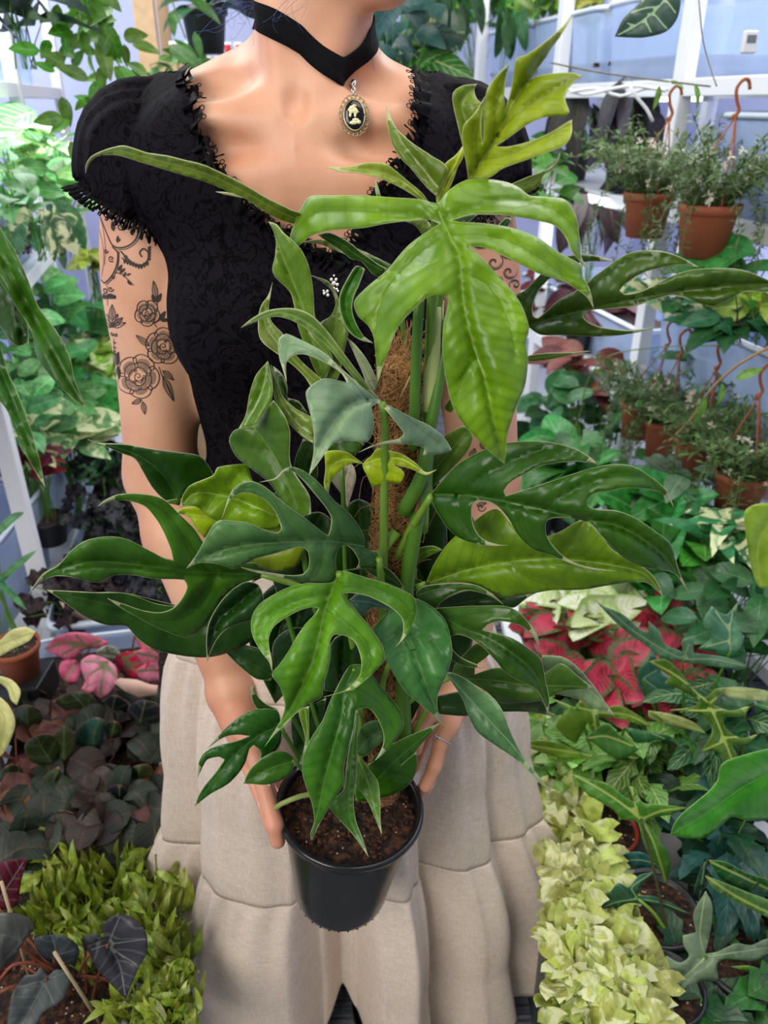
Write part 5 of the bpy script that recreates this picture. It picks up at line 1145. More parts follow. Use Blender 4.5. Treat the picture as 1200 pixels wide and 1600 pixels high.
# ------------------------------------------------------------------ shelving, benches, bins
white = plain('white_painted_wood', 'f0f1f4', .5, .4, .04, 20)
tray_black = plain('grey_tray_plastic', '50555a', .4, .5, .2, 20)
def clearmat(name, col, alpha):
    m, nt, b = newmat(name); tc = N(nt, 'TexCoord'); n1 = N(nt, 'TexNoise', {'Vector': tc.outputs['Object'], 'Scale': 6, 'Detail': 4})
    b.inputs['Base Color'].default_value = lin(col); b.inputs['Roughness'].default_value = .25
    tr = N(nt, 'BsdfTransparent', {'Color': (.95, .98, 1, 1)})
    mx = N(nt, 'MixShader', {0: N(nt, 'MapRange', {0: n1.outputs[0], 1: .3, 2: .7, 3: alpha-.08, 4: alpha+.08}).outputs[0], 1: tr.outputs[0], 2: b.outputs[0]})
    nt.links.new(mx.outputs[0], nt.nodes['Material Output'].inputs['Surface']); return m
clear = clearmat('cloudy_clear_plastic', 'bccff0', .50)
rimm = clearmat('plastic_rim', 'e6effc', .93)
def local(o, ang, a, b_, z):          # along the row a, away to the side b
    return Vector((o[0]-math.sin(ang)*a+math.cos(ang)*b_, o[1]+math.cos(ang)*a+math.sin(ang)*b_, z))
def bin_(p, L, W, H, rz, label, group=None, mat=None, wall=.003, soil=False):
    """open tub with tapered walls, a rolled rim and ribs"""
    r = empty('plastic_bin', p, rz, label, 'bin', group); m = MB(); tp = .90
    def ring(f, z): return [(x*L/2*f, y*W/2*f, z) for x, y in ((-1, -1), (1, -1), (1, 1), (-1, 1))]
    rings = []
    def rr_ring(f, z, rad=.03, off=0):
        pts = []
        hx, hy = L/2*f-off, W/2*f-off
        for cx, cy, a0 in ((hx-rad, hy-rad, 0), (-hx+rad, hy-rad, pi/2), (-hx+rad, -hy+rad, pi), (hx-rad, -hy+rad, 1.5*pi)):
            for k in range(5): a = a0+k*pi/8; pts.append((cx+rad*math.cos(a), cy+rad*math.sin(a), z))
        return pts
    seq = [rr_ring(tp, 0), rr_ring(tp+.02, H*.3), rr_ring(.97, H*.86), rr_ring(.97, H)]; n = 20
    vs_ = sum(seq, []); m.add(vs_, [(i*n+k, i*n+(k+1) % n, (i+1)*n+(k+1) % n, (i+1)*n+k) for i in range(3) for k in range(n)]+[tuple(reversed(range(n)))])
    m.build('tub', mat or clear, r, solid=wall)
    for o_ in (r.children[0],): o_.matrix_parent_inverse = Matrix.Identity(4)
    m = MB(); seq = [rr_ring(.97, H-.004), rr_ring(1.0, H-.012), rr_ring(1.0, H), rr_ring(.96, H+.002)]
    m.add(sum(seq, []), [(i*n+k, i*n+(k+1) % n, (i+1)*n+(k+1) % n, (i+1)*n+k) for i in range(3) for k in range(n)])
    o_ = m.build('rim', rimm if (mat is None or mat is clear) else mat, r, solid=.002); o_.matrix_parent_inverse = Matrix.Identity(4)
    if soil:
        m = MB(); m.box((0, 0, H*soil), (L*.9, W*.9, .01)); o_ = m.build('soil', soilm, r); o_.matrix_parent_inverse = Matrix.Identity(4)
    return r
def shelf_unit(name, o, ang, spans, depth, levels, label, side=1, pw=.035, H=2.1, rear=True):
    r = empty(name, (o[0], o[1], 0), 0, label, 'shelving')
    for a in spans:
        for b_ in ((0, depth) if rear else (0,)):
            p = local(o, ang, a, side*b_, H/2); box_obj('post', p, (pw, pw*1.1, H), white, r, ang)
    a0, a1 = spans[0], spans[-1]; c = (a0+a1)/2
    for z in levels:
        p = local(o, ang, c, side*depth/2, z-.006); box_obj('shelf_board', p, (depth-.02, a1-a0, .012), white, r, ang)
        for b_ in (0, depth):
            p = local(o, ang, c, side*b_, z-.018); box_obj('rail', p, (.022, a1-a0, .036), white, r, ang)
    return r
AL, AR = math.radians(13), math.radians(13)
OL, OR_ = (-.79, 1.48), (.68, 2.0)
shelf_unit('shelving_unit', OL, AL, (-.55, 0, .90, 1.75), .50, (1.41, .98, .28), 'white wooden shelving unit along the left side', -1)
shelf_unit('shelving_unit', OR_, AR, (-.78, 0, .67, 1.40), .52, (1.41, 1.144, .66, .28), 'white wooden shelving unit along the right side', 1)
# low benches
def bench(x0, x1, y0, y1, z, label, rz=0):
    c = ((x0+x1)/2, (y0+y1)/2); r = empty('plant_bench', (c[0], c[1], 0), rz, label, 'bench')
    o_ = box_obj('bench_top', (0, 0, z-.012), (x1-x0, y1-y0, .024), white, bevel=.003); o_.parent = r
    for sx_ in (-1, 1):
        for sy_ in (-1, 1):
            o_ = box_obj('leg', (sx_*((x1-x0)/2-.04), sy_*((y1-y0)/2-.04), (z-.024)/2), (.04, .04, z-.024), white); o_.parent = r
    return r
BZ = .28
lc = local(OL, AL, .15, .155, 0); r_ = bench(lc.x-.13, lc.x+.13, lc.y-1.2, lc.y+1.2, BZ, 'long white bench under the trays at the left', AL)
bench(.28, .70, 1.245, 1.90, BZ, 'white bench under the caladiums at the right, far half')
bench(.28, 1.22, .42, 1.215, BZ, 'white bench under the arrow-leaved plants at the right')
# tube lights below the top shelves
tubem = plain('lit_tube', 'f2faff', .5, emit=5.0)
def tube_light(o, ang, a, b_, z, L, label):
    p = local(o, ang, a, b_, z); r = empty('tube_light', p, ang, label, 'light')
    m = MB(); m.tube([(0, -L/2, 0), (0, L/2, 0)], .009, 12); q = m.build('tube', tubem, None); q.parent = r
    m = MB(); m.box((0, 0, .016), (.03, L+.04, .014)); m.box((0, L/2+.01, .004), (.024, .018, .026)); m.box((0, -L/2-.01, .004), (.024, .018, .026)); q = m.build('fitting', white, None); q.parent = r
tube_light(OL, AL, .45, -.25, 1.365, .8, 'lit tube lamp under the upper left shelf, nearer one')
tube_light(OL, AL, 1.40, -.25, 1.365, .6, 'lit tube lamp under the upper left shelf, farther one')
tube_light(OR_, AR, .75, .36, 1.375, .6, 'lit tube lamp under the upper right shelf')
area('tube_glow_left', local(OL, AL, .6, -.25, 1.35), local(OL, AL, .6, -.2, 0), .3, 11, (.9, .97, 1), 1.6).rotation_euler.z += 0
area('tube_glow_right', local(OR_, AR, .4, .25, 1.12), local(OR_, AR, .4, .2, 0), .3, 9, (.92, .96, 1), 1.2)
# bins on the left shelves
for a, L, H, z, lb in ((.62, .40, .17, 1.41, 'clear bin on the top left shelf, nearer the camera'), (1.08, .34, .17, 1.41, 'clear bin on the top left shelf between the two white posts'), (1.45, .34, .17, 1.41, 'clear bin on the top left shelf, farthest back')):
    bin_(local(OL, AL, a, -.20, z), .32, L, H, AL, lb)
for a, L, H, z, lb in ((.62, .44, .15, .98, 'clear bin of leafy plants on the middle left shelf, nearest'), (1.10, .40, .15, .98, 'clear bin of leafy plants on the middle left shelf, behind the white post'), (1.53, .36, .15, .98, 'clear bin at the far end of the middle left shelf')):
    bin_(local(OL, AL, a, -.17, z), .32, L, H, AL, lb, soil=.6)
for x, y, L, H, lb in ((-1.04, 1.20, .34, .20, 'clear bin standing behind the near white post at the left'), (-1.04, 1.58, .38, .22, 'long clear bin at the foot of the left shelving, second in the row'), (-1.06, 1.98, .36, .22, 'clear bin at the far end of the row at the foot of the left shelving')):
    bin_((x, y, BZ), .36, L, H, .03, lb, soil=.5)
for x, y, L, W, H, lb in ((-.545, 1.065, .29, .52, .09, 'shallow clear tray of dark round-leaved and pink-leaved plants'), (-.655, 1.66, .27, .62, .09, 'shallow clear tray of nearly black plants behind the pink leaves'), (-.47, .62, .26, .34, .06, 'shallow tray of small lime spear-leaved plants')):
    bin_((x, y, BZ), L, W, H, AL*.85, lb, soil=.6)
# bins on the right shelves
for a, b_, L, H, z, lb in ((-.46, .24, .60, .17, 1.41, 'big clear bin on the top right shelf, at the photo edge'), (.24, .20, .42, .185, 1.41, 'clear bin on the top right shelf under the dark veined leaf'), (.72, .20, .48, .185, 1.41, 'clear bin on the top right shelf, behind the topmost leaf'), (1.18, .20, .40, .185, 1.41, 'clear bin on the top right shelf, farthest left')):
    bin_(local(OR_, AR, a, b_, z), .38, L, H, AR, lb, soil=.25)
for a, b_, L, H, z, lb in ((-.40, .20, .50, .20, 1.144, 'clear bin behind the two upper hanging pots'), (.26, .24, .36, .15, .66, 'clear bin on the lower right shelf, behind the white post'), (-.36, .20, .66, .25, .66, 'large clear bin that the lower hanging pots hook onto'), (.75, .24, .40, .15, .66, 'clear bin on the lower right shelf, far end')):
    bin_(local(OR_, AR, a, b_, z), .40, L, H, AR, lb, soil=.5)
for x, y, L, W, H, lb, sl in ((.285, .80, .10, .66, .08, 'shallow clear tray of lime yellow plants beside the skirt', .6), (.50, 1.20, .40, .36, .08, 'shallow tray of pink and white caladiums', .6)):
    bin_((x, y, BZ+.001), L, W, H, math.radians(3), lb, soil=sl)
box_obj('tray_stand', (.262, .80, .14), (.03, .6, .279), tray_black)
tag(bpy.data.objects['tray_stand'], 'dark stand under the lime plants beside the bench', 'stand')
# ------------------------------------------------------------------ foliage materials
def foliage_mat(name, kind):
    m, nt, b = newmat(name); oi = N(nt, 'ObjectInfo'); tc = N(nt, 'TexCoord'); uv = N(nt, 'SeparateXYZ', {'Vector': tc.outputs['UV']})
    rnd = N(nt, 'Attribute', attribute_name='rnd').outputs['Fac']
    t = math_(nt, 'ABSOLUTE', math_(nt, 'SUBTRACT', uv.outputs[0], .5)); s_ = uv.outputs[1]
    base = N(nt, 'HueSaturation', {'Hue': N(nt, 'MapRange', {0: rnd, 3: .485, 4: .52}).outputs[0], 'Saturation': 1.0, 'Value': N(nt, 'MapRange', {0: rnd, 3: .6, 4: 1.35}).outputs[0], 'Color': oi.outputs['Color']}).outputs[0]
    mid = math_(nt, 'SUBTRACT', 1, smooth(nt, t, .012, .035))
    lat = smooth(nt, math_(nt, 'ABSOLUTE', math_(nt, 'SINE', math_(nt, 'SUBTRACT', math_(nt, 'MULTIPLY', s_, 24), math_(nt, 'MULTIPLY', t, 14)))), .90, 1.0)
    n1 = N(nt, 'TexNoise', {'Vector': tc.outputs['Object'], 'Scale': 60, 'Detail': 4})
    n2 = N(nt, 'TexNoise', {'Vector': tc.outputs['Object'], 'Scale': 22, 'Detail': 4, 'Distortion': 1})
    lighter = N(nt, 'HueSaturation', {'Hue': .49, 'Saturation': .75, 'Value': 1.7, 'Color': base}).outputs[0]
    darker = N(nt, 'HueSaturation', {'Hue': .5, 'Saturation': 1.05, 'Value': .6, 'Color': base}).outputs[0]
    c = mixc(nt, smooth(nt, n1.outputs[0], .4, .65), base, darker)
    rough = .38
    if kind == 'std': c = mixc(nt, math_(nt, 'MULTIPLY', lat, .25), c, darker); c = mixc(nt, math_(nt, 'MULTIPLY', mid, .6), c, lighter)
    if kind == 'veined':
        pv = lin('b9cf8a'); c = mixc(nt, math_(nt, 'MULTIPLY', lat, .55), c, pv); c = mixc(nt, mid, c, pv)
    if kind == 'pink':
        e = smooth(nt, t, .26, .46); c = mixc(nt, e, mixc(nt, smooth(nt, n2.outputs[0], .35, .65), lin('e0355f'), lin('a5123c')), lin('49622f')); c = mixc(nt, math_(nt, 'MULTIPLY', lat, .5), c, lin('6f8048'))
    if kind == 'palepink':
        c = mixc(nt, smooth(nt, n2.outputs[0], .3, .7), lin('f0a0ac'), lin('cf5a72')); c = mixc(nt, math_(nt, 'MAXIMUM', mid, math_(nt, 'MULTIPLY', lat, .8)), c, lin('8d9a6c'))
    if kind == 'white':
        c = mixc(nt, smooth(nt, t, .30, .48), mixc(nt, smooth(nt, n2.outputs[0], .4, .6), lin('f2f3da'), lin('d6e2a4')), lin('a9c46c')); c = mixc(nt, math_(nt, 'MULTIPLY', lat, .4), c, lin('9fba7c'))
    if kind == 'varieg':
        c = mixc(nt, smooth(nt, n2.outputs[0], .48, .56), c, lin('e9ecb6'))
    if kind == 'dark':
        c = mixc(nt, math_(nt, 'MULTIPLY', mid, .3), c, lin('8a5a48')); rough = .5; c = mixc(nt, math_(nt, 'MULTIPLY', lat, .35), c, lighter)
    if kind == 'mottle':
        c = mixc(nt, smooth(nt, n2.outputs[0], .5, .62), c, lighter); c = mixc(nt, math_(nt, 'MULTIPLY', mid, .6), c, lighter)
    nt.links.new(c, b.inputs['Base Color']); b.inputs['Roughness'].default_value = rough
    bp = N(nt, 'Bump', {'Strength': .4, 'Distance': .002, 'Height': math_(nt, 'ADD', n1.outputs[0], math_(nt, 'MULTIPLY', lat, -.6))}); nt.links.new(bp.outputs[0], b.inputs['Normal'])
    tl = N(nt, 'BsdfTranslucent', {'Color': c}); mx = N(nt, 'MixShader', {0: .22, 1: b.outputs[0], 2: tl.outputs[0]}); nt.links.new(mx.outputs[0], nt.nodes['Material Output'].inputs['Surface'])
    return m
FM = {k: foliage_mat('foliage_'+k, k) for k in ('std', 'veined', 'pink', 'palepink', 'white', 'varieg', 'dark', 'mottle')}
clay = plain('terracotta', 'a45a3c', .7, .3, .15, 14); redpot = plain('red_brown_plastic', '9c3a26', .4, .5, .15, 10)
blackpot = plain('black_nursery_pot', '1f2124', .4, .5, .15, 10); whitepot = plain('white_pot', 'eceff2', .4, .5, .04, 10)
POTM = {'clay': clay, 'red': redpot, 'black': blackpot, 'white': whitepot}
def wshape(shape, s):
    if shape == 'ovate': return math.sin(pi*min(1, s**.78))**.85*(1-.12*s)
    if shape == 'lance': return math.sin(pi*s**.7)**1.0
    if shape == 'strap': return min(1, (s*7)**.7)*min(1, ((1-s)*3.2)**.75)
    if shape == 'round': return math.sqrt(max(0, 1-(2*s-1)**2))
    if shape == 'heart': return (min(1, .55+s*2.2) if s < .25 else 1.0)*(1-s)**.62*1.12 if s > 0 else .42
    if shape == 'arrow': return (1-s)**.8*(1.0 if s > .02 else .35)*(1+.10*math.sin(s*26))
    if shape == 'wavy': return math.sin(pi*s**.75)**.8*(1+.26*math.sin(s*30))
    return 1
def bleaf(mb, p, d, nrm, L, W, shape='ovate', curl=.6, fold=.15, wav=.0, rnd=0, ns=8, nt=4, twist=0):
    d = d.normalized(); sd = d.cross(nrm)
    if sd.length < 1e-4: sd = d.orthogonal()
    sd.normalize(); up = sd.cross(d).normalized(); vs_ = []; uv = []; pos = p.copy(); ang = -curl*.25
    back = {'heart': .24, 'arrow': .42, 'ovate': .03}.get(shape, 0)
    for i in range(ns+1):
        s = i/ns; dd = d*math.cos(ang)-up*math.sin(ang); uu = up*math.cos(ang)+d*math.sin(ang)
        if i: pos = pos+dd*(L/ns); ang += curl/ns
        if twist: sd2 = sd*math.cos(twist*s)+uu*math.sin(twist*s)
        else: sd2 = sd
        w_ = max(.004, wshape(shape, s))*W/2
        for j in range(nt+1):
            t = 2*j/nt-1
            q = pos+sd2*(t*w_*math.cos(fold))+uu*(abs(t)*w_*math.sin(fold)+wav*W*math.sin(s*15+t*2+rnd*20)*abs(t)*.5)
            if back: q = q-dd*(back*L*abs(t)**1.5*(1-s)**3)
            vs_.append(q); uv.append((j/nt, s))
    mb.add(vs_, [(i*(nt+1)+j, i*(nt+1)+j+1, (i+1)*(nt+1)+j+1, (i+1)*(nt+1)+j) for i in range(ns) for j in range(nt)], uv, rnd=rnd)
def make_pot(parent, r, h, z0, kind, soil=True, rim=True):
    m = MB(); n = 28
    m.lathe([(.0001, z0), (r*.72, z0), (r*.90, z0+h*.80), (r*.93, z0+h*.82), (r*1.0, z0+h*.83), (r*1.02, z0+h), (r*.93, z0+h), (r*.90, z0+h*.86), (.0001, z0+h*.80)], n)
    o_ = m.build('pot', POTM[kind], None); o_.parent = parent
    if soil:
        m = MB(); m.lathe([(r*.92, z0+h*.90), (r*.5, z0+h*.92), (.0001, z0+h*.91)], 20); o_ = m.build('soil', soilm, None); o_.parent = parent
ALLP = []
def bgp(label, u, v, Y, zs, kind='std', col='5a9a3a', n=22, L=.09, W=.05, shape='ovate', spread=.10, style='rosette', pot='black', pr=.045, ph=.07, curl=.8, seed=None, wav=0, cat='plant', name='potted_plant', stemcol=None, fold=.18, sep=False, face=.45, vr=None, group=None, flower=None):
    """a plant whose crown centre is seen at (u, v), Y metres ahead, standing on the surface at height zs"""
    C_ = P(u, v, Y)
    if C_.z < zs+.045: C_ = PZ(u, v, zs+.045)
    rr = random.Random(seed if seed is not None else int(u*7+v*13)); base = Vector((C_.x, C_.y, zs))
    r = empty(name, base, 0, label, cat, group); Hc = max(.03, C_.z-zs); vr = vr or spread*.55
    if pot: make_pot(r, pr, min(ph, Hc*.8), 0, pot); z0 = min(ph, Hc*.8)*.85
    else: z0 = 0
    fm = MB(); sm = MB(); camd = (Vector((0, 0, CAM_Z))-C_).normalized()
    for i in range(n):
        th = rr.random()*2*pi; rad = spread*math.sqrt(rr.random()); out = Vector((math.cos(th), math.sin(th), 0)); rn = rr.random()
        l = L*rr.uniform(.7, 1.15); w_ = W*l/L*rr.uniform(.85, 1.15)
        tgt = Vector((0, 0, Hc))+out*rad+Vector((0, 0, vr*rr.uniform(-1, 1)*(1-.3*rad/spread)))
        if tgt.z < z0+.01: tgt.z = z0+.01+rr.random()*.02
        if style == 'rosette': d = (out*rr.uniform(.5, 1)+Vector((0, 0, rr.uniform(-.35, .45)))+camd*.15)
        elif style == 'upright': d = (out*rr.uniform(.1, .5)+Vector((0, 0, 1)))
        elif style == 'hang': d = (out*.4+Vector((0, 0, -1)))
        else: d = Vector((rr.gauss(0, 1), rr.gauss(0, 1), rr.gauss(0, .7)))
        d.normalize(); nr = (Vector((0, 0, 1))*(1-face)+camd*face+Vector((rr.gauss(0, .3), rr.gauss(0, .3), rr.gauss(0, .2)))).normalized()
        if style == 'upright': nr = (camd+Vector((rr.gauss(0, .5), rr.gauss(0, .5), 0))).normalized()
        p0 = tgt-d*l*.45
        if p0.z < z0: p0.z = z0
        lm = fm
        if sep: lm = MB()
        bleaf(lm, p0, d, nr, l, w_, shape, curl*rr.uniform(.5, 1.3), fold, wav, rn)
        if sep: q_ = lm.build('leaf', FM[kind], None, solid=.0005, color=col); q_.parent = r
        b0 = Vector((rr.uniform(-1, 1)*pr*.4, rr.uniform(-1, 1)*pr*.4, z0))
        sm.tube([b0, b0.lerp(p0, .5)+Vector((0, 0, .1*(p0-b0).length)), p0], .0012, 4, caps=False)
    if not sep: q_ = fm.build('foliage', FM[kind], None, color=col); q_.parent = r
    q_ = sm.build('stems', stem_m(stemcol or '5c8a38'), None); q_.parent = r
    if flower:
        m = MB()
        for i in range(flower[0]):
            th = rr.random()*2*pi; rad = spread*math.sqrt(rr.random()); c_ = Vector((rad*math.cos(th), rad*math.sin(th), Hc+vr*rr.uniform(-.6, 1)))+camd*.03
            for k in range(7): bleaf(m, c_, Vector((math.cos(k*.9), math.sin(k*.9), .3)), Vector((0, 0, 1)), flower[2], flower[2]*.5, 'ovate', .3, ns=3, nt=2)
        q_ = m.build('flowers', stem_m(flower[1]), None); q_.parent = r; q_['label'] = 'small pale flowers'; q_['kind'] = 'stuff'
    ALLP.append(r); return r
_SM = {}
def stem_m(c_):
    if c_ not in _SM: _SM[c_] = plain('stem_'+c_, c_, .6, .4, .15, 60)
    return _SM[c_]
def trailing(name, label, path, n, L, W, kind, col, shape='ovate', seed=1, cat='vine', sr=.002, stemcol='5c7a30', droop=.6, spread=.03):
    """a vine along a path of seen points (u, v, Y)"""
    rr = random.Random(seed); pts = catmull([P(*p) for p in path], .02); r = empty(name, pts[0], 0, label, cat)
    m = MB(); m.tube(pts, sr, 5); m.build('vine_stem', stem_m(stemcol), r); fm = MB()
    for i in range(n):
        p = pts[min(len(pts)-1, int(i/n*len(pts)))]; camd = (Vector((0, 0, CAM_Z))-p).normalized()
        d = Vector((rr.gauss(0, 1), rr.gauss(0, .5)-.3, rr.gauss(-droop, .7))).normalized(); l = L*rr.uniform(.6, 1.15)
        p0 = p+Vector((rr.gauss(0, 1), rr.gauss(0, 1), rr.gauss(0, 1)))*spread
        bleaf(fm, p0, d, (camd+Vector((0, 0, .6))+Vector((rr.gauss(0, .3), 0, rr.gauss(0, .3)))).normalized(), l, W*l/L, shape, .7*rr.random(), .2, 0, rr.random())
        m2 = MB()
    fm.build('foliage', FM[kind], r, color=col); return r
def hangpot(label, u, v, Y, r_, h, hook, seed, n=150, dens=1.0, group=None, trail=10, spread=.10):
    """terracotta pot with a hooked hanger and a wiry little-leaved plant; (u, v) is its rim centre, hook the (u, v, Y) where it hangs"""
    rr = random.Random(seed); c_ = P(u, v, Y); r = empty('hanging_pot', c_-Vector((0, 0, h)), 0, label, 'hanging pot', group)
    make_pot(r, r_, h, 0, 'clay'); O = c_-Vector((0, 0, h)); loc = lambda q: q-O
    hk = P(*hook); m = MB()
    for k in range(3):
        a = 2*pi*k/3+.5; e = Vector((r_*math.cos(a), r_*math.sin(a), h*.93)); j = loc(hk)+Vector((0, -.004, -.055)); m.tube([e, e.lerp(j, .5)+Vector((0, 0, .004)), j], .0016, 5)
    q_ = m.build('hanger_arms', clay, None); q_.parent = r
    m = MB(); top_ = loc(hk); m.tube(catmull([top_+Vector((0, 0, -.058)), top_+Vector((.006, 0, -.045)), top_+Vector((-.002, 0, -.028)), top_+Vector((-.006, 0, -.008)), top_+Vector((.004, 0, .006)), top_+Vector((.018, .01, .004)), top_+Vector((.024, .012, -.010))], .004), .0033, 8)
    m.lathe([(.0001, -.006), (.006, -.003), (.006, .003), (.0001, .006)], 10, top_+Vector((0, 0, -.056))); q_ = m.build('hook', clay, None); q_.parent = r
    fm = MB(); sm = MB()
    for i in range(int(46*dens)):
        th = rr.random()*2*pi; out = Vector((math.cos(th), math.sin(th), 0)); tr = i < trail
        L_ = rr.uniform(.06, .15)*(spread/.10); b0 = Vector((0, 0, h*.9))+out*r_*.6*rr.random()
        if tr: pts = [b0, b0+out*.05+Vector((0, -.01, .04)), b0+out*.085+Vector((0, -.02, -.02)), b0+out*.09+Vector((0, -.02, -.02-L_*.8))]
        else: pts = [b0, b0+out*L_*.35+Vector((0, 0, L_*.45)), b0+out*L_*.85+Vector((rr.uniform(-.02, .02), 0, L_*rr.uniform(.3, .9)))]
        pts = catmull(pts, .012); sm.tube(pts, .0008, 3, caps=False)
        for p in pts[1:]:
            for q in range(3):
                d = Vector((rr.gauss(0, 1), rr.gauss(0, 1), rr.gauss(.2, .7))); bleaf(fm, p, d, Vector((rr.gauss(0, .3), -.4, 1)).normalized(), rr.uniform(.012, .025), .0052, 'lance', .5, .1, 0, rr.random(), ns=2, nt=2)
    q_ = fm.build('foliage', FM['std'], None, color='5d7a3c'); q_.parent = r
    q_ = sm.build('stems', stem_m('7a8a58'), None); q_.parent = r
    m = MB()
    for i in range(int(9*dens)):
        th = rr.random()*2*pi; c2 = Vector((spread*.8*math.cos(th)*rr.random(), spread*.6*math.sin(th)-.02, h+rr.uniform(.01, .10)))
        for k in range(12): bleaf(m, c2, Vector((rr.gauss(0, 1), rr.gauss(0, 1), rr.gauss(0, 1))), Vector((0, -.5, 1)).normalized(), .011, .004, 'lance', .3, ns=2, nt=2)
    q_ = m.build('flowers', stem_m('e6dcc8'), None); q_.parent = r; q_['label'] = 'fluffy cream flower heads'; q_['kind'] = 'stuff'
    return r

# ------------------------------------------------------------------ right: hanging pots
hangpot('terracotta pot hanging from the bin rim, right one of the upper pair', 1110, 318, 1.62, .060, .098, (1158, 130, 1.66), 1, dens=1.9, trail=12, spread=.13)
hangpot('terracotta pot hanging from the bin rim, left one of the upper pair', 1016, 300, 1.84, .056, .094, (1052, 140, 1.86), 2, dens=1.7, trail=12, spread=.13)
hangpot('small terracotta hanging pot, leftmost of the lower row', 1000, 628, 1.86, .046, .094, (1048, 505, 1.86), 3, dens=1.3, spread=.11, trail=6)
hangpot('small terracotta hanging pot, second of the lower row', 1038, 656, 1.76, .044, .094, (1068, 520, 1.76), 4, dens=1.3, spread=.11, trail=6)
hangpot('small terracotta hanging pot, third of the lower row', 1087, 684, 1.60, .045, .094, (1128, 535, 1.60), 5, dens=1.5, spread=.12, trail=6)
hangpot('terracotta hanging pot, rightmost and lowest of the lower row', 1162, 736, 1.42, .055, .095, (1195, 576, 1.44), 6, dens=2.0, trail=12, spread=.13)

# ------------------------------------------------------------------ right: shelves and far plants
R_ = lambda *a, **k: bgp(*a, **k)
R_('leafy green plant on the top right shelf beside the pine post', 745, 5, 3.45, 1.44, col='5f9a34', n=34, L=.13, W=.075, spread=.18, shape='heart', pot=None)
R_('drooping green plant hanging over the top right bins', 790, 50, 3.0, 1.46, col='2f6a30', n=6, L=.13, W=.06, spread=.08, style='hang', shape='heart', pot=None)
R_('bright green leafy plant in the top right bin', 862, 0, 3.0, 1.44, col='79a83a', n=34, L=.11, W=.06, spread=.16, pot=None)
R_('yellowish plant in the top right bin under the dark veined leaf', 935, -10, 2.7, 1.44, col='b3b44a', n=22, L=.12, W=.045, spread=.12, pot=None)
R_('white-veined leafy plant between her shoulder and the pine post', 625, 95, 2.4, 1.17, kind='veined', col='3f7a2a', n=12, L=.16, W=.11, spread=.16, shape='heart')
R_('dark teal plant right of her neck', 612, 45, 2.3, 1.17, col='1c4a40', n=22, L=.13, W=.06, spread=.14, style='bush')
R_('tall dark plant far behind her neck', 690, 20, 2.8, 1.17, col='2c5a34', n=20, L=.12, W=.05, spread=.12, style='hang')
R_('dark long-leaved plant hanging below the top right shelf, left one', 905, 200, 2.6, 1.15, kind='dark', col='3a3a34', n=12, L=.20, W=.055, spread=.10, style='hang', shape='lance')
R_('dark long-leaved plant hanging below the top right shelf, right one', 985, 195, 2.3, 1.15, kind='dark', col='4a4650', n=14, L=.20, W=.06, spread=.11, style='hang', shape='lance')
R_('light green plant on the middle right shelf', 890, 245, 2.65, 1.15, col='5ea04a', n=26, L=.09, W=.055, spread=.14)
R_('green trailing plant behind the right shoulder', 850, 285, 2.75, 1.15, col='4c8a2c', n=20, L=.08, W=.05, spread=.10, pot=None)
R_('striped-leaved plant beside the upper hanging pots', 975, 235, 2.25, 1.15, kind='veined', col='3c4a30', n=12, L=.12, W=.04, spread=.08, shape='lance')
R_('nearly black broad-leaved plant below the middle right shelf', 925, 345, 2.4, .67, kind='dark', col='241418', n=14, L=.17, W=.08, spread=.09, style='hang', shape='ovate')
R_('dark maroon plant behind the olive split leaf', 870, 455, 2.65, .67, kind='dark', col='5a1420', n=18, L=.10, W=.06, spread=.12)
R_('dark red-leaved plant on the lower right shelf', 925, 490, 2.45, .67, kind='dark', col='4a1422', n=26, L=.12, W=.07, spread=.15)
R_('deep red and orange plant low behind the white post', 905, 580, 2.2, .40, kind='dark', col='6a2018', n=22, L=.11, W=.06, spread=.12)
R_('round-leaved vine-like plant at the lower right shelf', 945, 640, 2.1, .30, col='3c7a3c', n=34, L=.09, W=.06, spread=.16, style='bush')
R_('dark green plant beside the lower white post', 880, 640, 2.3, .30, col='2f6a34', n=30, L=.10, W=.06, spread=.14)
R_('green plant with ribbed round leaves below the white post', 895, 710, 1.9, .29, col='3f8f34', n=16, L=.12, W=.10, spread=.12, shape='heart')
R_('bright green plant at the foot of the white post', 965, 745, 1.8, .29, col='4a9a3a', n=22, L=.10, W=.06, spread=.12)
R_('soft green plant behind the dark split leaf', 850, 770, 1.9, .29, col='5a9450', n=22, L=.10, W=.06, spread=.14)
R_('grey-green plant under the lowest hanging pots', 1080, 760, 1.5, .29, col='6f8a6c', n=26, L=.08, W=.05, spread=.12)
R_('glossy green plant in the bin at the far right edge', 1165, 440, 1.55, .94, col='3c8a3a', n=20, L=.11, W=.06, spread=.12, pot=None)
R_('purple-stemmed plant in the bin above the lower pots', 1150, 500, 1.6, .94, col='2f6a3c', n=18, L=.11, W=.05, spread=.10, stemcol='4a1428', pot=None)
R_('lime green plant standing in the bin at the right edge', 1195, 490, 1.5, .94, col='a0c040', n=9, L=.10, W=.06, spread=.07, pot=None)
R_('small white-edged plant in the bin behind the olive leaf', 1060, 455, 1.9, .94, kind='varieg', col='4f9a58', n=20, L=.08, W=.05, spread=.11, pot=None)
R_('green plant behind the lower pots inside the large bin', 1110, 600, 1.75, .72, col='4a7a4c', n=24, L=.08, W=.03, spread=.14, pot=None)
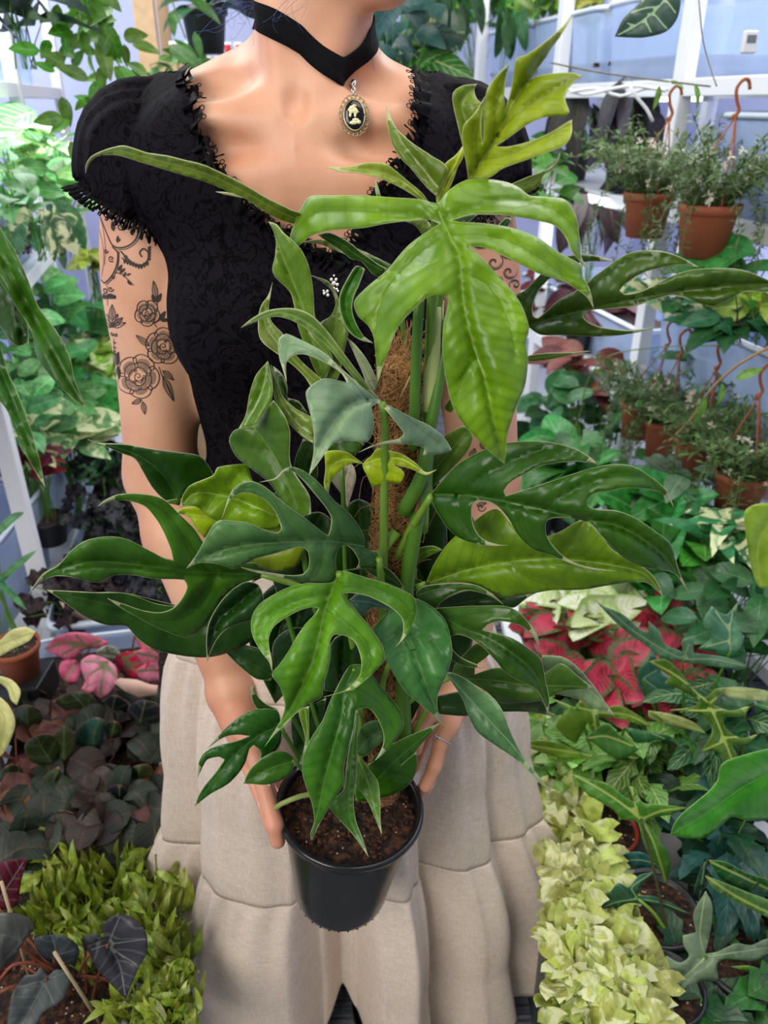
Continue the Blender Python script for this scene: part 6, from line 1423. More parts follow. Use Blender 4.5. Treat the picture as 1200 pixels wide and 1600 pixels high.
# right bench, middle distance
R_('bright heart-leaved plant behind the caladiums, left one', 1035, 800, 1.45, BZ, col='3f9a3c', n=14, L=.12, W=.10, spread=.10, shape='heart')
R_('bright heart-leaved plant behind the caladiums, right one', 1095, 850, 1.35, BZ, col='58a83a', n=22, L=.10, W=.08, spread=.11, shape='heart')
R_('white-streaked plant near the lime leaf', 1135, 830, 1.3, BZ, kind='varieg', col='3c8a4c', n=18, L=.10, W=.05, spread=.10, shape='arrow')
R_('dark green dense plant behind the thin stems', 1130, 920, 1.22, BZ, col='2c6a34', n=34, L=.09, W=.05, spread=.15, style='bush')
R_('green plant under the lime leaf', 1180, 960, 1.15, BZ, col='3a7a3c', n=26, L=.10, W=.05, spread=.12)
R_('mid green plant between the caladiums and the pots', 1050, 905, 1.3, BZ, col='4a9a3c', n=22, L=.10, W=.07, spread=.10, shape='heart')
for i, (u, v, Y) in enumerate(((848, 950, 1.28), (905, 935, 1.32), (965, 925, 1.34), (1015, 945, 1.3), (935, 965, 1.22))):
    R_(('white caladium nearest the skirt', 'white caladium second from the skirt', 'white caladium with the largest pale leaves', 'white caladium at the right end of the pale row', 'white caladium in front of the pale row')[i], u, v, Y, BZ+.04, kind='white', col='e8ecc8', n=11, L=.085, W=.08, spread=.055, shape='heart', pr=.035, group=None, cat='caladium', name='caladium', face=.75)
for i, (u, v, Y) in enumerate(((865, 985, 1.2), (870, 1040, 1.12), (920, 1000, 1.18), (965, 1040, 1.10), (1010, 985, 1.2), (1060, 965, 1.22), (1050, 1030, 1.12), (940, 1070, 1.05), (1000, 1075, 1.05), (1065, 1080, 1.04))):
    R_(('pink caladium below the white one nearest the skirt', 'crimson caladium with a large open leaf, beside the split leaf tips', 'pink caladium in the middle of the tray', 'bright pink caladium behind the winding arrow leaf', 'deep red caladium right of the middle', 'dark red caladium below the heart-leaved plants', 'crimson caladium half hidden by arrow leaves', 'pink caladium low at the front of the tray', 'red caladium at the front right of the tray', 'dark crimson caladium among the arrow leaves')[i], u, v, Y, BZ+.04, kind='pink', col='c02850', n=12, L=.075, W=.065, spread=.055, shape='heart', pr=.035, cat='caladium', name='caladium', face=.75)
# lime plants by the skirt
for i, (u, v, Y) in enumerate(((845, 1150, 1.0), (862, 1220, .93), (895, 1290, .86), (915, 1370, .79), (938, 1440, .72), (968, 1510, .66), (945, 1560, .645), (992, 1590, .60), (915, 1600, .62), (898, 1400, .78), (915, 1475, .72), (925, 1530, .67))):
    R_(('lime plant at the back end of its tray', 'lime plant second from the back of its tray', 'lime plant level with the lower skirt seam', 'cream-yellow plant beside the lower skirt tier', 'pale yellow plant beside the skirt, left of the soil pots', 'pale yellow plant left of the wavy silver leaf', 'lime plant touching the skirt hem', 'cream-yellow plant at the very bottom of the photo', 'lime plant under the skirt hem', 'lime plant half under the skirt, halfway along its tray', 'lime plant half under the skirt above the hem', 'lime plant pressed against the skirt hem')[i], u, v, Y, BZ+.04, kind='varieg', col=('c2cc62', 'cfd878')[i % 2], n=34, L=.05, W=.040, spread=.052, shape='heart', pot=None, cat='plant', face=.55, name='lime_plant', curl=1.3, style='bush')
for i, (u, v, Y) in enumerate(((850, 1150, .98), (905, 1170, .96), (960, 1140, 1.0))):
    R_(('green plant with spiky leaves behind the lime row', 'yellow-green plant under the veined arrow leaf', 'dark green plant below the pink caladiums')[i], u, v, Y, BZ+.03, kind='mottle', col=('6aa03a', '7ab040', '2f6a2c')[i], n=26, L=.08, W=.035, spread=.08, shape='wavy', pr=.035)
# pots with soil at the lower right
def soilpot(label, u, v, z, r_, kind, h=.075):
    p = PZ(u, v, z); r = empty('nursery_pot', Vector((p.x, p.y, z-h)), 0, label, 'pot'); make_pot(r, r_, h, 0, kind); return r
soilpot('red-brown plastic pot of dark soil beside the lime tray', 945, 1290, .36, .052, 'red', .08)
soilpot('black pot of white-speckled soil in the lower right', 1028, 1420, .36, .058, 'black', .08)
soilpot('black pot of speckled soil under the silver arrow leaf', 1040, 1540, .36, .050, 'black', .08)
soilpot('dark pot of soil at the right edge behind the wide green leaf', 1165, 1340, .36, .055, 'black', .08)
soilpot('black pot in the bottom right corner', 1165, 1500, .36, .055, 'black', .08)
soilpot('black pot behind the arrow leaf stems', 1075, 1225, .36, .05, 'black', .08)
p = PZ(1060, 1205, BZ); bin_((p.x, p.y+.06, BZ), .40, .16, .07, .05, 'grey seedling tray behind the arrow-leaved plants', mat=tray_black)
for i, (u, v, Y) in enumerate(((1120, 1110, .98), (1165, 1150, .92), (1010, 1160, .97), (1120, 1260, .84), (1180, 1400, .72), (1130, 1330, .77), (1090, 1590, .60), (1170, 1575, .60), (990, 1205, .90))):
    R_(('dark arrow-leaved plant right of the pink caladiums', 'dark green plant above the wide smooth leaf', 'green plant below the winding arrow leaves', 'dark plant under the wide smooth leaf', 'dark green plant at the right edge, below the wide leaf', 'blue-green plant between the black pots', 'dark wavy-leaved plant at the bottom edge', 'green wavy-leaved plant in the bottom right corner', 'yellow-green arrow-leaved plant above the red pot')[i], u, v, Y, BZ, kind='veined' if i in (0, 2, 8) else 'std', col=('2f6a3c', '2a5f30', '4f8a34', '1f4a28', '1c4426', '24544a', '1f4a24', '3a7a2c', '6a9a3a')[i], n=22, L=.10, W=.04, spread=.10, shape='wavy', pot='black', pr=.045, curl=1.1)

# ------------------------------------------------------------------ left: shelves
R_('glossy dark plant overhanging the top left bin', 22, 5, 1.75, 1.42, kind='std', col='1d3a2c', n=14, L=.15, W=.10, spread=.12, shape='ovate', pot=None)
trailing('climbing_vine', 'bright green vine trailing from the top left shelf to the sleeve', [(118, -30, 1.9), (128, 40, 1.85), (140, 90, 1.8), (152, 140, 1.75), (128, 190, 1.7)], 70, .062, .032, 'std', '5a9426', seed=3, spread=.045)
trailing('climbing_vine', 'yellow-tipped vine beside the lilac wall', [(95, -20, 2.0), (140, 20, 1.95), (160, 60, 1.9), (185, 100, 1.85), (200, 125, 1.8)], 32, .064, .032, 'std', '6a9a24', seed=8, spread=.03)
trailing('climbing_vine', 'dark hanging vine left of the black hanging pot', [(262, -20, 2.3), (275, 20, 2.3), (290, 60, 2.3)], 7, .11, .04, 'std', '3f7a2a', seed=5, spread=.03)
R_('green plant at the foot of the pine posts', 275, 108, 2.6, 1.17, col='4f7a2c', n=24, L=.08, W=.04, spread=.10, style='bush')
p = P(318, 18, 2.5); r = empty('hanging_basket', p-Vector((0, 0, .1)), 0, 'black hanging pot with dark leaves above the red-labelled tray', 'hanging pot'); make_pot(r, .065, .11, 0, 'black')
fm = MB(); rr = random.Random(2)
for i in range(16):
    th = rr.random()*2*pi; d = Vector((math.cos(th), math.sin(th), rr.uniform(-.6, .6))); bleaf(fm, Vector((0, 0, .11))+d*.02, d, Vector((0, -.4, 1)).normalized(), .12, .055, 'ovate', 1.4, .1, 0, rr.random())
q_ = fm.build('foliage', FM['std'], None, color='2c5a34'); q_.parent = r
# tray of red-labelled cups on a far shelf
p = P(325, 92, 2.9); r = empty('wall_shelf', p, YAW, 'white far shelf holding the red-labelled cups', 'shelf'); o_ = box_obj('board', (0, 0, -.012), (.30, .14, .024), white); o_.parent = r
o_ = box_obj('front_rail', (0, -.072, -.03), (.30, .012, .06), pine); o_.parent = r
for i in range(7):
    q = p+Vector((math.cos(YAW)*(-.10+i*.034), math.sin(YAW)*(-.10+i*.034)-.02, .001)); r = empty('seedling_cup', q, YAW, 'clear seedling cup with a red label on the far shelf', 'cup', 'red-labelled seedling cups on the far shelf')
    m = MB(); m.lathe([(.0001, 0), (.011, 0), (.0145, .045), (.0135, .045), (.010, .003)], 12); o_ = m.build('cup', rimm, None); o_.parent = r
    m = MB(); m.grid(lambda a, b_: Vector((.0152*math.sin((a-.5)*1.4), -.0152*math.cos((a-.5)*1.4), .008+.03*b_)), 5, 1); o_ = m.build('label', stem_m('c8202c'), None, solid=.0004); o_.parent = r
    m = MB(); m.lathe([(.0125, .036), (.0001, .037)], 10); o_ = m.build('soil', soilm, None); o_.parent = r
R_('white-edged green plant on the left shelf below the vine', 75, 240, 2.1, 1.05, kind='varieg', col='4fa04a', n=26, L=.12, W=.06, spread=.12, pot=None, shape='heart')
R_('large dark-veined leaf plant behind the left shelf post', 48, 210, 2.2, 1.05, kind='veined', col='3c8a3a', n=7, L=.17, W=.09, spread=.07, pot=None)
R_('pale green plant in the middle left bin', 85, 285, 2.05, 1.07, col='8cc46c', n=34, L=.09, W=.05, spread=.13, pot=None)
R_('bright green plant at the left edge, upper shelf', 12, 265, 1.9, 1.07, col='6ab05a', n=30, L=.08, W=.05, spread=.12, pot=None)
R_('dark-stemmed green plant in the near left bin', 25, 335, 1.75, 1.07, col='5aa04c', n=26, L=.10, W=.05, spread=.11, stemcol='4a2420', pot=None)
R_('speckled pale leaf plant drooping from the near left bin', 68, 372, 1.7, 1.07, kind='varieg', col='4c7a4a', n=9, L=.11, W=.05, spread=.06, pot=None, style='hang')
R_('small yellow-green plant in a white pot beside the tattooed arm', 142, 410, 2.4, .62, col='a8b83a', n=16, L=.08, W=.05, spread=.05, pot='white', pr=.06, ph=.10)
R_('orange-brown shell-shaped cactus beside the white pot', 95, 440, 2.5, .70, col='c08a5a', n=12, L=.05, W=.05, spread=.035, shape='round', pot='white', pr=.04)
for i, (u, v, Y, z, c_, k_, sh, L_, sp_, lb) in enumerate(((110, 510, 2.35, .5, '4a9a4a', 'std', 'heart', .11, .15, 'lush green plant behind the left posts'),
    (40, 470, 2.2, .5, '7ac06a', 'std', 'ovate', .09, .14, 'pale green plant below the left bins'),
    (15, 540, 2.0, .5, '86c878', 'std', 'ovate', .09, .13, 'pale green plant behind the hanging strap leaves'),
    (150, 560, 2.3, .5, 'a8d84a', 'varieg', 'heart', .15, .10, 'yellow-green split plant beside the arm'),
    (90, 590, 2.1, .5, '58b060', 'std', 'heart', .10, .14, 'fresh green plant under the hanging strap leaves'),
    (60, 640, 1.95, .5, '78c470', 'std', 'ovate', .09, .14, 'light green plant in the long bin'),
    (150, 640, 2.1, .42, '56a84c', 'std', 'heart', .11, .10, 'green plant level with the elbow'),
    (100, 670, 1.9, .42, '8cc880', 'varieg', 'lance', .13, .12, 'striped pale plant in the long bin'),
    (20, 610, 1.85, .5, '90d080', 'std', 'ovate', .08, .12, 'bright pale plant at the left edge'),
    (18, 660, 1.75, .42, '6ab06a', 'std', 'ovate', .08, .11, 'green plant in the bin at the left edge'),
    (175, 735, 2.0, .30, '4aa05c', 'std', 'heart', .07, .09, 'green plant behind the black plants'),
    (40, 690, 1.75, .40, '7aa86c', 'varieg', 'ovate', .06, .10, 'small-leaved plant in the left bin'),
    (60, 560, 2.6, .5, '5ab05a', 'std', 'ovate', .10, .18, 'leafy plant deep behind the left shelving'),
    (150, 500, 2.8, .5, '4a9450', 'std', 'ovate', .10, .14, 'leafy plant far behind the tattooed arm'))):
    R_(lb, u, v, Y, z if z > .45 else BZ+.06, kind=k_, col=c_, n=30, L=L_, W=L_*.6, spread=sp_, shape=sh, pot=None, seed=i+50)
R_('red-leaved plant in the left bin', 52, 715, 1.72, BZ+.08, kind='dark', col='8a2030', n=14, L=.10, W=.05, spread=.07, pot='black', pr=.05)
r = R_('small bulbous-stemmed plant in a terracotta pot at the left edge', -14, 880, 1.15, .40, col='5a9a5a', n=7, L=.14, W=.02, spread=.10, shape='strap', pot='clay', pr=.045)
tag(box_obj('upturned_crate', (P(-14, 880, 1.15).x, 1.15, (BZ+.40)/2), (.09, .09, .40-BZ-.002), blackpot), 'dark block under the small terracotta pot', 'crate')
# black plants
for i, (u, v, Y) in enumerate(((170, 715, 1.95), (210, 760, 1.85), (160, 800, 1.72), (210, 830, 1.66), (185, 885, 1.55), (240, 905, 1.5), (110, 930, 1.45), (140, 900, 1.5), (225, 870, 1.6))):
    R_(('lacy black-leaved plant beside the elbow', 'lacy dark plant touching the forearm', 'black crinkled plant right of the bins', 'black plant with silver marks beside the forearm', 'black ruffled plant above the pink leaves', 'black ruffled plant beside the skirt top', 'maroon-black plant at the left end of the tray', 'dark plum plant behind the dark split leaf tips', 'black plant between forearm and split leaf')[i], u, v, Y, BZ+.06, kind='dark', col=('20222c', '24242c', '14151c', '1b1d26', '1a2030', '161a26', '2a1018', '2c141c', '181c28')[i], n=34, L=.055 if i > 1 else .07, W=.04 if i > 1 else .02, spread=.10, shape='round' if i > 1 else 'wavy', pot=None, wav=.5, style='bush', face=.6)
# ------------------------------------------------------------------ nearer plants whose single leaves can be seen
R3 = (800, 800, 1/3); R4 = (800, 1200, 1/3); L7 = (0, 800, 1/3); L8 = (0, 1200, 1/3); L1 = (0, 0, 1/3)
arrowm = leaf_material('pale_veined_arrow_leaf', veincol='b9cc6c', vw=1.8, edge='a8c070', edge_amt=.5, dots=False, lat_amt=.10, rough=(.3, .5))
bluearrow = leaf_material('blue_green_wavy_leaf', veincol='a9c08c', vw=1.1, edge='9ab890', edge_amt=.3, dots=False, lat_amt=.10, rough=(.3, .5))
anthm = leaf_material('white_veined_dark_leaf', veincol='9fbf8c', vw=1.3, edge_amt=.1, dots=False, lat_amt=.0, rough=(.4, .6))
pinkm = leaf_material('pink_green_veined_leaf', veincol='7f8a5c', vw=2.6, edge='c84a5c', edge_amt=.5, dots=False, lat_amt=.35, rough=(.35, .55))
darkbeg = leaf_material('dark_round_leaf', veincol='66784a', vw=1.0, edge='a8605c', edge_amt=.9, dots=False, lat_amt=.25, rough=(.35, .6), backcol='8a3c30')
greybeg = leaf_material('grey_toothed_leaf', veincol='7f8680', vw=.8, edge='4a3a3c', edge_amt=.5, dots=False, lat_amt=.30, rough=(.4, .6), backcol='5c1420')
creamm = leaf_material('cream_leaf', veincol='b9c45c', vw=1.0, edge='e9eaa8', edge_amt=.4, dots=False, lat_amt=.2, rough=(.35, .5))
arrowstem = plain('arrow_leaf_petiole', '4f4a2c', .5, .4, .3, 60)
brownstem = plain('orange_brown_petiole', '8f4f34', .5, .4, .2, 60)
def nplant(label, u, v, Y, z, cat='plant', name='leafy_plant', pot=None, pr=.04, ph=.06):
    p = P(u, v, Y); r = empty(name, (p.x, p.y, z), 0, label, cat)
    if pot: make_pot(r, pr, ph, 0, pot)
    return r
def nleaf(par, tr, out, mid, veins=(), Y=(.8, .8), root=None, petcol=None, sr=.0022, **k):
    st = None
    if root is not None:
        ox, oy, kk = tr; bx, by = ox+mid[0][0]*kk, oy+mid[0][1]*kk; ru, rv, rY = root
        st = [(ru, rv, rY), ((ru+bx)/2, (rv+by)/2-8, (rY+Y[0])/2), (bx, by, Y[0])]
    return trace_leaf(tr, out, mid, veins, Y=Y, par=par, stalk=st, sr=sr, petcol=petcol, **k)

# strap leaves hanging in front at the left edge
for i, (out, mid, lb, c_) in enumerate((
    ([(-30, 300), (0, 355), (25, 395), (45, 440), (60, 478), (90, 520), (110, 560), (116, 590), (136, 641), (110, 620), (88, 598), (60, 560), (50, 520), (20, 470), (0, 440), (-40, 400)], [(-30, 350), (0, 395), (40, 470), (85, 550), (134, 638)], 'mottled wavy strap leaf hanging at the left edge, ending beside the elbow', '2f6a1c'),
    ([(-20, 500), (0, 540), (12, 580), (30, 620), (48, 670), (60, 710), (71, 762), (58, 742), (35, 700), (10, 640), (-20, 600)], [(-20, 545), (0, 575), (35, 660), (70, 758)], 'narrow strap leaf hanging lowest at the left edge', '2c6a24'),
    ([(-20, 350), (0, 380), (14, 420), (30, 450), (44, 500), (45, 537), (25, 540), (0, 510), (-20, 480)], [(-20, 380), (0, 410), (25, 470), (38, 535)], 'short dark strap leaf behind the mottled one at the left edge', '1f4a18'))):
    q_ = trace_leaf(G1, out, mid, Y=(.95+.03*i, .86+.03*i), col=c_, wave=.02, fold=.01, name='strap_leaf', solo=True); tag(q_, lb, 'leaf')
# dark veined leaf at the top right
r = nplant('dark green leaf with pale net veins hanging at the top right', 1062, -30, 1.45, P(1062, -30, 1.45).z, 'leaf', 'dark_veined_leaf')
nleaf(r, L1, [(2880, 172), (2920, 90), (2990, 20), (3060, -60), (3170, -80), (3190, 0), (3172, 90), (3120, 150), (3020, 176), (2940, 176)], [(3150, -50), (3080, 40), (2980, 120), (2885, 170)], [[(3120, -10), (3060, -30), (3000, 15)], [(3090, 30), (3020, 40), (2960, 60)], [(3060, 60), (3110, 120), (3130, 140)], [(3020, 90), (3050, 150)], [(2980, 120), (2940, 110)], [(3120, 0), (3165, 60)]], Y=(1.45, 1.35), mat=anthm, col='123a1e', root=(1075, -60, 1.5), sr=.003)
# arrow-leaved plants, lower right
r = nplant('silvery arrow-leaved plant winding over the pink caladiums', 1060, 1110, .97, BZ, pot='black')
nleaf(r, R3, [(388, 408), (430, 440), (520, 480), (600, 550), (640, 560), (640, 510), (690, 560), (720, 620), (800, 655), (800, 600), (860, 580), (850, 620), (850, 660), (1000, 680), (1102, 716), (1090, 736), (960, 725), (860, 712), (780, 700), (700, 680), (620, 620), (560, 580), (500, 530), (440, 470)], [(800, 690), (700, 640), (560, 550), (480, 480), (392, 412)], [[(800, 690), (950, 690), (1095, 722)], [(800, 690), (830, 620)]], Y=(.92, .92), mat=bluearrow, col='5c8a6a', root=(1070, 1190, .95))
nleaf(r, R3, [(935, 440), (1000, 480), (1062, 420), (1050, 500), (1085, 600), (1040, 660), (960, 645), (870, 640), (930, 590), (895, 520)], [(1025, 650), (1020, 560), (1040, 430)], [[(1020, 560), (940, 445)], [(1022, 600), (880, 640)]], Y=(.94, .98), mat=bluearrow, col='4d7f60', root=(1070, 1190, .95))
nleaf(r, R3, [(590, 750), (640, 690), (650, 632), (685, 700), (705, 760), (765, 800), (740, 885), (690, 850), (640, 885), (600, 830)], [(610, 780), (680, 740)], [[(610, 780), (740, 870)]], Y=(.98, .98), mat=bluearrow, col='3f7468', root=(1050, 1190, .96))
r = nplant('yellow-veined arrow-leaved plant, its long leaf pointing down to the wide smooth leaf', 1140, 1190, .90, BZ, pot='black')
nleaf(r, R3, [(640, 700), (720, 690), (800, 760), (850, 830), (910, 870), (950, 830), (1005, 826), (965, 870), (945, 905), (1020, 930), (1115, 908), (1085, 955), (985, 960), (1000, 1010), (1070, 1058), (1155, 1040), (1100, 1085), (1030, 1090), (1055, 1150), (1010, 1195), (960, 1120), (885, 1125), (925, 1060), (938, 1020), (900, 960), (820, 935), (735, 928), (860, 910), (875, 880), (800, 840), (715, 800), (745, 770)], [(920, 895), (960, 980), (1000, 1080), (1032, 1165)], [[(920, 895), (850, 830), (760, 760), (650, 700)], [(940, 930), (1105, 915)], [(980, 1060), (1145, 1045)], [(990, 1075), (890, 1120)], [(925, 900), (1000, 830)], [(930, 930), (740, 930)]], Y=(.88, .84), mat=arrowm, col='4c7426', root=(1150, 1215, .9), wave=.01)
nleaf(r, R3, [(640, 930), (760, 950), (860, 990), (912, 1040), (800, 1010), (700, 985), (640, 960)], [(650, 940), (900, 1030)], Y=(.9, .88), mat=arrowm, col='a9b878', root=(1140, 1215, .9))
nleaf(r, R3, [(970, 825), (1060, 820), (1200, 840), (1200, 890), (1100, 880), (1010, 865)], [(975, 832), (1200, 862)], Y=(.9, .9), mat=arrowm, col='b0bf80')
r = nplant('yellow-veined arrow-leaved plant with looping lobes beside the split leaf tips', 920, 1180, .96, BZ, pot='black', pr=.035)
nleaf(r, R3, [(175, 868), (300, 918), (320, 878), (385, 930), (500, 908), (600, 958), (665, 1012), (560, 985), (480, 965), (402, 962), (425, 1040), (400, 1078), (368, 1020), (355, 985), (300, 1085), (258, 1062), (205, 1000), (238, 950), (268, 930)], [(305, 915), (420, 940), (540, 950), (655, 1005)], [[(305, 915), (180, 872)], [(380, 935), (400, 1070)], [(300, 1080), (360, 1010)], [(305, 915), (320, 882)]], Y=(.90, .90), mat=arrowm, col='6c9436', root=(930, 1200, .95), wave=.01)
nleaf(r, R3, [(340, 1060), (440, 990), (500, 1040), (600, 1110), (510, 1160), (430, 1120), (380, 1080)], [(350, 1060), (440, 1050), (590, 1105)], Y=(.88, .86), mat=arrowm, col='3c7434', root=(930, 1200, .95))
nleaf(r, R3, [(520, 1005), (640, 1030), (740, 1050), (805, 1110), (862, 1175), (760, 1085), (660, 1072), (600, 1105), (560, 1060)], [(530, 1010), (700, 1055), (855, 1168)], Y=(.92, .9), mat=bluearrow, col='2f6a3c', root=(960, 1200, .95))
nleaf(r, R3, [(40, 1085), (130, 1070), (240, 1090), (330, 1130), (440, 1150), (505, 1160), (380, 1175), (250, 1160), (120, 1120)], [(45, 1088), (250, 1120), (500, 1160)], Y=(.9, .9), mat=arrowm, col='7aa03c')
r = nplant('arrow-leaved plant rising from the black pot of speckled soil', 1042, 1470, .66, BZ)
nleaf(r, R4, [(283, 28), (370, 55), (440, 70), (520, 130), (575, 165), (545, 85), (570, 88), (612, 160), (680, 170), (760, 178), (822, 186), (740, 218), (650, 230), (625, 250), (680, 330), (732, 400), (742, 470), (722, 545), (690, 480), (640, 400), (610, 330), (585, 250), (520, 240), (470, 190), (400, 150), (340, 110)], [(605, 240), (520, 170), (400, 90), (290, 32)], [[(605, 240), (700, 200), (815, 188)], [(605, 240), (660, 340), (722, 535)], [(590, 215), (560, 92)]], Y=(.72, .76), mat=arrowm, col='4c8a34', root=(1044, 1464, .66), petcol=arrowstem, sr=.002)
nleaf(r, R4, [(440, 450), (500, 410), (590, 392), (660, 420), (742, 470), (720, 482), (640, 465), (560, 472), (480, 458)], [(735, 472), (600, 430), (445, 450)], Y=(.74, .78), mat=bluearrow, col='2f6a6c')
nleaf(r, R4, [(300, 752), (340, 690), (390, 645), (385, 615), (440, 600), (500, 538), (545, 560), (600, 500), (665, 488), (612, 540), (588, 597), (660, 600), (760, 640), (852, 692), (760, 667), (680, 645), (600, 637), (540, 632), (480, 662), (400, 682), (340, 722)], [(590, 612), (480, 630), (380, 680), (303, 748)], [[(590, 612), (700, 630), (848, 690)], [(590, 612), (560, 560), (655, 492)]], Y=(.68, .68), mat=bluearrow, col='3a7056', root=(1046, 1464, .66), sr=.0026)
nleaf(r, R4, [(840, 640), (880, 480), (920, 420), (900, 560), (900, 640), (870, 700)], [(905, 430), (865, 690)], Y=(.74, .72), mat=bluearrow, col='2c5c48')
r = nplant('large silver-green wavy leaf plant at the bottom right', 1110, 1500, .62, BZ)
nleaf(r, R4, [(570, 1260), (585, 1180), (600, 1110), (590, 1075), (640, 1060), (680, 1000), (740, 940), (720, 878), (790, 912), (830, 880), (805, 835), (800, 785), (862, 770), (850, 680), (908, 575), (938, 640), (935, 720), (922, 800), (905, 870), (960, 862), (1050, 822), (1120, 830), (1200, 800), (1260, 830), (1200, 885), (1120, 902), (1000, 892), (960, 920), (972, 1000), (900, 998), (865, 1010), (850, 1060), (760, 1100), (720, 1150), (690, 1260)], [(905, 885), (830, 960), (720, 1050), (620, 1200), (600, 1260)], [[(905, 885), (880, 780), (905, 590)], [(905, 885), (1000, 870), (1240, 835)]], Y=(.60, .56), mat=bluearrow, col='7d9474', wave=.01, root=(1120, 1540, .62))
nleaf(r, R4, [(905, 503), (1000, 540), (1100, 580), (1240, 640), (1240, 720), (1120, 662), (1020, 612), (940, 560)], [(1230, 690), (1050, 600), (910, 508)], Y=(.64, .66), mat=arrowm, col='5c8a4c')
nleaf(r, R4, [(920, 430), (1000, 440), (1100, 490), (1240, 540), (1240, 610), (1080, 572), (980, 520)], [(1230, 580), (930, 438)], Y=(.68, .68), mat=arrowm, col='2c6a34')
nleaf(r, R4, [(1030, 930), (1120, 928), (1240, 990), (1240, 1180), (1150, 1060), (1110, 970)], [(1035, 935), (1150, 1000), (1235, 1160)], Y=(.60, .60), mat=arrowm, col='5a9a3c')
nleaf(r, R4, [(905, 900), (960, 885), (1100, 900), (1240, 940), (1100, 935), (1000, 960), (950, 960)], [(910, 905), (1230, 935)], Y=(.62, .62), mat=bluearrow, col='2c6a2c')
nleaf(r, R4, [(660, 1195), (700, 1130), (780, 1120), (720, 1190), (690, 1230)], [(665, 1200), (775, 1123)], Y=(.62, .62), mat=creamm, col='dfe0a8')
r = nplant('wide smooth bright green leaf plant at the right edge', 1240, 1300, .78, BZ)
nleaf(r, R4, [(742, 312), (760, 260), (800, 210), (860, 160), (920, 110), (960, 60), (985, -20), (1080, -60), (1240, -100), (1240, 235), (1100, 246), (1030, 228), (980, 270), (940, 305), (900, 327), (820, 327)], [(1235, 10), (1080, 90), (900, 220), (745, 310)], Y=(.74, .68), col='2f8a2c', wave=.006, root=(1240, 1300, .78), droop=.01)
q_ = trace_leaf(G1, [(1163, 800), (1180, 788), (1210, 790), (1230, 860), (1210, 915), (1186, 917), (1172, 880)], [(1215, 800), (1185, 850), (1188, 914)], Y=(1.0, 1.0), col='8fb83c', name='lime_leaf', mat=creamm, solo=True); tag(q_, 'single broad lime leaf cut by the right edge', 'leaf')
# bare trailing vines across the hanging pots
def bare(label, pts, sr, col, leaves=()):
    pp = catmull([P(*p) for p in pts], .02); r = empty('bare_vine', pp[0], 0, label, 'vine'); m = MB(); m.tube(pp, sr, 5); m.build('vine_stem', stem_m(col), r); fm = MB(); rr = random.Random(len(pts))
    for (u, v, Y, du, dv, l) in leaves:
        p0 = P(u, v, Y); d = P(u+du, v+dv, Y)-p0; bleaf(fm, p0, d, Vector((.2, -.6, .7)), l, l*.36, 'ovate', .8, .2, 0, rr.random())
    if leaves: fm.build('foliage', FM['std'], r, color='7aa040')
bare('bare brown vine crossing the lower hanging pots', [(1045, 690, 1.45), (1080, 655, 1.45), (1108, 612, 1.42), (1150, 572, 1.4), (1215, 535, 1.38)], .0028, 'a5845a', ((1100, 620, 1.42, -18, 60, .06), (1128, 600, 1.4, -6, 40, .05), (1150, 592, 1.4, 34, -14, .055)))
bare('thin looping vine in front of the dark red plants', [(838, 680, 1.9), (880, 700, 1.9), (905, 650, 1.9), (920, 590, 1.85), (955, 555, 1.8), (1040, 542, 1.7), (1130, 540, 1.6)], .0016, '7a8a58', ((900, 660, 1.9, 10, 40, .05), (925, 580, 1.85, 30, 6, .05), (870, 690, 1.9, -10, 40, .05), (945, 560, 1.8, 20, 24, .05)))
bare('thin wiry vine hanging from the top right shelf', [(1092, 0, 1.5), (1098, 60, 1.5), (1108, 100, 1.5), (1120, 135, 1.48)], .0012, '8a8a80')
bare('thin stem with heart-shaped leaves draped along the upper right rail', [(860, 98, 1.8), (930, 112, 1.75), (1000, 122, 1.7), (1050, 128, 1.6), (1110, 135, 1.55)], .0016, '7a7058', ((1030, 135, 1.6, -4, 20, .04), (1085, 132, 1.56, 6, 34, .045), (1045, 128, 1.6, 20, 6, .035)))
m = MB()
for k, pth in enumerate(([(880, 136, 2.0), (910, 148, 2.0), (950, 140, 1.97), (990, 134, 1.95), (1040, 142, 1.93)], [(890, 144, 2.0), (930, 138, 1.99), (970, 150, 1.96), (1010, 138, 1.95), (1045, 140, 1.93)], [(985, 134, 1.95), (993, 150, 1.95), (1010, 170, 1.95), (1020, 190, 1.95)])): m.tube(catmull([P(*p) for p in pth], .02), .0035, 6)
tag(m.build('power_cable', white), 'white cable looped under the top right shelf', 'cable')
p = P(1171, 66, 1.35); r = empty('thermometer', p, AR, 'small white digital thermometer in the top right bin', 'thermometer'); o_ = box_obj('case', (0, 0, 0), (.024, .01, .03), plain('thermometer_case', 'e4e6ea', .4)); o_.parent = r; o_ = box_obj('display', (-.001, -.0055, .004), (.015, .001, .010), plain('thermometer_display', '6f7a80', .2), bevel=0); o_.parent = r
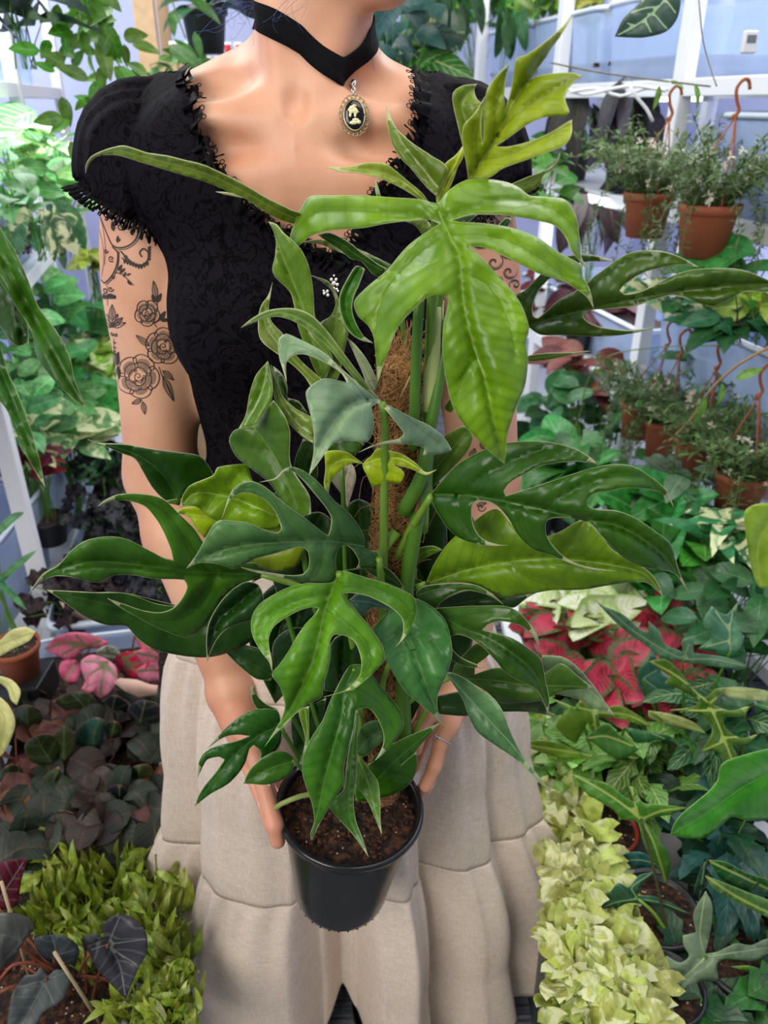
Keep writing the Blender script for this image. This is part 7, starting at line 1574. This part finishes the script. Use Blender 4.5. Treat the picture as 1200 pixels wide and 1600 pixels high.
# ---- pink-leaved plants and dark round-leaved plants, left tray
for lb, u, v, Y, leaves in (
  ('pink and green veined leaves, farthest left in the tray', 105, 1075, 1.20, [([(208, 642), (255, 590), (340, 563), (430, 573), (512, 610), (480, 636), (405, 642), (340, 690), (270, 675)], [(420, 640), (330, 610), (212, 640)], [[(400, 630), (360, 575)], [(400, 630), (480, 600)], [(380, 625), (290, 665)]], 'ec8298'), ([(290, 700), (350, 690), (380, 730), (360, 800), (300, 790), (275, 740)], [(360, 700), (310, 780)], [], 'd8607c')]),
  ('pink star-veined leaf in the middle of the tray', 150, 1100, 1.16, [([(378, 702), (430, 668), (500, 690), (545, 730), (548, 790), (515, 845), (470, 880), (430, 835), (395, 780)], [(505, 700), (480, 790), (468, 870)], [[(500, 705), (400, 700)], [(500, 710), (410, 770)], [(500, 710), (540, 770)]], 'f09ab0'), ([(430, 745), (480, 720), (470, 800), (420, 850), (380, 830)], [(470, 730), (400, 830)], [], 'de7890')]),
  ('bright red leaf plant near the skirt', 200, 1060, 1.2, [([(543, 682), (590, 655), (650, 663), (705, 700), (682, 742), (640, 782), (590, 772), (553, 730)], [(560, 672), (620, 710), (690, 700)], [[(580, 680), (600, 765)], [(600, 695), (655, 770)], [(590, 680), (640, 665)]], 'd02844'), ([(628, 578), (660, 590), (700, 630), (716, 650), (660, 640)], [(630, 582), (710, 645)], [], 'e0606c')]),
  ('pale pink leaf plant half hidden by the skirt', 232, 1060, 1.18, [([(632, 742), (680, 712), (740, 700), (745, 790), (690, 800), (655, 780)], [(740, 740), (640, 745)], [], 'e68a9c'), ([(625, 655), (680, 640), (740, 660), (740, 700), (680, 712)], [(735, 680), (630, 658)], [], 'e8909a')]),
  ('pale silver-pink leaf behind the red one', 168, 1040, 1.22, [([(445, 655), (485, 628), (535, 628), (565, 662), (545, 692), (490, 694)], [(560, 670), (450, 655)], [[(510, 662), (500, 632)]], 'b9cfc0')])):
    r = nplant(lb, u, v, Y, BZ+.05, 'rex begonia', 'veined_begonia')
    for (o_, m_, v_, c_) in leaves: nleaf(r, L7, o_, m_, v_, Y=(Y-.04, Y-.08), mat=pinkm, col=c_, root=(u, v+20, Y), petcol=brownstem, wave=.008)
DB = [(L7, [(58, 925), (115, 903), (185, 925), (198, 975), (160, 1012), (95, 1012)], [(130, 1010), (125, 905)], 1.02, 'dark round leaf at the left end of the tray'),
 (L7, [(345, 1062), (375, 1005), (445, 962), (492, 980), (482, 1060), (455, 1130), (400, 1135)], [(440, 1125), (440, 1040), (470, 970)], .97, 'dark blue-green round leaf in the middle of the tray'),
 (L7, [(115, 1095), (165, 1050), (240, 1043), (285, 1100), (240, 1180), (150, 1172)], [(240, 1170), (200, 1110), (170, 1055)], .93, 'wide dark round leaf left of the middle, beside the pink tips'),
 (L7, [(245, 885), (315, 850), (400, 845), (452, 890), (425, 950), (330, 942)], [(430, 940), (340, 855)], 1.05, 'dark leaf just below the pink star-veined leaf'),
 (L7, [(475, 892), (535, 858), (602, 900), (585, 952), (505, 955)], [(520, 955), (540, 862)], 1.05, 'black leaf below the pink paper label'),
 (L7, [(598, 925), (650, 885), (740, 900), (740, 1000), (645, 1012)], [(650, 1010), (680, 890)], 1.02, 'black leaf tucked against the skirt'),
 (L7, [(215, 1150), (240, 1060), (300, 1000), (352, 1050), (335, 1150), (250, 1195)], [(300, 1180), (300, 1010)], .94, 'olive-black pointed leaf in front of the wide one'),
 (L7, [(490, 1000), (540, 980), (570, 1010), (550, 1055), (500, 1060)], [(520, 1058), (540, 985)], .99, 'small dark leaf right of the blue-green one'),
 (L7, [(60, 800), (110, 765), (150, 780), (140, 820), (80, 825)], [(100, 822), (110, 768)], 1.15, 'brownish little leaf below the tray corner'),
 (L7, [(85, 850), (150, 820), (220, 850), (200, 880), (110, 885)], [(150, 884), (150, 824)], 1.12, 'mossy green leaf near the tray corner'),
 (L8, [(212, 250), (275, 200), (350, 215), (372, 280), (315, 332), (240, 322)], [(300, 330), (280, 205)], .84, 'olive round leaf at the front of the tray'),
 (L8, [(368, 255), (440, 240), (530, 265), (592, 330), (520, 375), (440, 332)], [(585, 330), (470, 290), (372, 258)], .84, 'black folded leaf with a pink edge at the tray front'),
 (L8, [(480, 160), (515, 88), (580, 85), (612, 160), (590, 240), (525, 242)], [(560, 240), (560, 90)], .88, 'teal and pink spotted leaf beside the skirt'),
 (L8, [(588, 70), (615, 0), (700, -15), (740, 90), (690, 162), (620, 145)], [(660, 155), (650, 0)], .92, 'dark leaf with a yellow star, beside the skirt'),
 (L8, [(168, 112), (215, 30), (275, -8), (288, 22), (245, 112), (200, 172)], [(205, 165), (275, 0)], .90, 'silvery upright folded leaf'),
 (L8, [(28, 182), (115, 140), (192, 200), (205, 282), (95, 262)], [(190, 270), (60, 190)], .86, 'black leaf with a pink upper edge, left of the front'),
 (L8, [(-40, 210), (20, 190), (45, 240), (20, 260), (-40, 280)], [(40, 250), (-30, 230)], .86, 'dark leaf at the left edge of the tray front'),
 (L8, [(0, 20), (60, -20), (110, 20), (90, 100), (10, 110)], [(100, 90), (20, 20)], .92, 'dark red-backed leaf at the left edge')]
for i, (tr, o_, m_, Y, lb) in enumerate(DB):
    x, y, k = tr; u, v = x+m_[0][0]*k, y+m_[0][1]*k
    r = nplant(lb, u, v+20, Y+.02, BZ+.05, 'begonia', 'dark_begonia')
    nleaf(r, tr, o_, m_, [], Y=(Y, Y-.01), mat=darkbeg, col=('36432a', '2f544c', '344424', '2a3a22', '24262e', '202229', '4a5430')[i % 7], root=(u+6, v+34, Y+.02), petcol=brownstem, wave=.012, droop=-.02, fold=-.006)
for i, (u, v, Y) in enumerate(((40, 1120, 1.1), (90, 1135, 1.06), (140, 1150, 1.02), (190, 1140, 1.04), (235, 1150, 1.0), (40, 1190, .98), (100, 1210, .95), (160, 1200, .96), (215, 1215, .94), (30, 1250, .90), (90, 1270, .88), (150, 1275, .87), (210, 1280, .86), (245, 1240, .9), (40, 1300, .85), (120, 1120, 1.12), (200, 1100, 1.12))):
    bgp(('dark begonia filling the back left of the tray', 'dark begonia behind the wide round leaf', 'dark begonia in the tray centre', 'dark begonia under the pink paper label', 'dark begonia against the skirt, upper one', 'dark begonia at the left edge, middle of the tray', 'rusty dark begonia beside the wide round leaf', 'dark begonia below the blue-green round leaf', 'dark begonia left of the star-marked leaf', 'dark begonia at the left edge near the tray front', 'dark begonia behind the pink-edged front leaf', 'rusty begonia behind the olive front leaf', 'dark begonia behind the black folded leaf', 'dark begonia against the skirt, lower one', 'dark begonia in the front left corner', 'dark begonia just under the pink leaves', 'dark begonia beneath the bright red leaf')[i], u, v, Y, BZ+.05, kind='dark', col=('2a3424', '6a3a30', '2c3826', '3c2e28')[i % 4], n=12, L=.062, W=.056, spread=.05, shape='round', pot=None, cat='begonia', name='dark_begonia', stemcol='7a4030', face=.5, curl=1.2, style='bush')
for pts, lb in (([(530, 797), (560, 778), (640, 785), (705, 808), (740, 812), (735, 855), (650, 867), (590, 842)], 'torn pink paper label lying among the dark leaves'), ([(278, 418), (330, 440), (400, 470), (441, 517), (380, 502), (310, 472)], 'pink paper label leaning in the tray of maroon-black leaves')):
    q = [(L7[0]+x/3, L7[1]+y/3) for x, y in pts]; m = MB(); Y_ = 1.08 if pts[0][0] > 400 else 1.34
    m.add([P(u, v, Y_+(v-1050)*-.0004) for u, v in q], [tuple(range(len(q)))]); tag(m.build('paper_label', stem_m('f0c4b4'), solid=.0006), lb, 'label')
# cream leaves at the left edge
r = nplant('cream-yellow leaved plant cut by the left edge', -40, 1110, .9, BZ)
for o_, m_ in (([(-80, 640), (0, 600), (55, 552), (120, 538), (168, 560), (140, 602), (60, 642), (0, 676), (-80, 700)], [(-70, 660), (30, 610), (160, 562)]), ([(-60, 760), (0, 768), (60, 790), (97, 840), (80, 905), (52, 882), (35, 832), (0, 802), (-60, 790)], [(-50, 775), (40, 805), (78, 895)]), ([(-80, 850), (0, 868), (50, 920), (72, 990), (52, 1062), (22, 1122), (-10, 1160), (-80, 1100)], [(-60, 870), (20, 960), (0, 1150)])):
    nleaf(r, L7, o_, m_, [], Y=(.86, .84), mat=creamm, col='e2e39c', root=(-60, 1150, .9))
# ---- grey toothed begonias in the bottom left corner
GB = [('grey toothed-leaf begonia, lowest in the bottom left corner', [([(30, 1230), (45, 1120), (60, 1050), (95, 1000), (120, 970), (160, 965), (190, 930), (225, 975), (262, 945), (305, 950), (332, 1000), (290, 1090), (200, 1150), (160, 1230)], [(215, 990), (170, 1080), (100, 1200)], [[(215, 990), (300, 960)], [(215, 990), (80, 1030)], [(210, 1000), (250, 1100)]], '5c6462', .545)]),
 ('grey toothed-leaf begonia cut by the left edge', [([(-40, 680), (60, 678), (130, 700), (157, 750), (105, 820), (90, 850), (60, 890), (0, 950), (-40, 940)], [(100, 815), (20, 780), (-35, 800)], [[(100, 815), (60, 690)], [(100, 815), (20, 900)]], '6a6c66', .57)]),
 ('blue-grey begonia leaf behind the bamboo stick', [([(158, 795), (240, 780), (330, 800), (372, 850), (352, 932), (300, 905), (280, 950), (220, 905), (172, 850)], [(250, 900), (260, 840), (240, 785)], [[(252, 880), (350, 850)]], '4c585e', .59)]),
 ('large purple-grey begonia leaf, right of the bamboo stick', [([(408, 832), (495, 800), (478, 742), (540, 690), (620, 700), (680, 762), (692, 850), (645, 950), (590, 1082), (520, 1012), (450, 932)], [(505, 825), (560, 920), (590, 1075)], [[(505, 825), (560, 700)], [(505, 825), (680, 800)], [(505, 825), (430, 850)], [(510, 835), (640, 920)]], '3a3840', .57), ([(380, 800), (450, 775), (490, 800), (420, 830), (400, 870)], [(400, 860), (480, 790)], [], '5c646a', .60)]),
 ('dark red begonia leaf at the left edge', [([(-30, 470), (60, 428), (130, 425), (100, 530), (80, 642), (20, 662), (-30, 640)], [(-20, 640), (110, 440)], [], '5a1420', .66)]),
 ('deep red begonia leaf under the bamboo stick', [([(318, 1060), (400, 1008), (505, 1018), (515, 1120), (420, 1175), (330, 1152)], [(500, 1050), (340, 1120)], [], '5c1218', .62), ([(-30, 950), (90, 898), (60, 1040), (-30, 1185)], [(80, 910), (-20, 1100)], [], '5a1420', .62)])]
for i, (lb, lv) in enumerate(GB):
    x, y = lv[0][1][0]; u, v = x/3, 1200+y/3; r = nplant(lb, 120+8*i, 1610, .62, BZ+.03, 'begonia', 'grey_begonia')
    for (o_, m_, v_, c_, Y) in lv: nleaf(r, L8, o_, m_, v_, Y=(Y, Y-.02), mat=greybeg, col=c_, root=(100+12*i, 1600, .60), petcol=brownstem, sr=.0018, wave=.012)
r = nplant('bare orange-brown begonia stems in the bottom left corner', 120, 1620, .6, BZ+.03, 'stems', 'begonia_stems')
for pth in ([(33, 1477, .57), (60, 1500, .58), (83, 1514, .585), (120, 1560, .6)], [(0, 1530, .56), (20, 1508, .57), (60, 1505, .58), (80, 1518, .585)], [(0, 1550, .56), (24, 1540, .57), (60, 1560, .58)], [(140, 1490, .58), (122, 1525, .585), (170, 1532, .59), (200, 1575, .6), (218, 1605, .6)]):
    m = MB(); m.tube(catmull([P(*p) for p in pth], .008), .0022, 7); m.build('stem', brownstem, r)
bamboo = plain('bamboo_stick_wood', 'd8c098', .6, .3, .2, 40)
for (a, b_, lb) in (((85, 1488, .55), (160, 1604, .56), 'long thin bamboo stick among the grey begonias'), ((2, 1378, .62), (18, 1432, .62), 'short bamboo stick at the left edge')):
    a, b_ = P(*a), P(*b_); d = b_-a; b2 = a+d*((BZ+.02-a.z)/d.z) if d.z < 0 else b_; m = MB(); m.tube([a, a.lerp(b2, .3), a.lerp(b2, .305), b2], [.0021, .0021, .0021, .0021], 8); tag(m.build('bamboo_stick', bamboo), lb, 'stick')
# ---- small lime spear-leaved plants
LS = [(60, 1350, .80), (120, 1360, .79), (180, 1365, .79), (230, 1370, .78), (90, 1400, .75), (150, 1410, .75), (210, 1415, .74), (255, 1420, .75), (60, 1430, .72), (130, 1450, .72), (240, 1470, .71), (190, 1455, .71), (248, 1520, .68), (225, 1560, .66), (258, 1580, .66), (200, 1600, .64), (160, 1480, .70), (268, 1500, .70), (275, 1560, .67), (262, 1600, .64)]
LN_ = ['lime spear-leaved plant at the back left of its tray', 'lime spear-leaved plant at the back of its tray, below the olive round leaf', 'yellow-green spear-leaved plant below the black folded leaf', 'lime spear-leaved plant at the back right, touching the skirt', 'spotted lime plant second row, leftmost', 'bright spotted lime plant in the middle of its tray', 'lime plant behind the purple-grey begonia leaf', 'lime plant against the skirt, second row', 'lime plant next to the dark red begonia leaf', 'lime plant above the blue-grey begonia leaf', 'lime plant right of the purple-grey begonia leaf', 'lime plant just above the purple-grey begonia leaf', 'lime plant against the skirt, lower down', 'olive lime plant below the purple-grey leaf', 'lime plant beside the skirt hem', 'olive plant at the bottom edge left of the skirt', 'lime plant behind the bamboo stick', 'lime plant half under the skirt, upper one', 'lime plant half under the skirt, middle one', 'lime plant half under the skirt, lowest one']
for i, (u, v, Y) in enumerate(LS):
    bgp(LN_[i], u, v, Y, BZ+.03, kind='mottle', col=('8fa028', 'a5b23c', '7a8f22')[i % 3], n=34, L=.042, W=.012, spread=.042, shape='lance', pot=None, name='spear_leaved_plant', style='upright' if i % 3 else 'bush', curl=.9, stemcol='8a9a3c', face=.6)
# ---- floor plants seen under the hem
